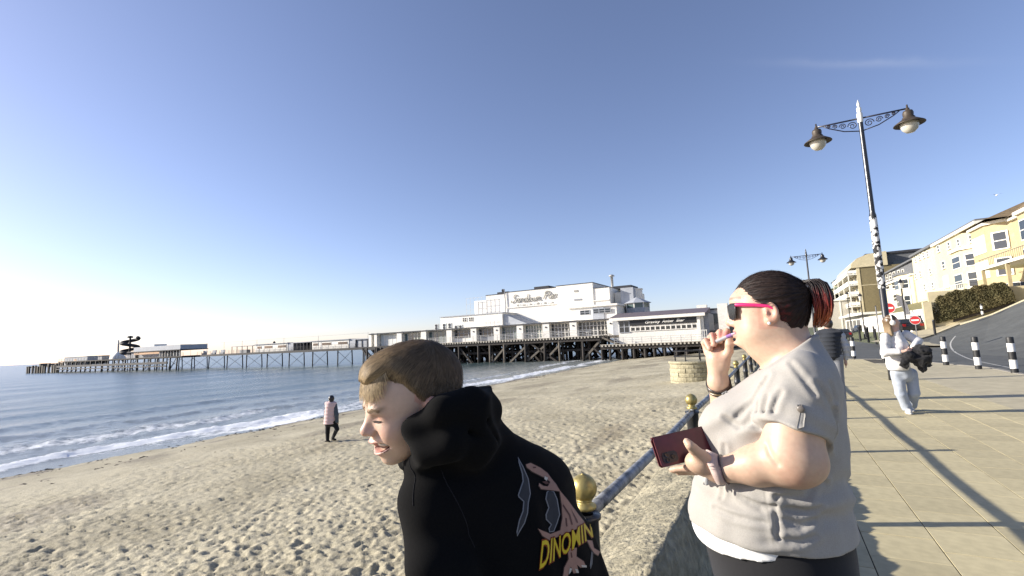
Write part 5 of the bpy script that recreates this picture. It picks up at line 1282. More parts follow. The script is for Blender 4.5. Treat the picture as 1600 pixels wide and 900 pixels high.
# --- head
def w_head(p):
    ap = [p[0], np.abs(p[1]), p[2]]
    d = ell(p, (.012, 0, 1.577), (.094, .077, .090))
    d = smin(d, ell(p, (.045, 0, 1.555), (.066, .064, .085)), .03)
    d = smin(d, ell(ap, (.045, .030, 1.495), (.052, .046, .052)), .03)
    d = smin(d, ell(p, (.086, 0, 1.470), (.021, .026, .018)), .018)
    d = smin(d, ell(p, (.028, 0, 1.445), (.050, .058, .034)), .028)         # full under-chin
    d = smin(d, cone(p, (-.035, 0, 1.37), (-.012, 0, 1.50), .078, .068), .035)
    d = smin(d, ell(ap, (.088, .022, 1.594), (.024, .026, .020)), .02)       # brow
    d = smax(d, -ell(ap, (.118, .031, 1.567), (.020, .020, .013)), .012)     # eye hollow
    d = smin(d, ell(ap, (.088, .031, 1.566), (.016, .017, .014)), .006)
    d = smin(d, cone(p, (.106, 0, 1.572), (.120, 0, 1.533), .008, .011), .012)
    d = smin(d, ell(p, (.1195, 0, 1.529), (.0125, .012, .0105)), .006)
    d = smin(d, ell(ap, (.108, .0125, 1.525), (.0125, .0085, .009)), .006)
    d = smax(d, -ell(ap, (.115, .0062, 1.517), (.006, .0035, .004)), .003)
    d = smin(d, ell(p, (.099, 0, 1.5045), (.0155, .021, .0072)), .006)
    d = smin(d, ell(p, (.098, 0, 1.491), (.015, .019, .0075)), .006)
    d = smax(d, -ell(p, (.118, 0, 1.4975), (.014, .020, .0016)), .002)
    # ears: rim, bowl, lobe
    e = ell(ap, (.006, .081, 1.552), (.020, .009, .030), rotm(0, 12, -18))
    e = smax(e, -ell(ap, (.008, .0905, 1.556), (.0115, .0075, .0175), rotm(0, 12, -18)), .004)
    e = smin(e, ell(ap, (.014, .080, 1.528), (.009, .008, .011)), .006)
    e = smin(e, ell(ap, (.018, .084, 1.548), (.005, .006, .009)), .004)
    return smin(d, e, .006)
# --- hands
def hand_l(p):
    """left hand cradling the phone: thumb over its face, fingers beneath"""
    P0 = WL(1095, 722, 1.39); d = smin(cone(p, WR_, P0, .030, .031), ell(p, P0, (.040, .034, .026)), .015)
    t = [WL(1098, 716, 1.37), WL(1083, 701, 1.345), WL(1078, 696, 1.335), WL(1073, 690, 1.337)]
    d = smin(d, chain(p, t, [.019, .0125, .0105, .009], .006), .01)
    for i, (px, py, Y) in enumerate(((1055, 733, 1.40), (1050, 734, 1.42), (1053, 735, 1.44), (1060, 738, 1.455))):
        b = P0+np.array((.0, -.005-.014*i, -.004)); k = WL(px+28, py-2, Y); e = WL(px, py, Y+.01)
        d = smin(d, chain(p, [b, k, e], [.013, .0105, .0085], .004), .005)
    return d
HP = WRR+np.array((.006, .004, .050))
def hand_r(p):
    """right hand raised to the mouth, fingers folded over the vape, thumb up beside it"""
    PC = WL(1121, 561, 1.655)
    d = smin(cone(p, WRR, PC, .029, .031), ell(p, PC, (.030, .018, .042), rotm(0, 8, 0)), .014)
    d = smin(d, ell(p, WL(1131, 566, 1.645), (.017, .018, .028)), .012)
    th = [WL(1132, 560, 1.642), WL(1139, 549, 1.634), WL(1139, 538, 1.630), WL(1138, 531, 1.630)]
    d = smin(d, chain(p, th, [.016, .0125, .011, .009], .005), .008)
    F4 = [((1130, 545), (1131, 524), (1135, 518), (1133, 528)), ((1121, 546), (1121, 524), (1125, 519), (1125, 533)), ((1113, 548), (1110, 528), (1113, 524), (1116, 538)), ((1106, 552), (1101, 536), (1103, 533), (1109, 545))]
    for i, (a, b, c, e) in enumerate(F4):
        f = chain(p, [WL(*a, 1.665), WL(*b, 1.672), WL(*c, 1.648), WL(*e, 1.632)], [.0115, .0105, .0098, .0088], .003)
        d = smin(d, f, .0035)
    return d
def w_body(p):
    d = smin(w_head(p), w_torso(p, -.010), .03)
    d = smin(d, smin(w_larm(p), hand_l(p), .012), .02)
    return d
# one continuous body mesh: coarse trunk, arms and legs; head and hands refined as the same surface
def legs(p):
    d = None
    for s in (1, -1):
        c = chain(p, [(.03, s*.115, .86), (.04, s*.105, .47), (.01, s*.10, .08)], [.135, .075, .046], .03); d = c if d is None else smin(d, c, .03)
    return d
def _bb(pts, r): P = np.array(pts); return P.min(0)-r, P.max(0)+r
BB_LA = _bb([SL_, EL_, WR_], .09); BB_RA = _bb([SR_, ER_, WRR], .09)
BB_LH = _bb([WR_, WL(1050, 734, 1.42), WL(1068, 683, 1.335)], .04); BB_RH = _bb([WRR, WL(1139, 520, 1.63), WL(1101, 536, 1.67)], .04)
def w_arms(p):
    d = smin(gate(p, *BB_LA, w_larm), gate(p, *BB_LH, hand_l), .012)
    return np.minimum(d, smin(gate(p, *BB_RA, w_rarm), gate(p, *BB_RH, hand_r), .012))
def w_all(p):
    d = gate(p, (-.25, -.3, .75), (.32, .3, 1.48), lambda q: w_torso(q, -.012))
    d = smin(d, gate(p, (-.15, -.27, 0), (.2, .27, 1.0), legs), .05)
    d = smin(d, w_arms(p), .02)
    return smin(d, gate(p, (-.12, -.11, 1.33), (.14, .11, 1.68), w_head), .025)
SK = np.array((.53, .365, .265)); 
def w_skin_col(V):
    c = np.tile(SK, (len(V), 1)); x, y, z = V.T
    bl = .5*np.exp(-(((x-.075)/.035)**2+((np.abs(y)-.045)/.03)**2+((z-1.525)/.03)**2)); c *= 1-bl[:, None]*np.array((.0, .22, .22))
    lip = np.exp(-(((z-1.498)/.010)**4+(y/.022)**4))*(x > .098); c = c*(1-lip[:, None])+lip[:, None]*np.array((.48, .20, .17))
    nt = np.exp(-(((x-.122)/.018)**2+((z-1.528)/.014)**2+(y/.02)**2)); c *= 1-nt[:, None]*np.array((0, .20, .18))
    er = ((np.abs(y) > .074) & (np.abs(z-1.55) < .045) & (np.abs(x-.01) < .03)).astype(float); c *= 1-er[:, None]*np.array((0, .14, .14))
    ht = np.exp(-((np.linalg.norm(V-WL(1113, 535, 1.64), axis=1)/.035)**2)); c *= 1-ht[:, None]*np.array((.02, .22, .22))
    el = np.exp(-((np.linalg.norm(V-(EL_+np.array((.0, .06, -.03))), axis=1)/.03)**2)); c *= 1-el[:, None]*np.array((.0, .12, .12))
    c *= 1+(.07*fbm(x*26, y*26, z*26, 3)[:, None])*np.array((.6, 1.2, 1.2))+.05*vnoise(x*150, y*150, z*150)[:, None]*np.array((.5, 1, 1))
    br = np.exp(-(((z-1.600)/.004)**2))*(np.abs(np.abs(y)-.035) < .024)*(x > .08); c = c*(1-.7*br[:, None])+.7*br[:, None]*np.array((.08, .05, .04))
    return c
V, F = sculpt(w_all, (-.24, -.34, .0), (.37, .36, 1.70), .0038)
wput('body', V, F, M_skin, w_skin_col(V))
# --- leggings, vest, T-shirt
V, F = sculpt(lambda p: np.maximum(np.maximum(smin(stack(p, TROWS)+.004, legs(p)-.004, .05)+.003, p[2]-.975), .05-p[2]), (-.2, -.3, .0), (.32, .3, 1.0), .008)
wput('leggings', V, F, M_cloth, np.tile((.016, .016, .018), (len(V), 1)))
V, F = sculpt(lambda p: np.maximum(np.maximum(w_torso(p, .003)+.009*sstep(.965, .985, p[2])+.03*sstep(.08, -.06, p[0])+.0015*np.sin(p[2]*150+3*np.sin(p[1]*9)), p[2]-1.05), .918+.01*np.sin(p[1]*4+.6)+.12*np.clip(.2-p[0], 0, 1)-p[2]), (-.2, -.3, .86), (.36, .3, 1.07), .0055)
wput('vest', V, F, M_cloth, np.tile((.80, .80, .79), (len(V), 1)))
CU_C, CU_N = WL(1247, 668, 1.37), None
ua = (EL_-SL_)/np.linalg.norm(EL_-SL_)
def w_shirt0(p):
    x, y, z = p
    d = smin(w_torso(p, .007+.006*sstep(1.0, .88, z)), cone(p, (-.035, 0, 1.37), (-.012, 0, 1.50), .078, .068)-.005, .035)
    # sleeves: loose tubes round the upper arms, cut at the cuff
    for S_, E_ in ((SL_, EL_), (SR_, ER_)):
        u = (E_-S_)/np.linalg.norm(E_-S_); t = (x-S_[0])*u[0]+(y-S_[1])*u[1]+(z-S_[2])*u[2]
        s = cone(p, S_-u*.02, S_+u*.16, .078, .086)
        s = s+.004*np.sin(t*95+x*30)*sstep(.02, .1, t)
        s = smax(s, t-.112+.16*(x-S_[0]), .006)
        d = smin(d, s, .028)
    # drape: pulls from the bust to the armpit, soft waist folds, gathered side seam
    side = sstep(.06, .2, np.abs(y))
    d = d+.0065*np.sin(z*62+x*46+2.2*vnoise(x*9, y*9, z*6))*sstep(1.2, 1.27, z)*sstep(1.40, 1.32, z)*sstep(.02, .1, x)
    d = d+.0075*np.sin(z*85-x*18+2.5*vnoise(x*8, y*8, z*8, ))*np.exp(-((z-1.075)/.055)**2)*(.4+.6*sstep(.1, -.08, x))
    d = d+.004*np.sin(z*190+x*20)*np.exp(-(((x-.045)/.035)**2))*side*sstep(1.05, .95, z)
    d = d+.0030*vnoise(x*22, y*22, z*14)+.008*vnoise(x*7, y*7, z*5+3)
    d = d+.006*np.sin(x*70+z*25+2*vnoise(x*10, y*10, z*5))*sstep(1.37, 1.30, z)*sstep(1.18, 1.26, z)*np.exp(-((x-.05)/.06)**2)*sstep(.1, .18, np.abs(y))
    hem = .972+(x-.26)*.06+.006*np.sin(y*9)
    d = smax(d, hem-z, .004); d = smax(d, -(d+.012), .001) if False else d
    # neckline
    d = smax(d, (z-(1.432-.66*(x+.015)))*.83, .004)
    return d
def on_f(f, q, lift):
    q = np.atleast_2d(np.array(q, float))
    for _ in range(10): e = f(list(q.T)); q = q-grad(f, q.T)*(e-lift)[:, None]
    return q
FOLDS = [([(1192,598),(1182,620),(1172,642),(1165,660)], .0055), ([(1205,590),(1197,622),(1194,655)], .005), ([(1128,655),(1150,664),(1175,660),(1192,668)], .0055), ([(1148,652),(1163,627),(1178,604)], .005),
 ([(1204,648),(1213,654),(1222,640)], .0045), ([(1229,650),(1237,628)], .004), ([(1216,660),(1228,632)], .0045), ([(1212,771),(1260,776),(1300,769),(1324,762)], .006), ([(1222,790),(1258,800),(1292,792)], .005),
 ([(1220,811),(1250,823),(1280,815)], .005), ([(1219,833),(1246,843),(1275,838)], .0045), ([(1302,640),(1309,690),(1300,730)], .0055), ([(1288,600),(1305,650)], .005), ([(1100,792),(1150,806),(1200,815)], .0035), ([(1265,602),(1284,640),(1297,682)], .0042),
 ([(1240,575),(1252,600),(1256,622)], .0022), ([(1120,700),(1112,740),(1108,772)], .004), ([(1212,770),(1211,800),(1214,850)], .0035), ([(1155,775),(1190,790),(1208,786)], .0045)]
FOLDP = []
_ALL = on_f(w_shirt0, np.array([WL(a, b, 1.40) for pts, r in FOLDS for a, b in pts]), .0); _i = 0; _L = []
for pts, r in FOLDS:
    P = _ALL[_i:_i+len(pts)]; _i += len(pts); n = len(P)
    _L.append((np.stack([np.interp(np.linspace(0, 1, 2*n-1), np.linspace(0, 1, n), P[:, k]) for k in range(3)], -1), r))
_ALL = on_f(w_shirt0, np.concatenate([q for q, r in _L]), .0018); _i = 0
for q, r in _L:
    P = _ALL[_i:_i+len(q)]; _i += len(q)
    R_f = r*np.interp(np.linspace(0, 1, len(P)), [0, .3, .7, 1], [.35, 1, 1, .35]); FOLDP.append((P, list(R_f), P.min(0)-.03, P.max(0)+.03))
def w_shirt(p):
    d = w_shirt0(p)
    for P, R_f, lo, hi in FOLDP:
        if any(p[k].min() > hi[k] or p[k].max() < lo[k] for k in range(3)): continue
        c = chain(p, P, R_f, .003); d = smax(d, -c-.0008, .013); d = d-.003*np.exp(-((c-.010)/.008)**2)
    return d
V, F = sculpt(w_shirt, (-.24, -.33, .82), (.34, .34, 1.49), .0044)
x, y, z = V.T
hc = np.tile((.34, .325, .30), (len(V), 1))*(1+.05*fbm(x*40, y*40, z*40, 3)[:, None])
seam = np.exp(-((np.abs(x-.042-.1*(z-.9))/.0022)**2))*(np.abs(y) > .15)*(z < 1.2); hc *= 1-.25*seam[:, None]
wput('t_shirt', V, F, M_heather, hc)
# sleeve tab with button, cuff bands, chest brooch
def wtube(pts, r, col, n=8): return tube_np(pts, r, n, col)
cz = SL_+ua*.098
tab_o = WL(1252, 640, 1.262)
nu_, nv_ = 4, 8; grid = []
for j in range(nv_):
    for i in range(nu_): grid.append(WL(1245+17*i/(nu_-1)+1.5*j/(nv_-1), 625+38*j/(nv_-1), 1.30))
top_ = on_f(w_shirt, np.array(grid), .0045); bot_ = on_f(w_shirt, np.array(grid), .0)
Ft = [(j*nu_+i, j*nu_+i+1, (j+1)*nu_+i+1, (j+1)*nu_+i) for j in range(nv_-1) for i in range(nu_-1)]
n_t = nu_*nv_; bd = [i for i in range(nu_)]+[j*nu_+nu_-1 for j in range(1, nv_)]+[(nv_-1)*nu_+i for i in range(nu_-2, -1, -1)]+[j*nu_ for j in range(nv_-2, 0, -1)]
Ft += [(bd[k], bd[(k+1) % len(bd)], bd[(k+1) % len(bd)]+n_t, bd[k]+n_t) for k in range(len(bd))]
tc_ = np.tile((.30, .29, .27), (2*n_t, 1))*(1+.45*vnoise(np.arange(2*n_t)*1.7, 0., 0.)[:, None])
wput('sleeve_tab', np.concatenate([top_, bot_]), np.array(Ft), M_heather, tc_)
def on_shirt(q, lift): return on_f(w_shirt0, q, lift)[0]
bt = on_shirt(WL(1254, 634, 1.29), .006)
V, F = sculpt(lambda p: ell(p, bt, (.0085, .004, .0085)), bt-.012, bt+.012, .0016); wput('button', V, F, M_plastic, np.tile((.16, .14, .12), (len(V), 1)))
pr = []
for k in range(5):
    q = on_shirt(WL(1131+4.5*math.cos(k*1.9), 613+4*math.sin(k*1.9), 1.55), .003); a = on_shirt(q+np.array((.006*math.cos(k*2.3), 0, .006*math.sin(k*2.3))), .004)
    pr.append(wtube([q, (q+a)/2+np.array((0, .002, .001)), a], [.0028, .0024, .001], (.2, .2, .2), 6))
V, F, C = merge(pr); wput('brooch', V, F, M_plastic, C)
# --- hair: slicked back to a high ponytail
TIE = np.array((-.083, .006, 1.612))
def w_hair(p):
    x, y, z = p; ay = np.abs(y)
    d = smin(ell(p, (.008, 0, 1.580), (.101, .083, .096)), ell(p, (-.035, 0, 1.535), (.045, .066, .062)), .03)
    d = smin(d, ell(p, (-.062, 0, 1.602), (.034, .04, .036)), .02)
    # ridges fanning out from the tie
    ang = np.arctan2(y-TIE[1], z-TIE[2]); d = d+.0016*np.sin(ang*34+3*vnoise(x*22, y*22, z*22))+.0016*vnoise(ang*9, x*6, 1.)
    front = (x-.098)*.55+(1.628-z)*-.0
    line = 1.563+.62*(x-.012)+.02*np.sin(ay*40)                       # hairline climbs from the ear to the forehead
    d = smax(d, (line-z)*.8, .012)
    d2 = smin(ell(p, (.008, 0, 1.580), (.100, .082, .096)), ell(p, (-.034, 0, 1.525), (.044, .064, .07)), .03)
    low = smax(smax(d2, (x+.012), .006), 1.478-.2*(x+.04)-z, .012)     # behind the ear down to the nape
    return smin(d, low+.0012*np.sin(ang*40), .004)
V, F = sculpt(w_hair, (-.13, -.12, 1.44), (.14, .12, 1.71), .0026)
x, y, z = V.T
dark = np.array((.014, .010, .009)); hcol = np.tile(dark, (len(V), 1))
red = np.exp(-(((x+.035)/.022)**2+((z-1.545)/.025)**2)); hcol += red[:, None]*np.array((.11, .008, .006))
rs_ = np.random.RandomState(5); gl = (z > 1.59) | ((x < -.01) & (z > 1.50)); ii = rs_.choice(np.where(gl)[0], 4200)
def toward_tie(p): d = TIE-p; return d/(np.linalg.norm(d, axis=1, keepdims=True)+1e-6)
ds_ = np.linalg.norm(V[ii]-TIE, axis=1)
c_ = dark*rs_.uniform(.7, 2.2, (len(ii), 1))+rs_.uniform(0, .02, (len(ii), 1))*np.array((1, .5, .35))
Vs, Fs, Cs = strands(w_hair, V[ii], toward_tie, np.minimum(ds_*.8, .07), 5, .0007, .0014, c_, rs=rs_, curl=.10)
# loose wisps at the nape and temple
jj = rs_.choice(np.where((z < 1.50) & (x < -.03))[0], 160); Vn, Fn, Cn = strands(w_hair, V[jj], lambda p: np.tile((-.35, .1, -1.), (len(p), 1)), rs_.uniform(.012, .04, len(jj)), 4, .0006, .003, np.tile(dark*1.6, (len(jj), 1)), rs=rs_, curl=.3)
kk = rs_.choice(np.where(z > 1.56)[0], 240); Vy, Fy, Cy = strands(w_hair, V[kk], toward_tie, rs_.uniform(.02, .06, 240), 6, .0004, .0045, np.tile(dark*2.2, (240, 1)), rs=rs_, curl=.28)
fl = np.where((np.abs(z-(1.563+.62*(x-.012))) < .012) & (x > .0))[0]; kk = rs_.choice(fl, 500); Vz, Fz, Cz = strands(lambda p: smin(w_head(p), w_hair(p), .004), V[kk]+np.array((.006, 0, -.004)), toward_tie, rs_.uniform(.012, .03, 500), 4, .0005, .0008, np.tile(dark*1.8, (500, 1)), rs=rs_, curl=.12)
Vh, Fh, Ch = merge([(V, F, hcol), (Vs, Fs, Cs), (Vn, Fn, Cn), (Vy, Fy, Cy), (Vz, Fz, Cz)]); wput('hair', Vh, Fh, vm('dark_hair', .62, var=.25, vscale=80, spec=.22), Ch)
# ponytail: locks swinging out, over and down, black into red and faded orange
pt_ = [WL(1256, 447, 1.61), WL(1266, 438, 1.61), WL(1277, 445, 1.61), WL(1284, 463, 1.61), WL(1287, 483, 1.61), WL(1284, 499, 1.61), WL(1279, 511, 1.61)]
spine = np.array(pt_); tt = np.linspace(0, 1, len(spine)); pr = []
for k in range(420):
    a, b = rs_.normal(0, 1, 2); n_ = 12; u = np.linspace(0, 1, n_); lenf = rs_.uniform(.78, 1.03)
    c = np.stack([np.interp(u*lenf, tt, spine[:, q]) for q in range(3)], -1)
    w_ = np.interp(u, [0, .12, .5, .8, 1], [.006, .014, .021, .018, .010])
    c[:, 0] += w_*np.clip(a, -1.7, 1.7)*.62+.003*np.sin(u*7+k); c[:, 1] += w_*np.clip(b, -1.7, 1.7)*.8; c[:, 2] += .002*np.sin(u*9+k*2)
    V_, F_, _ = tube_np(c, list(np.interp(u, [0, .7, 1], [.0017, .0013, .0004])), 4)
    uu = np.repeat(u, 4)*lenf+.05*rs_.randn(); mixr = sstep(.40, .62, uu)[:, None]; mixo = sstep(.62, .85, uu)[:, None]; mixp = sstep(.9, 1.02, uu)[:, None]*(rs_.rand() < .5)
    col = dark*1.3*(1-mixr)+mixr*np.array((.20, .018, .014)); col = col*(1-mixo)+mixo*np.array((.42, .11, .035))*rs_.uniform(.6, 1.35); col = col*(1-mixp)+mixp*np.array((.45, .33, .25))
    pr.append((V_, F_, col))
V, F, C = merge(pr); wput('ponytail', V, F, M_hairm, C)
V, F = sculpt(lambda p: np.sqrt((np.sqrt((p[2]-TIE[2]-.006)**2+(p[1]-TIE[1])**2)-.014)**2+((p[0]-TIE[0]+.004)*.7+.35*(p[2]-TIE[2]-.006))**2)-.007, TIE-.05, TIE+.05, .0022)
wput('hair_tie', V, F, M_cloth, np.tile((.62, .60, .58), (len(V), 1)))
# earring and necklace
V, F = sculpt(lambda p: ell(p, (.014, .089, 1.521), (.0045, .003, .0045)), (.0, .08, 1.511), (.03, .1, 1.536), .001); wput('earring', V, F, M_plastic, np.tile((.7, .7, .68), (len(V), 1)))
nl = []
for t in np.linspace(-2.7, 2.7, 30):
    q = np.array((-.035+.085*math.cos(t), .088*math.sin(t), 1.415-.028*math.cos(t))); nl.append(q)
def nsurf(p): return w_all(p)
NL = np.array(nl)
for _ in range(8): e = nsurf(list(NL.T)); NL = NL-grad(nsurf, NL.T)*(e-.002)[:, None]
V, F, C = tube_np(NL, .0013, 5, (.10, .06, .04)); wput('necklace', V, F, M_plastic, C)
# --- watch and bracelets
wd = (WR_-EL_)/np.linalg.norm(WR_-EL_)
def band(center, axis, r, w, th, col, name, mat=M_plastic, surf=w_arms):
    ax = np.array(axis)/np.linalg.norm(axis); a = np.cross(ax, (0, 0, 1)); a /= np.linalg.norm(a); b = np.cross(ax, a); n = 26; vs = []
    th_ = np.linspace(0, 2*math.pi, n, endpoint=False)
    base = np.array([center+r*1.6*(a*math.cos(t)+b*math.sin(t)) for t in th_])
    def pull(P, lift):
        P = P.copy()
        for _ in range(8):
            e = surf(list(P.T)); g = grad(surf, P.T); g -= np.outer(g@ax, ax); P -= g*(e-lift)[:, None]
        return P
    rings = [pull(base-ax*w/2, .0005), pull(base-ax*w/2, th), pull(base+ax*w/2, th), pull(base+ax*w/2, .0005)]
    V = np.concatenate(rings); F = [(i*n+j, i*n+(j+1) % n, (i+1)*n+(j+1) % n, (i+1)*n+j) for i in range(3) for j in range(n)]
    return V, np.array(F), np.tile(col, (len(V), 1))
V, F, C = band(WR_-wd*.006, wd, .03, .022, .0035, (.56, .43, .39), 'x'); C *= (1+.35*vnoise(V[:, 0]*160, V[:, 1]*160, V[:, 2]*160)[:, None]); wput('watch_strap', V, F, M_cloth, C)
V, F, C = band(WR_-wd*.019, wd, .03, .004, .0042, (.05, .03, .04), 'x'); wput('watch_edge', V, F, M_plastic, C)
wdr = (WRR-ER_)/np.linalg.norm(WRR-ER_); pr = []
for k in range(6):
    ax = wdr+rs_.normal(0, .12, 3); pr.append(band(WRR-wdr*(.004+.0055*k)+rs_.normal(0, .001, 3), ax, .03, .0035, .004+.001*rs_.rand(), [(.02, .015, .012), (.09, .05, .03), (.02, .015, .012), (.16, .11, .05), (.03, .02, .02), (.02, .015, .012)][k], 'x'))
for k in range(9):
    t = k*.7; q = WRR-wdr*.012+np.array((.031*math.cos(t), .031*math.sin(t), 0)); V_, F_ = sculpt(lambda p: ell(p, q, (.0055, .0055, .005)), q-.008, q+.008, .0022); pr.append((V_, F_, np.tile((.25, .19, .08) if k % 2 else (.03, .02, .015), (len(V_), 1))))
q = WRR-wdr*.02+np.array((-.022, .02, 0)); pr.append(tube_np([q, q+np.array((-.004, .004, -.02)), q+np.array((0, .004, -.038))], .0013, 5, (.03, .02, .02)))
V, F, C = merge(pr); wput('bracelets', V, F, M_plastic, C)
q = WL(1103, 747, 1.38)
V, F = sculpt(lambda p: np.minimum(np.sqrt((np.sqrt((p[0]-q[0])**2+(p[2]-q[2]-.012)**2)-.008)**2+(p[1]-q[1])**2)-.0012, ell(p, q+np.array((0, 0, -.008)), (.006, .003, .011))), q-.03, q+.03, .0015); wput('wrist_charm', V, F, M_plastic, np.tile((.45, .45, .44), (len(V), 1)))

# --- sunglasses (worn, a thing of their own)
sg_ = thing('sunglasses', 'dark sunglasses with hot pink arms worn by the woman in grey', 'sunglasses', (WX, WY, 0))
pr = []; pk = (.62, .03, .16)
for s in (1, -1):
    pr.append(tube_np([(.096, s*.066, 1.579), (.080, s*.074, 1.578), (.045, s*.0795, 1.574), (.012, s*.083, 1.570), (-.004, s*.084, 1.560)], [.0046, .0050, .0046, .0042, .003], 8, pk))
for V, F, C in pr: V[:, 2] = 1.573+(V[:, 2]-1.573)*1.15; wput('arm', V, F, M_plastic, C, sg_)
for s in (1, -1):
    def lens(p, s=s): 
        d = np.maximum(np.maximum(np.abs(p[1]-s*.034)-.030, np.abs(p[2]-1.561)-.0235+.10*np.abs(p[1]-s*.038)), np.abs(p[0]-(.1225-.40*np.abs(p[1])))-.0020); return d
    V, F = sculpt(lens, (.07, -.08, 1.53), (.135, .08, 1.60), .0018); wput('lens', V, F, pm('dark_lens', (.010, .008, .008), .12, var=0, spec=.25), np.tile((.01, .01, .01), (len(V), 1)), sg_)
pr = []
for s in (1, -1):
    ring = [(.1232-.40*abs(yy), yy, zz) for yy, zz in ((s*.005, 1.580), (s*.034, 1.5845), (s*.064, 1.583), (s*.066, 1.566), (s*.055, 1.542), (s*.034, 1.538), (s*.014, 1.544), (s*.005, 1.562), (s*.005, 1.580))]
    pr.append(tube_np(ring, .0026, 6, (.02, .018, .02)))
V, F, C = merge(pr); wput('frame', V, F, M_plastic, C, sg_)
# --- phone in a maroon folding case
ph_c = atd(1067, 698, 1.325)
a_ = (CR*.160+CU*.0175+CF*(.05)); b_ = (CR*.039-CU*.067+CF*(-.024)); a_n = a_.normalized(); b_ = b_-a_n*b_.dot(a_n); n_ = a_.cross(b_).normalized()
if n_.dot(CF) > 0: n_ = -n_
phone = thing('phone', 'phone in maroon leather flip case held in the woman\'s left hand', 'phone', tuple(ph_c))
def slab3(hu, hv, z0, z1, ch, cu=0, cv=0):
    A, B_ = a_/2, b_/2; la, lb = A.length, B_.length; m = MB(); P = []
    for sx, sy, k in ((-1, -1, 0), (1, -1, 1), (1, 1, 0), (-1, 1, 1)):
        c1 = (sx*(hu*la-ch), sy*hv*lb); c2 = (sx*hu*la, sy*(hv*lb-ch)); P += [c1, c2] if k == 1 else [c2, c1]
    P = [(p+cu*la, q+cv*lb) for p, q in P]; au, bu = A.normalized(), B_.normalized(); n = len(P)
    P3 = lambda z: [tuple(au*p+bu*q+n_*z) for p, q in P]
    m.add(P3(z0)+P3(z1), [tuple(range(n))[::-1], tuple(range(n, 2*n))]+[(i, (i+1) % n, n+(i+1) % n, n+i) for i in range(n)]); return m
M_mar = pm('maroon_leather', (.105, .014, .022), .42, var=.15, scale=40, bump=.2, bscale=300, bdist=.001, coat=.15)
slab3(1, 1, .0035, .0065, .006).build('case_back', M_mar, phone); slab3(1.01, 1.0, -.0075, -.0045, .006).build('case_flap', M_mar, phone); slab3(.955, .94, -.0044, .0034, .005).build('phone_body', pm('phone_black', (.02, .02, .022), .25, var=.05), phone)
slab3(1.0, .04, -.006, .005, .001, 0, -1.0).build('case_spine', M_mar, phone)
camr = slab3(.27, .36, .0066, .0085, .006, -.62, .45).build('camera_island', pm('camera_island', (.012, .013, .022), .35, var=.05), phone)
for cu, cv in ((-.74, .28), (-.74, .62), (-.52, .45)):
    c = a_/2*cu+b_/2*cv; m = MB().lathe([(0, 0), (.0062, 0), (.0062, .0022), (.0045, .0024), (.0042, .0012), (0, .001)], 14); q = n_.to_track_quat('Z', 'Y').to_matrix().to_4x4(); m.xf(Matrix.Translation(c+n_*.0085) @ q); m.build('camera_lens', pm('lens_black', (.01, .012, .02), .08, var=0), camr)
# --- vape
va, vb = WL(1119, 534, 1.628), WL(1149, 520.5, 1.622)
vape = thing('vape_pen', 'lilac and silver vape pen held to the woman\'s lips', 'vape', (WX, WY, 0))
mid = va*.45+vb*.55; m2 = va*.2+vb*.8
V, F, C = tube_np([va, mid], .0055, 10, (.40, .40, .42)); wput('battery', V, F, M_plastic, C, vape); V, F, C = tube_np([mid, m2], [.0056, .0056], 10, (.30, .16, .42)); wput('tank', V, F, M_plastic, C, vape)
V, F, C = tube_np([m2, vb], [.005, .003], 10, (.55, .5, .62)); wput('mouthpiece', V, F, M_plastic, C, vape)
# shoes
V, F = sculpt(lambda p: np.maximum(smin(ell([p[0], np.abs(p[1]), p[2]], (.06, .105, .04), (.13, .05, .05)), ell([p[0], np.abs(p[1]), p[2]], (-.02, .10, .07), (.06, .045, .07)), .03), -p[2]+.002), (-.1, -.17, 0), (.22, .17, .15), .008)
wput('shoes', V, F, M_cloth, np.tile((.03, .03, .03), (len(V), 1)))
# ================================================================== boy in black hoodie leaning on the rail
A3 = lambda v: np.array(tuple(v))
def BP(px, py, d): return A3(atd(px, py, d))
f0 = -A3(CR)*math.cos(rad(31))-A3(CF)*math.sin(rad(31)); u0 = A3(CU)
HF = f0*math.cos(rad(13))-u0*math.sin(rad(13)); HU = u0*math.cos(rad(13))+f0*math.sin(rad(13)); HL = np.cross(HU, HF)
HC = BP(645, 622, .93)
boy = thing('person', 'squinting boy in black hooded top leaning over the sea wall', 'person', (-.36, .9, 0))
BO = np.array((-.36, .9, 0.))
def bput(name, V, F, mat, col, parent=boy): return np_mesh(name, V-BO, F, mat, cols=col, parent=parent)
def to_head(p): 
    x, y, z = p[0]-HC[0], p[1]-HC[1], p[2]-HC[2]
    return [x*HF[0]+y*HF[1]+z*HF[2], x*HL[0]+y*HL[1]+z*HL[2], x*HU[0]+y*HU[1]+z*HU[2]]
def from_head(q): q = np.asarray(q, float); return HC+q[..., 0:1]*HF+q[..., 1:2]*HL+q[..., 2:3]*HU if q.ndim > 1 else HC+q[0]*HF+q[1]*HL+q[2]*HU
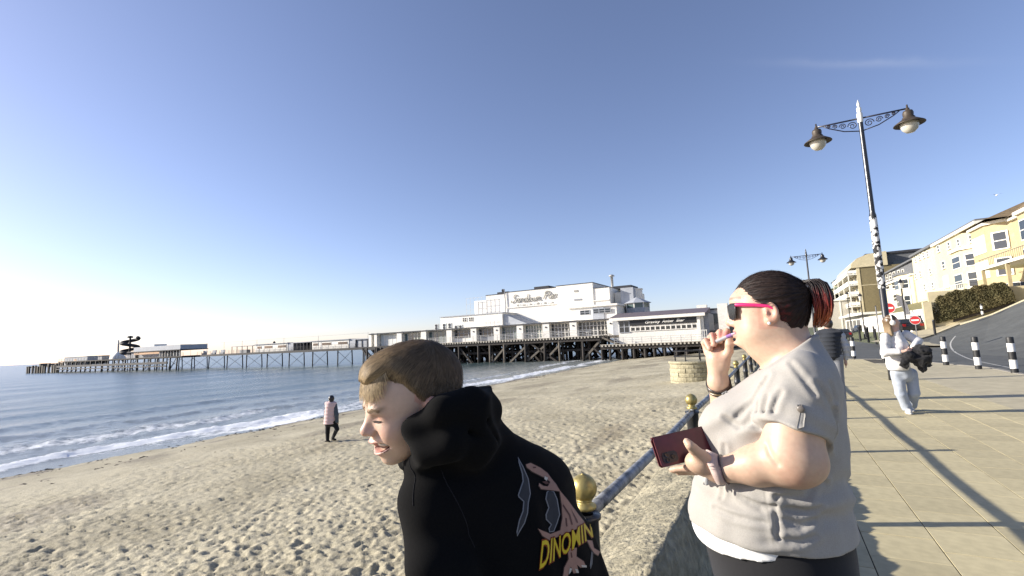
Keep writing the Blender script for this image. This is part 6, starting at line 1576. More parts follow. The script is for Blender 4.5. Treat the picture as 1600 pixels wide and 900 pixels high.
def b_head_l(p):
    ap = [p[0], np.abs(p[1]), p[2]]
    d = ell(p, (-.012, 0, .024), (.086, .071, .076))
    d = smin(d, ell(p, (.034, 0, -.015), (.053, .056, .085)), .03)
    d = smin(d, ell(p, (.028, 0, -.062), (.049, .045, .036)), .025)
    d = smin(d, ell(p, (.064, 0, -.091), (.018, .021, .015)), .018)
    d = smin(d, ell(ap, (.046, .034, -.034), (.032, .024, .024)), .016)      # raised cheek
    d = smin(d, ell(ap, (.072, .020, .010), (.016, .022, .009), rotm(0, 0, 12)), .010)  # knitted brow
    d = smax(d, -ell(ap, (.096, .030, -.006), (.021, .016, .0075)), .009)
    d = smin(d, ell(ap, (.062, .030, -.007), (.0145, .0155, .012)), .004)
    d = smax(d, -ell(ap, (.090, .007, .012), (.012, .0022, .012)), .004)      # frown lines
    d = smin(d, cone(p, (.080, 0, .000), (.096, 0, -.026), .0072, .0095), .010)
    d = smin(d, ell(p, (.0975, 0, -.0285), (.0105, .0105, .0095)), .005)
    d = smin(d, ell(ap, (.086, .0115, -.032), (.0115, .0078, .0080)), .005)
    d = smax(d, -ell(ap, (.093, .0062, -.0395), (.0055, .0033, .0035)), .002)
    # nasolabial fold
    d = smax(d, -cone(ap, (.084, .019, -.034), (.070, .032, -.060), .0032, .0022), .007)
    # mouth: parted, upper teeth showing
    d = smin(d, ell(p, (.073, 0, -.060), (.020, .029, .021)), .012)
    d = smin(d, ell(p, (.0885, 0, -.0525), (.0085, .020, .0045)), .004); d = smin(d, ell(p, (.084, .0, -.0725), (.010, .019, .0055)), .004)
    d = smax(d, -ell(p, (.082, .008, -.0625), (.036, .027, .0092), rotm(12, 0, 0)), .003)
    e = ell(ap, (-.012, .0775, -.012), (.018, .009, .028), rotm(0, 10, -20)); e = smax(e, -ell(ap, (-.010, .0865, -.008), (.0105, .007, .016), rotm(0, 10, -20)), .004)
    return smin(d, e, .006)
NB = BP(722, 676, .985); PP = BP(842, 1010, .925)
SP = (NB-PP)/np.linalg.norm(NB-PP); th = rad(-68)
lt = np.array((-math.cos(th), math.sin(th), 0)); lt -= SP*(lt@SP); lt /= np.linalg.norm(lt); ft = np.cross(lt, SP)
TL = np.linalg.norm(NB-PP)
def to_torso(p):
    x, y, z = p[0]-PP[0], p[1]-PP[1], p[2]-PP[2]
    return [x*ft[0]+y*ft[1]+z*ft[2], x*lt[0]+y*lt[1]+z*lt[2], x*SP[0]+y*SP[1]+z*SP[2]]
def T3(a, b, c): return PP+ft*a+lt*b+SP*c
BROWS = [(-.10, .0, .11, .165, -.018), (.0, .0, .118, .168, -.018), (.12, -.006, .122, .165, -.024), (TL-.16, -.012, .115, .16, -.022), (TL-.09, -.016, .098, .135, -.006), (TL-.04, -.014, .076, .09, .0), (TL+.03, .0, .05, .055, .0)]
SHL, SHR = T3(-.01, .118, TL-.09), T3(.0, -.150, TL-.175)
ELB, ERB = BP(697, 935, .805), T3(.16, -.20, TL-.28)
WLB, WRB = np.array((-.650, .60, .93)), np.array((-.650, 1.06, .93))
def b_neck(p): return cone(p, from_head((-.032, 0, -.055)), T3(.01, 0, TL-.03), .048, .055)
def b_hands(p):
    d = None
    for w, s in ((WLB, -1), (WRB, 1)):
        c = ell(p, w+np.array((-.02, 0, .0)), (.035, .028, .016))
        for k in range(4): c = smin(c, chain(p, [w+np.array((-.03, (k-1.5)*.015, .004)), w+np.array((-.056, (k-1.5)*.016, -.004)), w+np.array((-.052, (k-1.5)*.016, -.03))], [.0085, .0078, .0065], .003), .004)
        c = smin(c, chain(p, [w+np.array((.0, -s*.02, 0)), w+np.array((.008, -s*.034, -.016)), w+np.array((.002, -s*.03, -.035))], [.010, .0085, .007], .003), .006)
        d = c if d is None else np.minimum(d, c)
    return d
BLEG = [(T3(0, s*.08, -.02), np.array((-.36, .9-s*.09, .50)), np.array((-.34, .9-s*.10, .07))) for s in (1, -1)]
def b_legs(p, o=0.):
    d = None
    for a, k, e in BLEG:
        c = chain(p, [a, k, e], [.085+o, .056+o, .036+o], .02); d = c if d is None else smin(d, c, .02)
    return d
def b_all(p):
    d = gate(p, HC-.13, HC+.13, lambda q: b_head_l(to_head(q)))
    d = smin(d, b_neck(p), .025)
    d = smin(d, gate(p, PP-.35, NB+.25, lambda q: stack(to_torso(q), BROWS)+.03), .03)
    arms = np.minimum(chain(p, [SHL, ELB, WLB], [.045, .036, .026], .01), chain(p, [SHR, ERB, WRB], [.045, .036, .026], .01))
    d = smin(d, arms, .02); d = smin(d, gate(p, np.minimum(WLB, WRB)-.1, np.maximum(WLB, WRB)+.1, b_hands), .01)
    return smin(d, gate(p, (-.6, .6, 0), (-.1, 1.2, 1.0), b_legs), .03)
BSK = np.array((.57, .405, .31))
rs_b = np.random.RandomState(21)
def b_skin_col(V):
    q = np.stack(to_head(V.T), -1); x, y, z = q.T; ay = np.abs(y); c = np.tile(BSK, (len(V), 1))
    bl = .7*np.exp(-(((x-.07)/.03)**2+((ay-.038)/.022)**2+((z+.034)/.022)**2)); c *= 1-bl[:, None]*np.array((0, .16, .16))
    nt = np.exp(-(((x-.098)/.016)**2+((z+.03)/.014)**2+(y/.02)**2)); c *= 1-nt[:, None]*np.array((0, .18, .18))
    lip = np.clip(np.exp(-(((z+.0525)/.0055)**4+(y/.021)**4))+np.exp(-(((z+.0735)/.006)**4+(y/.019)**4)), 0, 1)*(x > .078); c = c*(1-.8*lip[:, None])+.8*lip[:, None]*np.array((.52, .22, .19))
    mo = ((((y-.008)/.027)**2+((z+.0625)/.0092)**2) < 1) & (x > .04) & (x < .0855); c[mo] = (.10, .02, .02)
    
    br = np.exp(-(((z-.0125-.12*(ay-.03))/.0045)**2))*sstep(.009, .014, ay)*sstep(.052, .042, ay)*(x > .05); c = c*(1-.8*br[:, None])+.8*br[:, None]*np.array((.20, .13, .07))
    lid = np.exp(-(((z+.004-.1*(ay-.031))/.007)**2+((ay-.031)/.017)**2))*(x > .05); c *= 1-.35*lid[:, None]*np.array((.6, 1, 1))
    c *= 1+(.06*fbm(V[:, 0]*26, V[:, 1]*26, V[:, 2]*26, 3)[:, None])*np.array((.6, 1.2, 1.2))
    er = (ay > .068) & (np.abs(z+.01) < .04) & (np.abs(x+.01) < .03); c[er] *= np.array((1, .78, .76))
    return c
V, F = sculpt(b_all, (-.82, .45, .0), (-.12, 1.22, 1.56), .0035)
bput('body', V, F, M_skin, b_skin_col(V))
# squinting eyes: dark opening under a lash line
bh_f = lambda p: b_head_l(to_head(p))
for s in (1, -1):
    P = from_head(np.array([(.085, s*yy, zz) for yy, zz in ((.0155, -.0115), (.021, -.0085), (.029, -.0070), (.037, -.0075), (.0455, -.0095))]))
    for _ in range(10): e = bh_f(list(P.T)); P = P-grad(bh_f, P.T)*(e-.0004)[:, None]
    P = np.stack([np.interp(np.linspace(0, 1, 17), np.linspace(0, 1, 5), P[:, k]) for k in range(3)], -1)
    V_, F_, C_ = tube_np(P, list(np.interp(np.linspace(0, 1, 17), [0, .5, 1], [.0006, .0016, .0008])), 6, (.03, .02, .015)); bput('eyelash', V_, F_, M_cloth, C_)
    P3_ = P-HU*.0022
    for _ in range(4): e = bh_f(list(P3_.T)); P3_ = P3_-grad(bh_f, P3_.T)*(e-.0001)[:, None]
    V_, F_, C_ = tube_np(P3_[2:-2], list(np.interp(np.linspace(0, 1, 13), [0, .5, 1], [.0006, .0017, .0006])), 6, (.045, .03, .026)); bput('eye', V_, F_, M_cloth, C_)
    Pb = from_head(np.array([(.085, s*yy, zz) for yy, zz in ((.010, .0075), (.018, .0095), (.028, .0125), (.040, .0135), (.050, .0095))]))
    for _ in range(10): e = bh_f(list(Pb.T)); Pb = Pb-grad(bh_f, Pb.T)*(e-.0004)[:, None]
    ip = rs_b.choice(4, 150); tt_ = rs_b.rand(150, 1); st = Pb[ip]*(1-tt_)+Pb[ip+1]*tt_+HU*rs_b.normal(0, .0012, (150, 1))
    V_, F_, C_ = strands(bh_f, st, lambda p, s=s: np.tile(HL*s*1.0+HU*.15-HF*.3, (len(p), 1)), rs_b.uniform(.003, .006, 150), 3, .0004, .0006, np.tile((.20, .14, .085), (150, 1)), rs=rs_b, curl=.25); bput('eyebrow', V_, F_, M_cloth, C_)
# teeth
V, F = sculpt(lambda p: np.maximum(ell(to_head(p), (.064, .004, -.0585), (.0195, .0215, .0075)), -(to_head(p)[2]+.0672)), HC-.13, HC+.13, .0016)
q = np.stack(to_head(V.T), -1); gap = .72+.28*sstep(.0, .0012, np.abs(((q[:, 1]+.1) % .0065)-.00325)); bput('teeth', V, F, M_plastic, np.array((.62, .57, .48))[None]*gap[:, None])
# --- hair
HLX, HLZ = [-.11, -.07, -.035, -.022, -.004, .012, .03, .05, .07, .1], [-.058, -.058, -.05, -.025, -.014, .012, .042, .056, .050, .044]
def b_hair_l(p):
    x, y, z = p; ay = np.abs(y)
    d = ell(p, (-.013, 0, .026), (.0915, .0755, .0815))
    d = smin(d, ell(p, (.036, 0, .066), (.048, .050, .030)), .03)
    d = d+.0012*vnoise(x*60, y*60, z*25)
    line = np.interp(x, HLX, HLZ)
    line = line-.003*np.sin(ay*120+x*60)+.016*sstep(.02, .045, ay)*sstep(.02, .05, x)
    d = d+.007*sstep(.022, 0., z-line); d = smax(d, (line-z)*.5, .006)
    ear = ell([x, ay, z], (-.012, .080, -.012), (.020, .02, .028)); return smax(d, -ear, .004)
b_hair = lambda p: b_hair_l(to_head(p))
V, F = sculpt(b_hair, HC-.14, HC+.14, .0026)
q = np.stack(to_head(V.T), -1)
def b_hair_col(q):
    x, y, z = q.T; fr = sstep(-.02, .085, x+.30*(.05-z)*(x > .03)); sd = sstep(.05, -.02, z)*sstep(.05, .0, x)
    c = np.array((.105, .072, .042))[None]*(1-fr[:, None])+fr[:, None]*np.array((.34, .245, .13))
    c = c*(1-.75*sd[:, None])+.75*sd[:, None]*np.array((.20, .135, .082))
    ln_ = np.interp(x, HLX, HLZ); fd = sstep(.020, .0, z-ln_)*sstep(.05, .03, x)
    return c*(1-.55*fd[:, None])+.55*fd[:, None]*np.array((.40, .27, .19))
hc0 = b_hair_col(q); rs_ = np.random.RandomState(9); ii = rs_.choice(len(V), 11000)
def flow(p):
    x, y, z = (np.stack(to_head(p.T), -1)).T; v = np.stack([np.where(x > -.03, 1., .25)*np.ones_like(x), .9*np.sign(y)*sstep(.02, .07, np.abs(y)), -.15-1.0*sstep(.085, .03, z)-.8*(x < -.05)], -1)
    return v[:, 0:1]*HF+v[:, 1:2]*HL+v[:, 2:3]*HU
ln = np.where(q[ii, 2] > .05, rs_.uniform(.018, .036, len(ii)), rs_.uniform(.006, .013, len(ii)))
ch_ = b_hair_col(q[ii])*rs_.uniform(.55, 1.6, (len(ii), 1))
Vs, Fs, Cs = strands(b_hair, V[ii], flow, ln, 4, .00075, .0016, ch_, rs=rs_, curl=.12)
# fringe hanging over the forehead
k = np.where((q[:, 0] > .05) & (np.abs(q[:, 1]) < .045) & (q[:, 2] > .048) & (q[:, 2] < .100))[0]; jj = rs_.choice(k, 2200)
def fringe(p): return np.tile(HF*.25-HU*1.0, (len(p), 1))
fsurf = lambda p: np.minimum(b_hair(p), b_all(p)) if False else b_hair_l2(to_head(p))
def b_hair_l2(p): return smin(ell(p, (-.013, 0, .026), (.0915, .0755, .0815)), ell(p, (.034, 0, -.005), (.056, .060, .086)), .03)
Vf, Ff, Cf = strands(fsurf, V[jj], fringe, rs_.uniform(.014, .040, 2200), 5, .0008, .003, np.array((.36, .265, .145))*rs_.uniform(.45, 1.3, (2200, 1)), rs=rs_, curl=.22)
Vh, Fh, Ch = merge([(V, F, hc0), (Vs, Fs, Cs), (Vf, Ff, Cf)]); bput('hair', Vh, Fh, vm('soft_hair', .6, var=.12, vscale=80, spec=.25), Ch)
# --- hoodie
HOODP = [BP(640, 706, .915), BP(650, 668, .862), BP(690, 645, .842), BP(735, 630, .875), BP(762, 640, .95), BP(752, 655, 1.04), BP(700, 665, 1.08), BP(655, 700, 1.03), BP(640, 716, .96), BP(640, 706, .915)]
ROLL_ = [BP(648, 735, .90), BP(668, 706, .845), BP(705, 692, .835), BP(748, 690, .885), BP(778, 700, .96), BP(775, 700, 1.05)]
HO = BP(706, 668, .955)
HPOLY = [((x_-706)*.955/760, -(y_-668)*.955/760) for x_, y_ in ((640, 716), (640, 668), (666, 641), (698, 623), (768, 607), (778, 678), (752, 712), (690, 722))]
def poly2(a, b_, P):
    d = np.full_like(a, 1e9); s = np.ones_like(a); n = len(P)
    for i in range(n):
        (x0, y0), (x1, y1) = P[i], P[i-1]; ex, ey = x1-x0, y1-y0; wx, wy = a-x0, b_-y0
        t = np.clip((wx*ex+wy*ey)/(ex*ex+ey*ey), 0, 1); d = np.minimum(d, (wx-ex*t)**2+(wy-ey*t)**2)
        c1 = b_ >= y0; c2_ = b_ < y1; c3 = ex*wy > ey*wx; s = np.where((c1 & c2_ & c3) | (~c1 & ~c2_ & ~c3), -s, s)
    return s*np.sqrt(d)
def hood_bag(p):
    x, y, z = p[0]-HO[0], p[1]-HO[1], p[2]-HO[2]; k = lambda v: x*v[0]+y*v[1]+z*v[2]
    a, b_, c = k(A3(CR)), k(A3(CU)), k(A3(CF)); r = .034
    u = poly2(a, b_, HPOLY)+r; v = np.abs(c+.25*a)-.098+r
    return np.sqrt(np.maximum(u, 0)**2+np.maximum(v, 0)**2)+np.minimum(np.maximum(u, v), 0)-r
RIDGE_ = [BP(668, 664, .872), BP(695, 659, .860), BP(722, 662, .858), BP(740, 668, .872)]
def on_field(P, f, lift=.0):
    P = np.array(P, float)
    for _ in range(8): e = f(list(P.T)); P = P-grad(f, P.T)*(e-lift)[:, None]
    return P
def bagroll(p): return np.minimum(hood_bag(p), chain(p, ROLL_, [.018, .022, .024, .025, .025, .022], .03))
CREASES = [(on_field([BP(652, 700, .86), BP(672, 684, .85), BP(705, 676, .845), BP(748, 680, .86)], bagroll), [.002, .0055, .0055, .002]), (on_field([BP(662, 654, .87), BP(692, 649, .86), BP(735, 655, .865)], hood_bag), [.002, .004, .002]), (on_field([BP(742, 640, .87), BP(750, 665, .87), BP(756, 690, .88)], hood_bag), [.001, .004, .002])]
def hoodie(p):
    t = to_torso(p)
    d = stack(t, BROWS)-.004
    d = smin(d, ell(t, (-.005, .110, TL-.090), (.066, .056, .064)), .035); d = smin(d, ell(t, (-.005, -.140, TL-.165), (.066, .058, .055)), .05)
    x, y, z = p
    sl = chain(p, [SHL, ELB, WLB+np.array((.03, .0, .03))], [.060, .054, .042], .03); sr = chain(p, [SHR, ERB, WRB+np.array((.03, 0, .03))], [.064, .056, .042], .03)
    wr = .0045*np.sin(z*75+22*x+3*vnoise(x*10, y*10, z*8))*sstep(1.26, 1.18, z)
    d = smin(d, np.minimum(sl+wr, sr+wr), .022)
    # drape folds from shoulder to waist and across the back
    d = d+.0045*np.sin(t[1]*55+t[2]*16+2.4*vnoise(x*8, y*8, z*6))*sstep(TL-.06, TL-.2, t[2])+.006*vnoise(x*9, y*9, z*6+2)
    h = gate(p, HO-.16, HO+.16, hood_bag)
    h = smin(h, chain(p, HOODP, [.016, .018, .020, .022, .022, .022, .020, .020, .016, .016], .04), .02)
    h = smin(h, chain(p, ROLL_, [.018, .022, .024, .025, .025, .022], .03), .022)
    h = smin(h, chain(p, RIDGE_, [.006, .011, .011, .004], .01), .014)
    h = h+.0035*vnoise(x*14, y*14, z*14)+.0020*np.sin(z*60+x*50+y*20+2*vnoise(x*12, y*12, z*12))
    for cp, rr_ in CREASES: h = smax(h, -chain(p, cp, rr_, .004), .010)
    d = smin(d, h, .018)
    hd = gate(p, HC-.14, HC+.14, lambda q: b_head_l(to_head(q))-.006); d = smax(d, -np.minimum(hd, b_neck(p)-.004), .008)
    return np.maximum(d, -(t[2]+.07))
V, F = sculpt(hoodie, (-.86, .42, .80), (-.12, 1.22, 1.50), .0038)
hood_o = bput('hoodie', V, F, M_fleece, np.tile((.0065, .0065, .0068), (len(V), 1)))
# stitched seams of the sleeve head and hood
def on_hoodie(P, lift):
    P = np.array(P, float)
    for _ in range(8): e = hoodie(list(P.T)); P = P-grad(hoodie, P.T)*(e-lift)[:, None]
    return P
for pts in ([(652, 720, .87), (648, 740, .86), (651, 765, .85), (654, 790, .84)], [(690, 735, .86), (694, 770, .86), (697, 810, .86), (702, 848, .85), (720, 843, .87), (735, 840, .88)]):
    P = on_hoodie([BP(*p) for p in pts], .0008); P2 = np.stack([np.interp(np.linspace(0, 1, 22), np.linspace(0, 1, len(P)), P[:, k]) for k in range(3)], -1); P2 = on_hoodie(P2, .0002)
    V_, F_, C_ = tube_np(P2-0.0, .0009, 6, (.02, .02, .022)); bput('seam', V_, F_, M_fleece, C_)
# --- printed design on the back: claw tears, running dinosaur, lettering
HB = BVHTree.FromPolygons(V.tolist(), F.tolist())
c2 = lambda u, v: (740+.26667*u, 660+.26667*v)
def print_on(polys, lift, col, name, fine=3.0, parent=None):
    """flat polygons in design space laid on the back of the hoodie"""
    bm = bmesh.new()
    for poly in polys:
        vs = [bm.verts.new((a, -b, 0)) for a, b in poly]
        try: bm.faces.new(vs)
        except ValueError: pass
    bmesh.ops.remove_doubles(bm, verts=bm.verts[:], dist=.001)
    bmesh.ops.triangulate(bm, faces=bm.faces[:])
    for _ in range(5):
        ed = [e for e in bm.edges if e.calc_length() > fine]
        if not ed: break
        bmesh.ops.subdivide_edges(bm, edges=ed, cuts=1); bmesh.ops.triangulate(bm, faces=[f for f in bm.faces if len(f.verts) > 3])
    me_v = []; ok = []
    for v in bm.verts:
        d = ray(v.co.x, -v.co.y).normalized(); h = HB.ray_cast(CAM, d)
        if h[0] is None: me_v.append((0, 0, 0)); ok.append(False)
        else:
            n = h[1] if h[1].dot(d) < 0 else -h[1]; me_v.append(tuple(h[0]+n*lift)); ok.append(h[3] < 1.5)
    bm.verts.index_update(); fs = [[v.index for v in f.verts] for f in bm.faces if all(ok[v.index] for v in f.verts)]; bm.free()
    if not fs: return None
    par = list(range(len(me_v)))                       # keep the largest connected piece
    def find(a):
        while par[a] != a: par[a] = par[par[a]]; a = par[a]
        return a
    for f in fs:
        for q in f[1:]: par[find(q)] = find(f[0])
    cnt = {}
    for f in fs: cnt[find(f[0])] = cnt.get(find(f[0]), 0)+1
    big = max(cnt, key=cnt.get); fs = [f for f in fs if find(f[0]) == big] if 'letter' in name else fs
    us = sorted({i for f in fs for i in f}); mp_ = {i: k for k, i in enumerate(us)}; me_v = [me_v[i] for i in us]; fs = [[mp_[i] for i in f] for f in fs]
    return bput(name, np.array(me_v), fs, M_cloth, np.tile(col, (len(me_v), 1)), parent or hood_o)
T1 = [(258,203),(290,260),(320,330),(325,360),(333,420),(322,470),(318,530),(300,590),(270,640),(255,668),(250,640),(265,570),(285,520),(290,465),(262,440),(258,425),(285,345),(280,300),(262,240)]
T2 = [(440,395),(470,405),(490,450),(505,540),(490,590),(470,640),(440,645),(435,620),(450,600),(420,570),(418,540),(435,500),(418,450),(425,410)]
T3_ = [(690,740),(697,770),(692,830),(682,860),(678,840),(684,790)]
def shrink(poly, k):
    a = np.array(poly, float); n = len(a); out = []
    for i in range(n):
        t = a[(i+1) % n]-a[i-1]; nn = np.array((-t[1], t[0]))/(np.linalg.norm(t)+1e-6); out.append(a[i]+nn*k)
    return out
for T in (T1, T2, T3_):
    print_on([[c2(*p) for p in T]], .0012, (.20, .20, .21), 'tear_edge'); print_on([[c2(*p) for p in shrink(T, 7)]], .0018, (.045, .046, .05), 'tear_print')
D1 = [(303,250),(330,240),(390,270),(430,300),(455,335),(440,345),(405,322),(340,290),(308,265)]
D2 = [(455,335),(480,365),(500,400),(545,455),(600,530),(640,580),(650,605),(560,640),(500,665),(440,690),(400,665),(375,622),(405,638),(445,655),(505,632),(517,560),(512,480),(500,405),(440,398),(392,392),(378,372),(380,358),(405,374),(432,378),(446,352),(440,345)]
D3 = [(548,735),(600,735),(598,785),(640,815),(655,848),(622,850),(602,832),(612,880),(582,882),(566,842),(548,900),(520,902),(528,850),(554,800)]
D4 = [(658,690),(690,695),(700,738),(735,758),(725,782),(700,765),(680,735)]
for D_ in (D1, D2, D3, D4):
    print_on([[c2(*p) for p in shrink(D_, -5)]], .0013, (.05, .03, .025), 'dinosaur_outline'); print_on([[c2(*p) for p in D_]], .0019, (.34, .20, .15), 'dinosaur_print')
for L_ in ([(520,480),(560,540),(575,600),(568,602),(552,545),(516,490)], [(560,500),(600,570),(606,590),(598,590),(590,570)], [(540,560),(545,610),(538,612),(532,562)], [(395,350),(425,345),(440,362),(420,366)], [(340,262),(360,262),(362,270),(345,272)], [(570,760),(575,790),(568,792),(564,762)]):
    print_on([[c2(*p) for p in L_]], .0025, (.11, .055, .045), 'dinosaur_marking')
for L_ in ([(560,850),(572,856),(566,875),(552,890)], [(625,835),(655,838),(656,850),(630,848)], [(590,855),(606,860),(612,880),(598,880)], [(412,318),(432,328),(424,345),(410,335)]):
    print_on([[c2(*p) for p in L_]], .0026, (.55, .5, .42), 'claw_print')
def glyph(txt, offset=0.):
    ob = flat_text(txt, 1., M_cloth, None, None, None, .12, 0., None, offset); me = ob.data
    co = np.array([v.co[:] for v in me.vertices]); fs = [list(f.vertices) for f in me.polygons]; bpy.data.objects.remove(ob); return co, fs
WORD = 'DINOMIN'; WORD_W = glyph(WORD)[0][:, 0].max()
def word_on_back(offset, lift, col, name):
    for i, chr_ in enumerate(WORD):
        adv = glyph(WORD[:i+1])[0][:, 0].max()-glyph(chr_)[0][:, 0].max()
        co, fs = glyph(chr_, offset)
        def mp(p):
            u = (p[0]+adv+.02)/(WORD_W+.02); v = p[1]/.72; b = np.array((378, 858))*(1-u)+np.array((697, 668))*u; t = np.array((386, 690))*(1-u)+np.array((676, 572))*u
            q = b+(t-b)*v*(1.0-.12*math.sin(math.pi*min(max(u, 0), 1))); return c2(q[0], q[1])
        print_on([[mp(co[k]) for k in f] for f in fs], lift, col, name, 4.0)
word_on_back(.055, .0026, (.20, .045, .012), 'letter_outline'); word_on_back(.012, .0033, (.62, .46, .03), 'letter')
# --- trousers and shoes
V, F = sculpt(lambda p: np.maximum(np.maximum(smin(b_legs(p, .012), stack(to_torso(p), BROWS)+.006, .04), .06-p[2]), p[2]-.96), (-.62, .6, .0), (-.1, 1.2, 1.0), .010)
bput('trousers', V, F, M_cloth, np.tile((.03, .032, .04), (len(V), 1)))
V, F = sculpt(lambda p: np.maximum(np.minimum(ell(p, BLEG[0][2]+np.array((-.05, 0, -.03)), (.12, .045, .05)), ell(p, BLEG[1][2]+np.array((-.05, 0, -.03)), (.12, .045, .05))), .002-p[2]), (-.62, .6, .0), (-.1, 1.2, .16), .008)
bput('shoes', V, F, M_cloth, np.tile((.05, .05, .055), (len(V), 1)))
# ================================================================== people farther off
def person_put(root, name, V, F, mat, col):
    o = np.array(tuple(root.location)); return np_mesh(name, V-o, F, mat, cols=np.tile(col, (len(V), 1)) if np.ndim(col) == 1 else col, parent=root)
def box_of(pts, r): P = np.array(pts); return P.min(0)-r, P.max(0)+r
# --- girl in white with a jacket over her arm
GD = 8.35
def G(px, py, dd=0.): return A3(atd(px, py, GD+dd))
gbase = onz(1420, 648, 0); girl = thing('person', 'girl in white sweatshirt, pale jeans and headphones walking on the promenade', 'person', (gbase.x, gbase.y, 0))
hc = G(1394, 503); neck = G(1397, 516); hip = G(1410, 580); chest = G(1401, 540)
gf = A3(CR)*.86-A3(CF)*.5; gf /= np.linalg.norm(gf); gu = G(1393, 495)-G(1396, 512); gu /= np.linalg.norm(gu); gf -= gu*(gf@gu); gf /= np.linalg.norm(gf); gl_ = np.cross(gu, gf)
def gh(p): x, y, z = p[0]-hc[0], p[1]-hc[1], p[2]-hc[2]; return [x*gf[0]+y*gf[1]+z*gf[2], x*gl_[0]+y*gl_[1]+z*gl_[2], x*gu[0]+y*gu[1]+z*gu[2]]
def g_head(p):
    q = gh(p); aq = [q[0], np.abs(q[1]), q[2]]
    d = smin(ell(q, (-.012, 0, .03), (.09, .072, .085)), ell(q, (.03, 0, -.02), (.058, .058, .085)), .03)
    d = smin(d, ell(q, (.06, 0, -.092), (.02, .022, .018)), .02); d = smin(d, cone(q, (.082, 0, .005), (.1, 0, -.026), .007, .011), .01)
    d = smax(d, -ell(aq, (.098, .03, -.002), (.018, .017, .008)), .008); d = smin(d, ell(q, (.078, 0, -.058), (.014, .02, .012)), .008)
    return d
gsh = [G(1383, 527), G(1416, 523)]; gel = [G(1383, 551, -.08), G(1434, 533, -.10)]; gwr = [G(1416, 549, -.28), G(1424, 548, -.26)]
def g_hand(p):
    d = None
    for w, s in ((gwr[0], 1), (gwr[1], -1)):
        c = ell(p, w+A3(CR)*.03*s, (.035, .03, .03))
        for k in range(4): c = smin(c, cone(p, w+A3(CR)*.05*s+A3(CU)*(.03-.02*k), w+A3(CR)*.10*s+A3(CU)*(.02-.02*k), .011, .009), .006)
        c = smin(c, cone(p, w+A3(CU)*.02, w+A3(CR)*.05*s+A3(CU)*.06, .013, .010), .008); d = c if d is None else np.minimum(d, c)
    return d
glegs = [[G(1402, 584), G(1408, 616, -.03), G(1419, 642, -.03)], [G(1423, 584, .02), G(1428, 614, -.05), G(1423, 640, .22)]]
def g_body(p):
    d = smin(g_head(p), cone(p, hc-gu*.06-gf*.02, neck-gu*.05, .05, .055), .02)
    d = smin(d, smin(cone(p, neck, chest, .07, .12), cone(p, chest, hip, .12, .11), .05), .04)
    for k in range(2): d = smin(d, chain(p, [gsh[k], gel[k], gwr[k]], [.05, .04, .028], .01), .03); d = smin(d, chain(p, glegs[k], [.085, .06, .04], .02), .03)
    return smin(d, g_hand(p), .012)
lo, hi = box_of([hc, hip, gbase, *gel, *gwr, *glegs[0], *glegs[1]], .16)
V, F = sculpt(g_body, lo, hi, .0075); person_put(girl, 'body', V, F, M_skin, (.56, .36, .28))
def g_top(p):
    x, y, z = p
    d = smin(cone(p, neck-gu*.06, chest, .09, .155), cone(p, chest, G(1403, 570), .155, .165), .05)
    for k in range(2): d = smin(d, chain(p, [gsh[k], gel[k], gel[k]*.35+gwr[k]*.65], [.075, .066, .052], .03), .03)
    d = d+.005*vnoise(x*14, y*14, z*14)+.009*np.abs(vnoise(x*9+5, y*9, z*16))-.003
    return np.maximum(np.maximum(d, G(1404, 578)[2]-z), -(cone(p, hc-gu*.05, neck+gu*.01, .07, .068)))
V, F = sculpt(g_top, lo, hi, .009); person_put(girl, 'sweatshirt', V, F, M_cloth, (.62, .61, .60))
def g_jean(p):
    x, y, z = p; d = cone(p, G(1405, 572), G(1411, 584), .135, .145)
    for k in range(2): d = smin(d, chain(p, glegs[k], [.098, .08, .074], .03), .03)
    d = d+.010*np.abs(vnoise(x*10, y*10, z*11+3))*sstep(.95, .5, z)-.003+.003*vnoise(x*14, y*14, z*14)
    return np.maximum(np.maximum(d, z-G(1404, 574)[2]), .045-z)
V, F = sculpt(g_jean, lo, hi, .009); person_put(girl, 'jeans', V, F, M_cloth, (.36, .40, .46))
def g_shoe(p):
    d = None
    for (fx, fy), lift in (((A3(glegs[0][2])[0], A3(glegs[0][2])[1]), 0.), ((A3(glegs[1][2])[0], A3(glegs[1][2])[1]), .0)):
        c = smin(ell(p, (fx-.005, fy-.09, .045), (.045, .10, .042)), ell(p, (fx, fy, .065), (.042, .06, .06)), .03)
        c = smin(c, np.maximum(ell(p, (fx-.005, fy-.06, .01), (.05, .145, .03)), p[2]-.028), .004); d = c if d is None else np.minimum(d, c)
    return np.maximum(d, .002-p[2])
V, F = sculpt(g_shoe, lo-.12, np.array((hi[0]+.1, hi[1]+.1, .16)), .007); person_put(girl, 'shoes', V, F, M_cloth, (.55, .53, .50))
def g_hair(p):
    q = gh(p); d = ell(q, (-.02, 0, .035), (.095, .083, .09)); d = np.maximum(d, -(q[2]-.03+1.2*(-q[0]+.03)))
    lk = smin(cone(q, (-.06, .05, .02), (-.035, .075, -.20), .045, .035), cone(q, (-.065, -.05, .02), (-.05, -.08, -.2), .042, .03), .02)
    lk = smin(lk, cone(q, (-.085, 0, .02), (-.08, 0, -.18), .05, .05), .03)
    d = smin(d, lk, .03); return d+.004*np.sin(q[1]*150+q[0]*120+3*vnoise(q[0]*15, q[1]*15, q[2]*8))
V, F = sculpt(g_hair, hc-.32, hc+.2, .006); q = np.stack(gh(V.T), -1); m_ = sstep(.05, -.15, q[:, 2])[:, None]
person_put(girl, 'hair', V, F, M_hairm, np.array((.12, .075, .04))*(1-m_)+m_*np.array((.26, .19, .115)))
hp = thing('headphones', 'white over-ear headphones on the girl with long fair hair', 'headphones', tuple(hc))
def hph(pts): return [tuple(hc+gf*a+gl_*b+gu*c-hc) for a, b, c in pts]
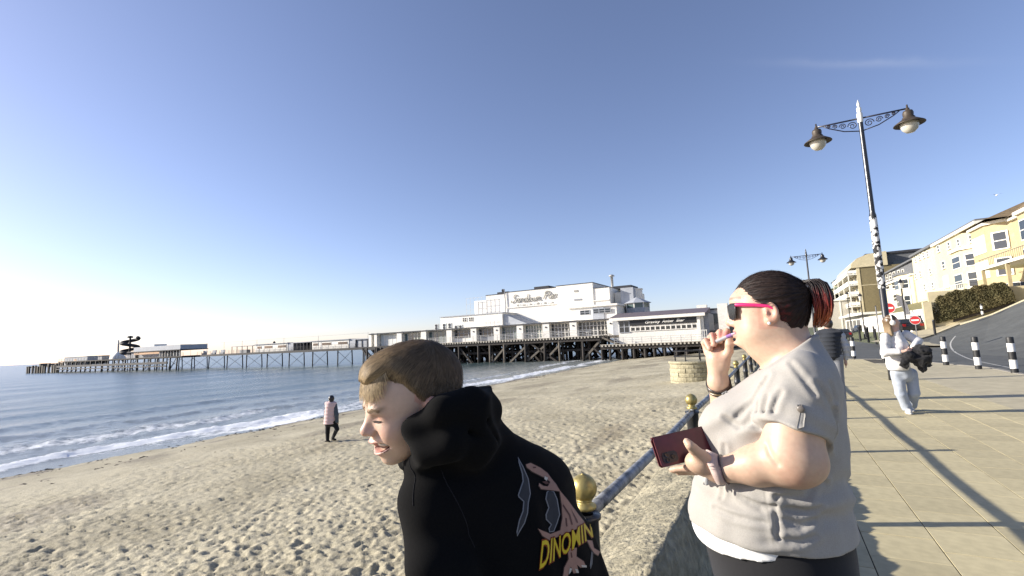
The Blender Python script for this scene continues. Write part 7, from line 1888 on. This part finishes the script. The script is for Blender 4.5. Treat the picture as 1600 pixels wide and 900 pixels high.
MB().tube(hph([(-.01, .094*math.cos(t), .02+.112*math.sin(t)) for t in np.linspace(-.1, math.pi+.1, 16)]), .011, 8).build('headband', M_letw, hp, True)
for s in (1, -1):
    V, F = sculpt(lambda p: ell(gh(p), (-.005, s*.092, .0), (.042, .022, .048)), hc-.17, hc+.17, .006); person_put(hp, 'ear_cup', V, F, M_cloth, (.72, .70, .66))
jk = G(1440, 556, -.30); jacket = thing('jacket', 'black jacket bundled over the walking girl\'s arm', 'jacket', tuple(jk))
def g_jk(p):
    x, y, z = p; d = ell(p, G(1438, 555, -.30), (.17, .13, .15)); d = smin(d, cone(p, G(1420, 556, -.3), G(1412, 572, -.25), .08, .05), .05); d = smin(d, cone(p, G(1440, 548, -.3), G(1452, 568, -.3), .10, .05), .05); d = smin(d, cone(p, G(1432, 560, -.3), G(1443, 577, -.3), .09, .05), .04)
    return d+.05*np.abs(vnoise(x*9, y*9, z*9))+.025*np.abs(vnoise(x*19+3, y*19, z*19))-.02+.012*vnoise(x*30, y*30, z*30)
V, F = sculpt(g_jk, jk-.42, jk+.42, .011); person_put(jacket, 'jacket_body', V, F, M_cloth, (.018, .018, .02))
# --- person in a dark quilted gilet behind the woman
pb0 = np.array((.98, 12.2, 0.)); puf = thing('person', 'person in charcoal quilted gilet and grey sleeves standing behind the woman', 'person', tuple(pb0))
def P_(x, y, z): return pb0+np.array((x, y, z))
def p_body(p):
    d = smin(ell(p, P_(0, 0, 1.58), (.075, .095, .115)), cone(p, P_(0, 0, 1.5), P_(0, 0, 1.38), .055, .07), .03)
    d = smin(d, smin(cone(p, P_(0, 0, 1.3), P_(0, 0, .95), .15, .13), cone(p, P_(-.17, 0, 1.36), P_(.17, 0, 1.36), .07, .07), .06), .04)
    for s in (1, -1):
        d = smin(d, chain(p, [P_(s*.19, 0, 1.36), P_(s*.25, .02, 1.1), P_(s*.24, .08, .85)], [.06, .05, .035], .02), .03); d = smin(d, ell(p, P_(s*.24, .10, .77), (.03, .045, .07)), .02)
        d = smin(d, chain(p, [P_(s*.09, 0, .9), P_(s*.09, .02, .48), P_(s*.1, .0, .06)], [.09, .065, .045], .02), .03)
        for k in range(4): d = smin(d, cone(p, P_(s*.24, .08+.016*k, .73), P_(s*.235, .085+.016*k, .67), .010, .008), .006)
    return d
L3, H3 = pb0+np.array((-.36, -.25, 0)), pb0+np.array((.36, .25, 1.75))
V, F = sculpt(p_body, L3, H3, .010); person_put(puf, 'body', V, F, M_skin, (.5, .33, .26))
V, F = sculpt(lambda p: np.maximum(np.maximum(smin(cone(p, P_(0, 0, 1.30), P_(0, 0, .98), .20, .19), cone(p, P_(-.16, 0, 1.38), P_(.16, 0, 1.38), .10, .10), .06)+.012*np.abs(np.sin(p[2]*38)), .84-p[2]), p[2]-1.5), L3, H3, .010); person_put(puf, 'gilet', V, F, M_cloth, (.030, .034, .042))
V, F = sculpt(lambda p: np.minimum(chain(p, [P_(.2, 0, 1.36), P_(.26, .02, 1.1), P_(.25, .08, .87)], [.075, .068, .05], .03), chain(p, [P_(-.2, 0, 1.36), P_(-.26, .02, 1.1), P_(-.25, .08, .87)], [.075, .068, .05], .03))+.006*np.sin(p[2]*60), L3, H3, .010); person_put(puf, 'sleeves', V, F, M_cloth, (.40, .42, .45))
V, F = sculpt(lambda p: np.maximum(np.maximum(smin(smin(chain(p, [P_(.09, 0, .92), P_(.09, .02, .48), P_(.1, 0, .06)], [.115, .085, .075], .03), chain(p, [P_(-.09, 0, .92), P_(-.09, .02, .48), P_(-.1, 0, .06)], [.115, .085, .075], .03), .03), ell(p, P_(0, 0, .92), (.17, .14, .12)), .05), .03-p[2]), p[2]-.95), L3, H3, .011); person_put(puf, 'trousers', V, F, M_cloth, (.22, .23, .25))
V, F = sculpt(lambda p: np.maximum(ell(p, P_(0, -.015, 1.60), (.088, .105, .115)), -(p[2]-(1.545+pb0[2])-.5*(p[1]-pb0[1]))), L3, H3, .008); person_put(puf, 'hair', V, F, M_hairm, (.05, .035, .025))
V, F = sculpt(lambda p: np.maximum(np.minimum(ell(p, P_(.1, .05, .04), (.05, .13, .05)), ell(p, P_(-.1, .05, .04), (.05, .13, .05))), .002-p[2]), L3, pb0+np.array((.3, .3, .15)), .010); person_put(puf, 'shoes', V, F, M_cloth, (.05, .05, .05))
# --- walker on the beach
wz = float(beach_z(np.float64(-14.27), np.float64(12.47)))
wb_ = np.array((-14.27, 12.47, wz+.01)); wk = thing('person', 'walker in pink gilet and black leggings on the sand near the waterline', 'person', tuple(wb_))
WDp = 17.4*(CAM_H-wz)/3.27
def K(u, v, dd=0.): return A3(atd(490+.1222*u, 600+.1222*v, 17.43+dd))
kh = K(228, 192); ksh = [K(178, 250), K(268, 262)]; khip = K(222, 500)
klg = [[K(185, 500), K(178, 620), K(178, 742)], [K(270, 500), K(300, 575, -.1), K(245, 690, .25)]]
def k_body(p):
    d = smin(ell(p, kh, (.085, .09, .115)), cone(p, kh, K(222, 245), .05, .06), .03); d = smin(d, cone(p, K(222, 265), khip, .14, .12), .05)
    for k, (a, b, c) in enumerate(((ksh[0], K(160, 380), K(165, 470)), (ksh[1], K(290, 390, .05), K(300, 480, -.05)))): d = smin(d, chain(p, [a, b, c], [.055, .045, .03], .02), .03); d = smin(d, ell(p, c+np.array((0, 0, -.05)), (.03, .03, .06)), .02)
    for l in klg: d = smin(d, chain(p, l, [.085, .06, .042], .02), .03)
    return d
L4, H4 = box_of([kh, wb_, ksh[0], ksh[1], klg[1][1], klg[1][2]], .30)
V, F = sculpt(k_body, L4, H4, .013); person_put(wk, 'body', V, F, M_skin, (.5, .33, .26))
V, F = sculpt(lambda p: np.maximum(np.maximum(smin(cone(p, K(222, 275), K(215, 495), .20, .24), cone(p, ksh[0], ksh[1], .10, .09), .06)+.014*np.abs(np.sin(p[2]*26)), K(220, 505)[2]-p[2]), p[2]-K(222, 222)[2]), L4, H4, .013); person_put(wk, 'gilet', V, F, M_cloth, (.60, .44, .43))
V, F = sculpt(lambda p: np.minimum(chain(p, [ksh[1], K(292, 390, -.1), K(300, 480, -.12)], [.085, .075, .055], .03), chain(p, [ksh[0], K(160, 380), K(165, 470)], [.08, .07, .05], .03)), L4, H4, .013); person_put(wk, 'sleeves', V, F, M_cloth, (.07, .085, .10))
V, F = sculpt(lambda p: np.maximum(smin(smin(chain(p, klg[0], [.10, .075, .055], .02), chain(p, klg[1], [.10, .075, .055], .02), .03), cone(p, K(195, 485), K(258, 485), .17, .17), .05), wz+.06-p[2]), L4, H4, .012); person_put(wk, 'leggings', V, F, M_cloth, (.012, .012, .014))
V, F = sculpt(lambda p: smin(ell(p, kh+np.array((0, 0, .02)), (.098, .105, .115)), ell(p, kh+np.array((.02, -.02, -.09)), (.07, .08, .09)), .03), kh-.3, kh+.3, .013); person_put(wk, 'hair', V, F, M_hairm, (.015, .012, .012))
V, F = sculpt(lambda p: np.minimum(ell(p, klg[0][2]+np.array((-.02, .02, .015)), (.11, .075, .06)), ell(p, K(258, 715, .25), (.12, .07, .06))), L4-.2, H4, .013); person_put(wk, 'shoes', V, F, M_cloth, (.03, .025, .02))
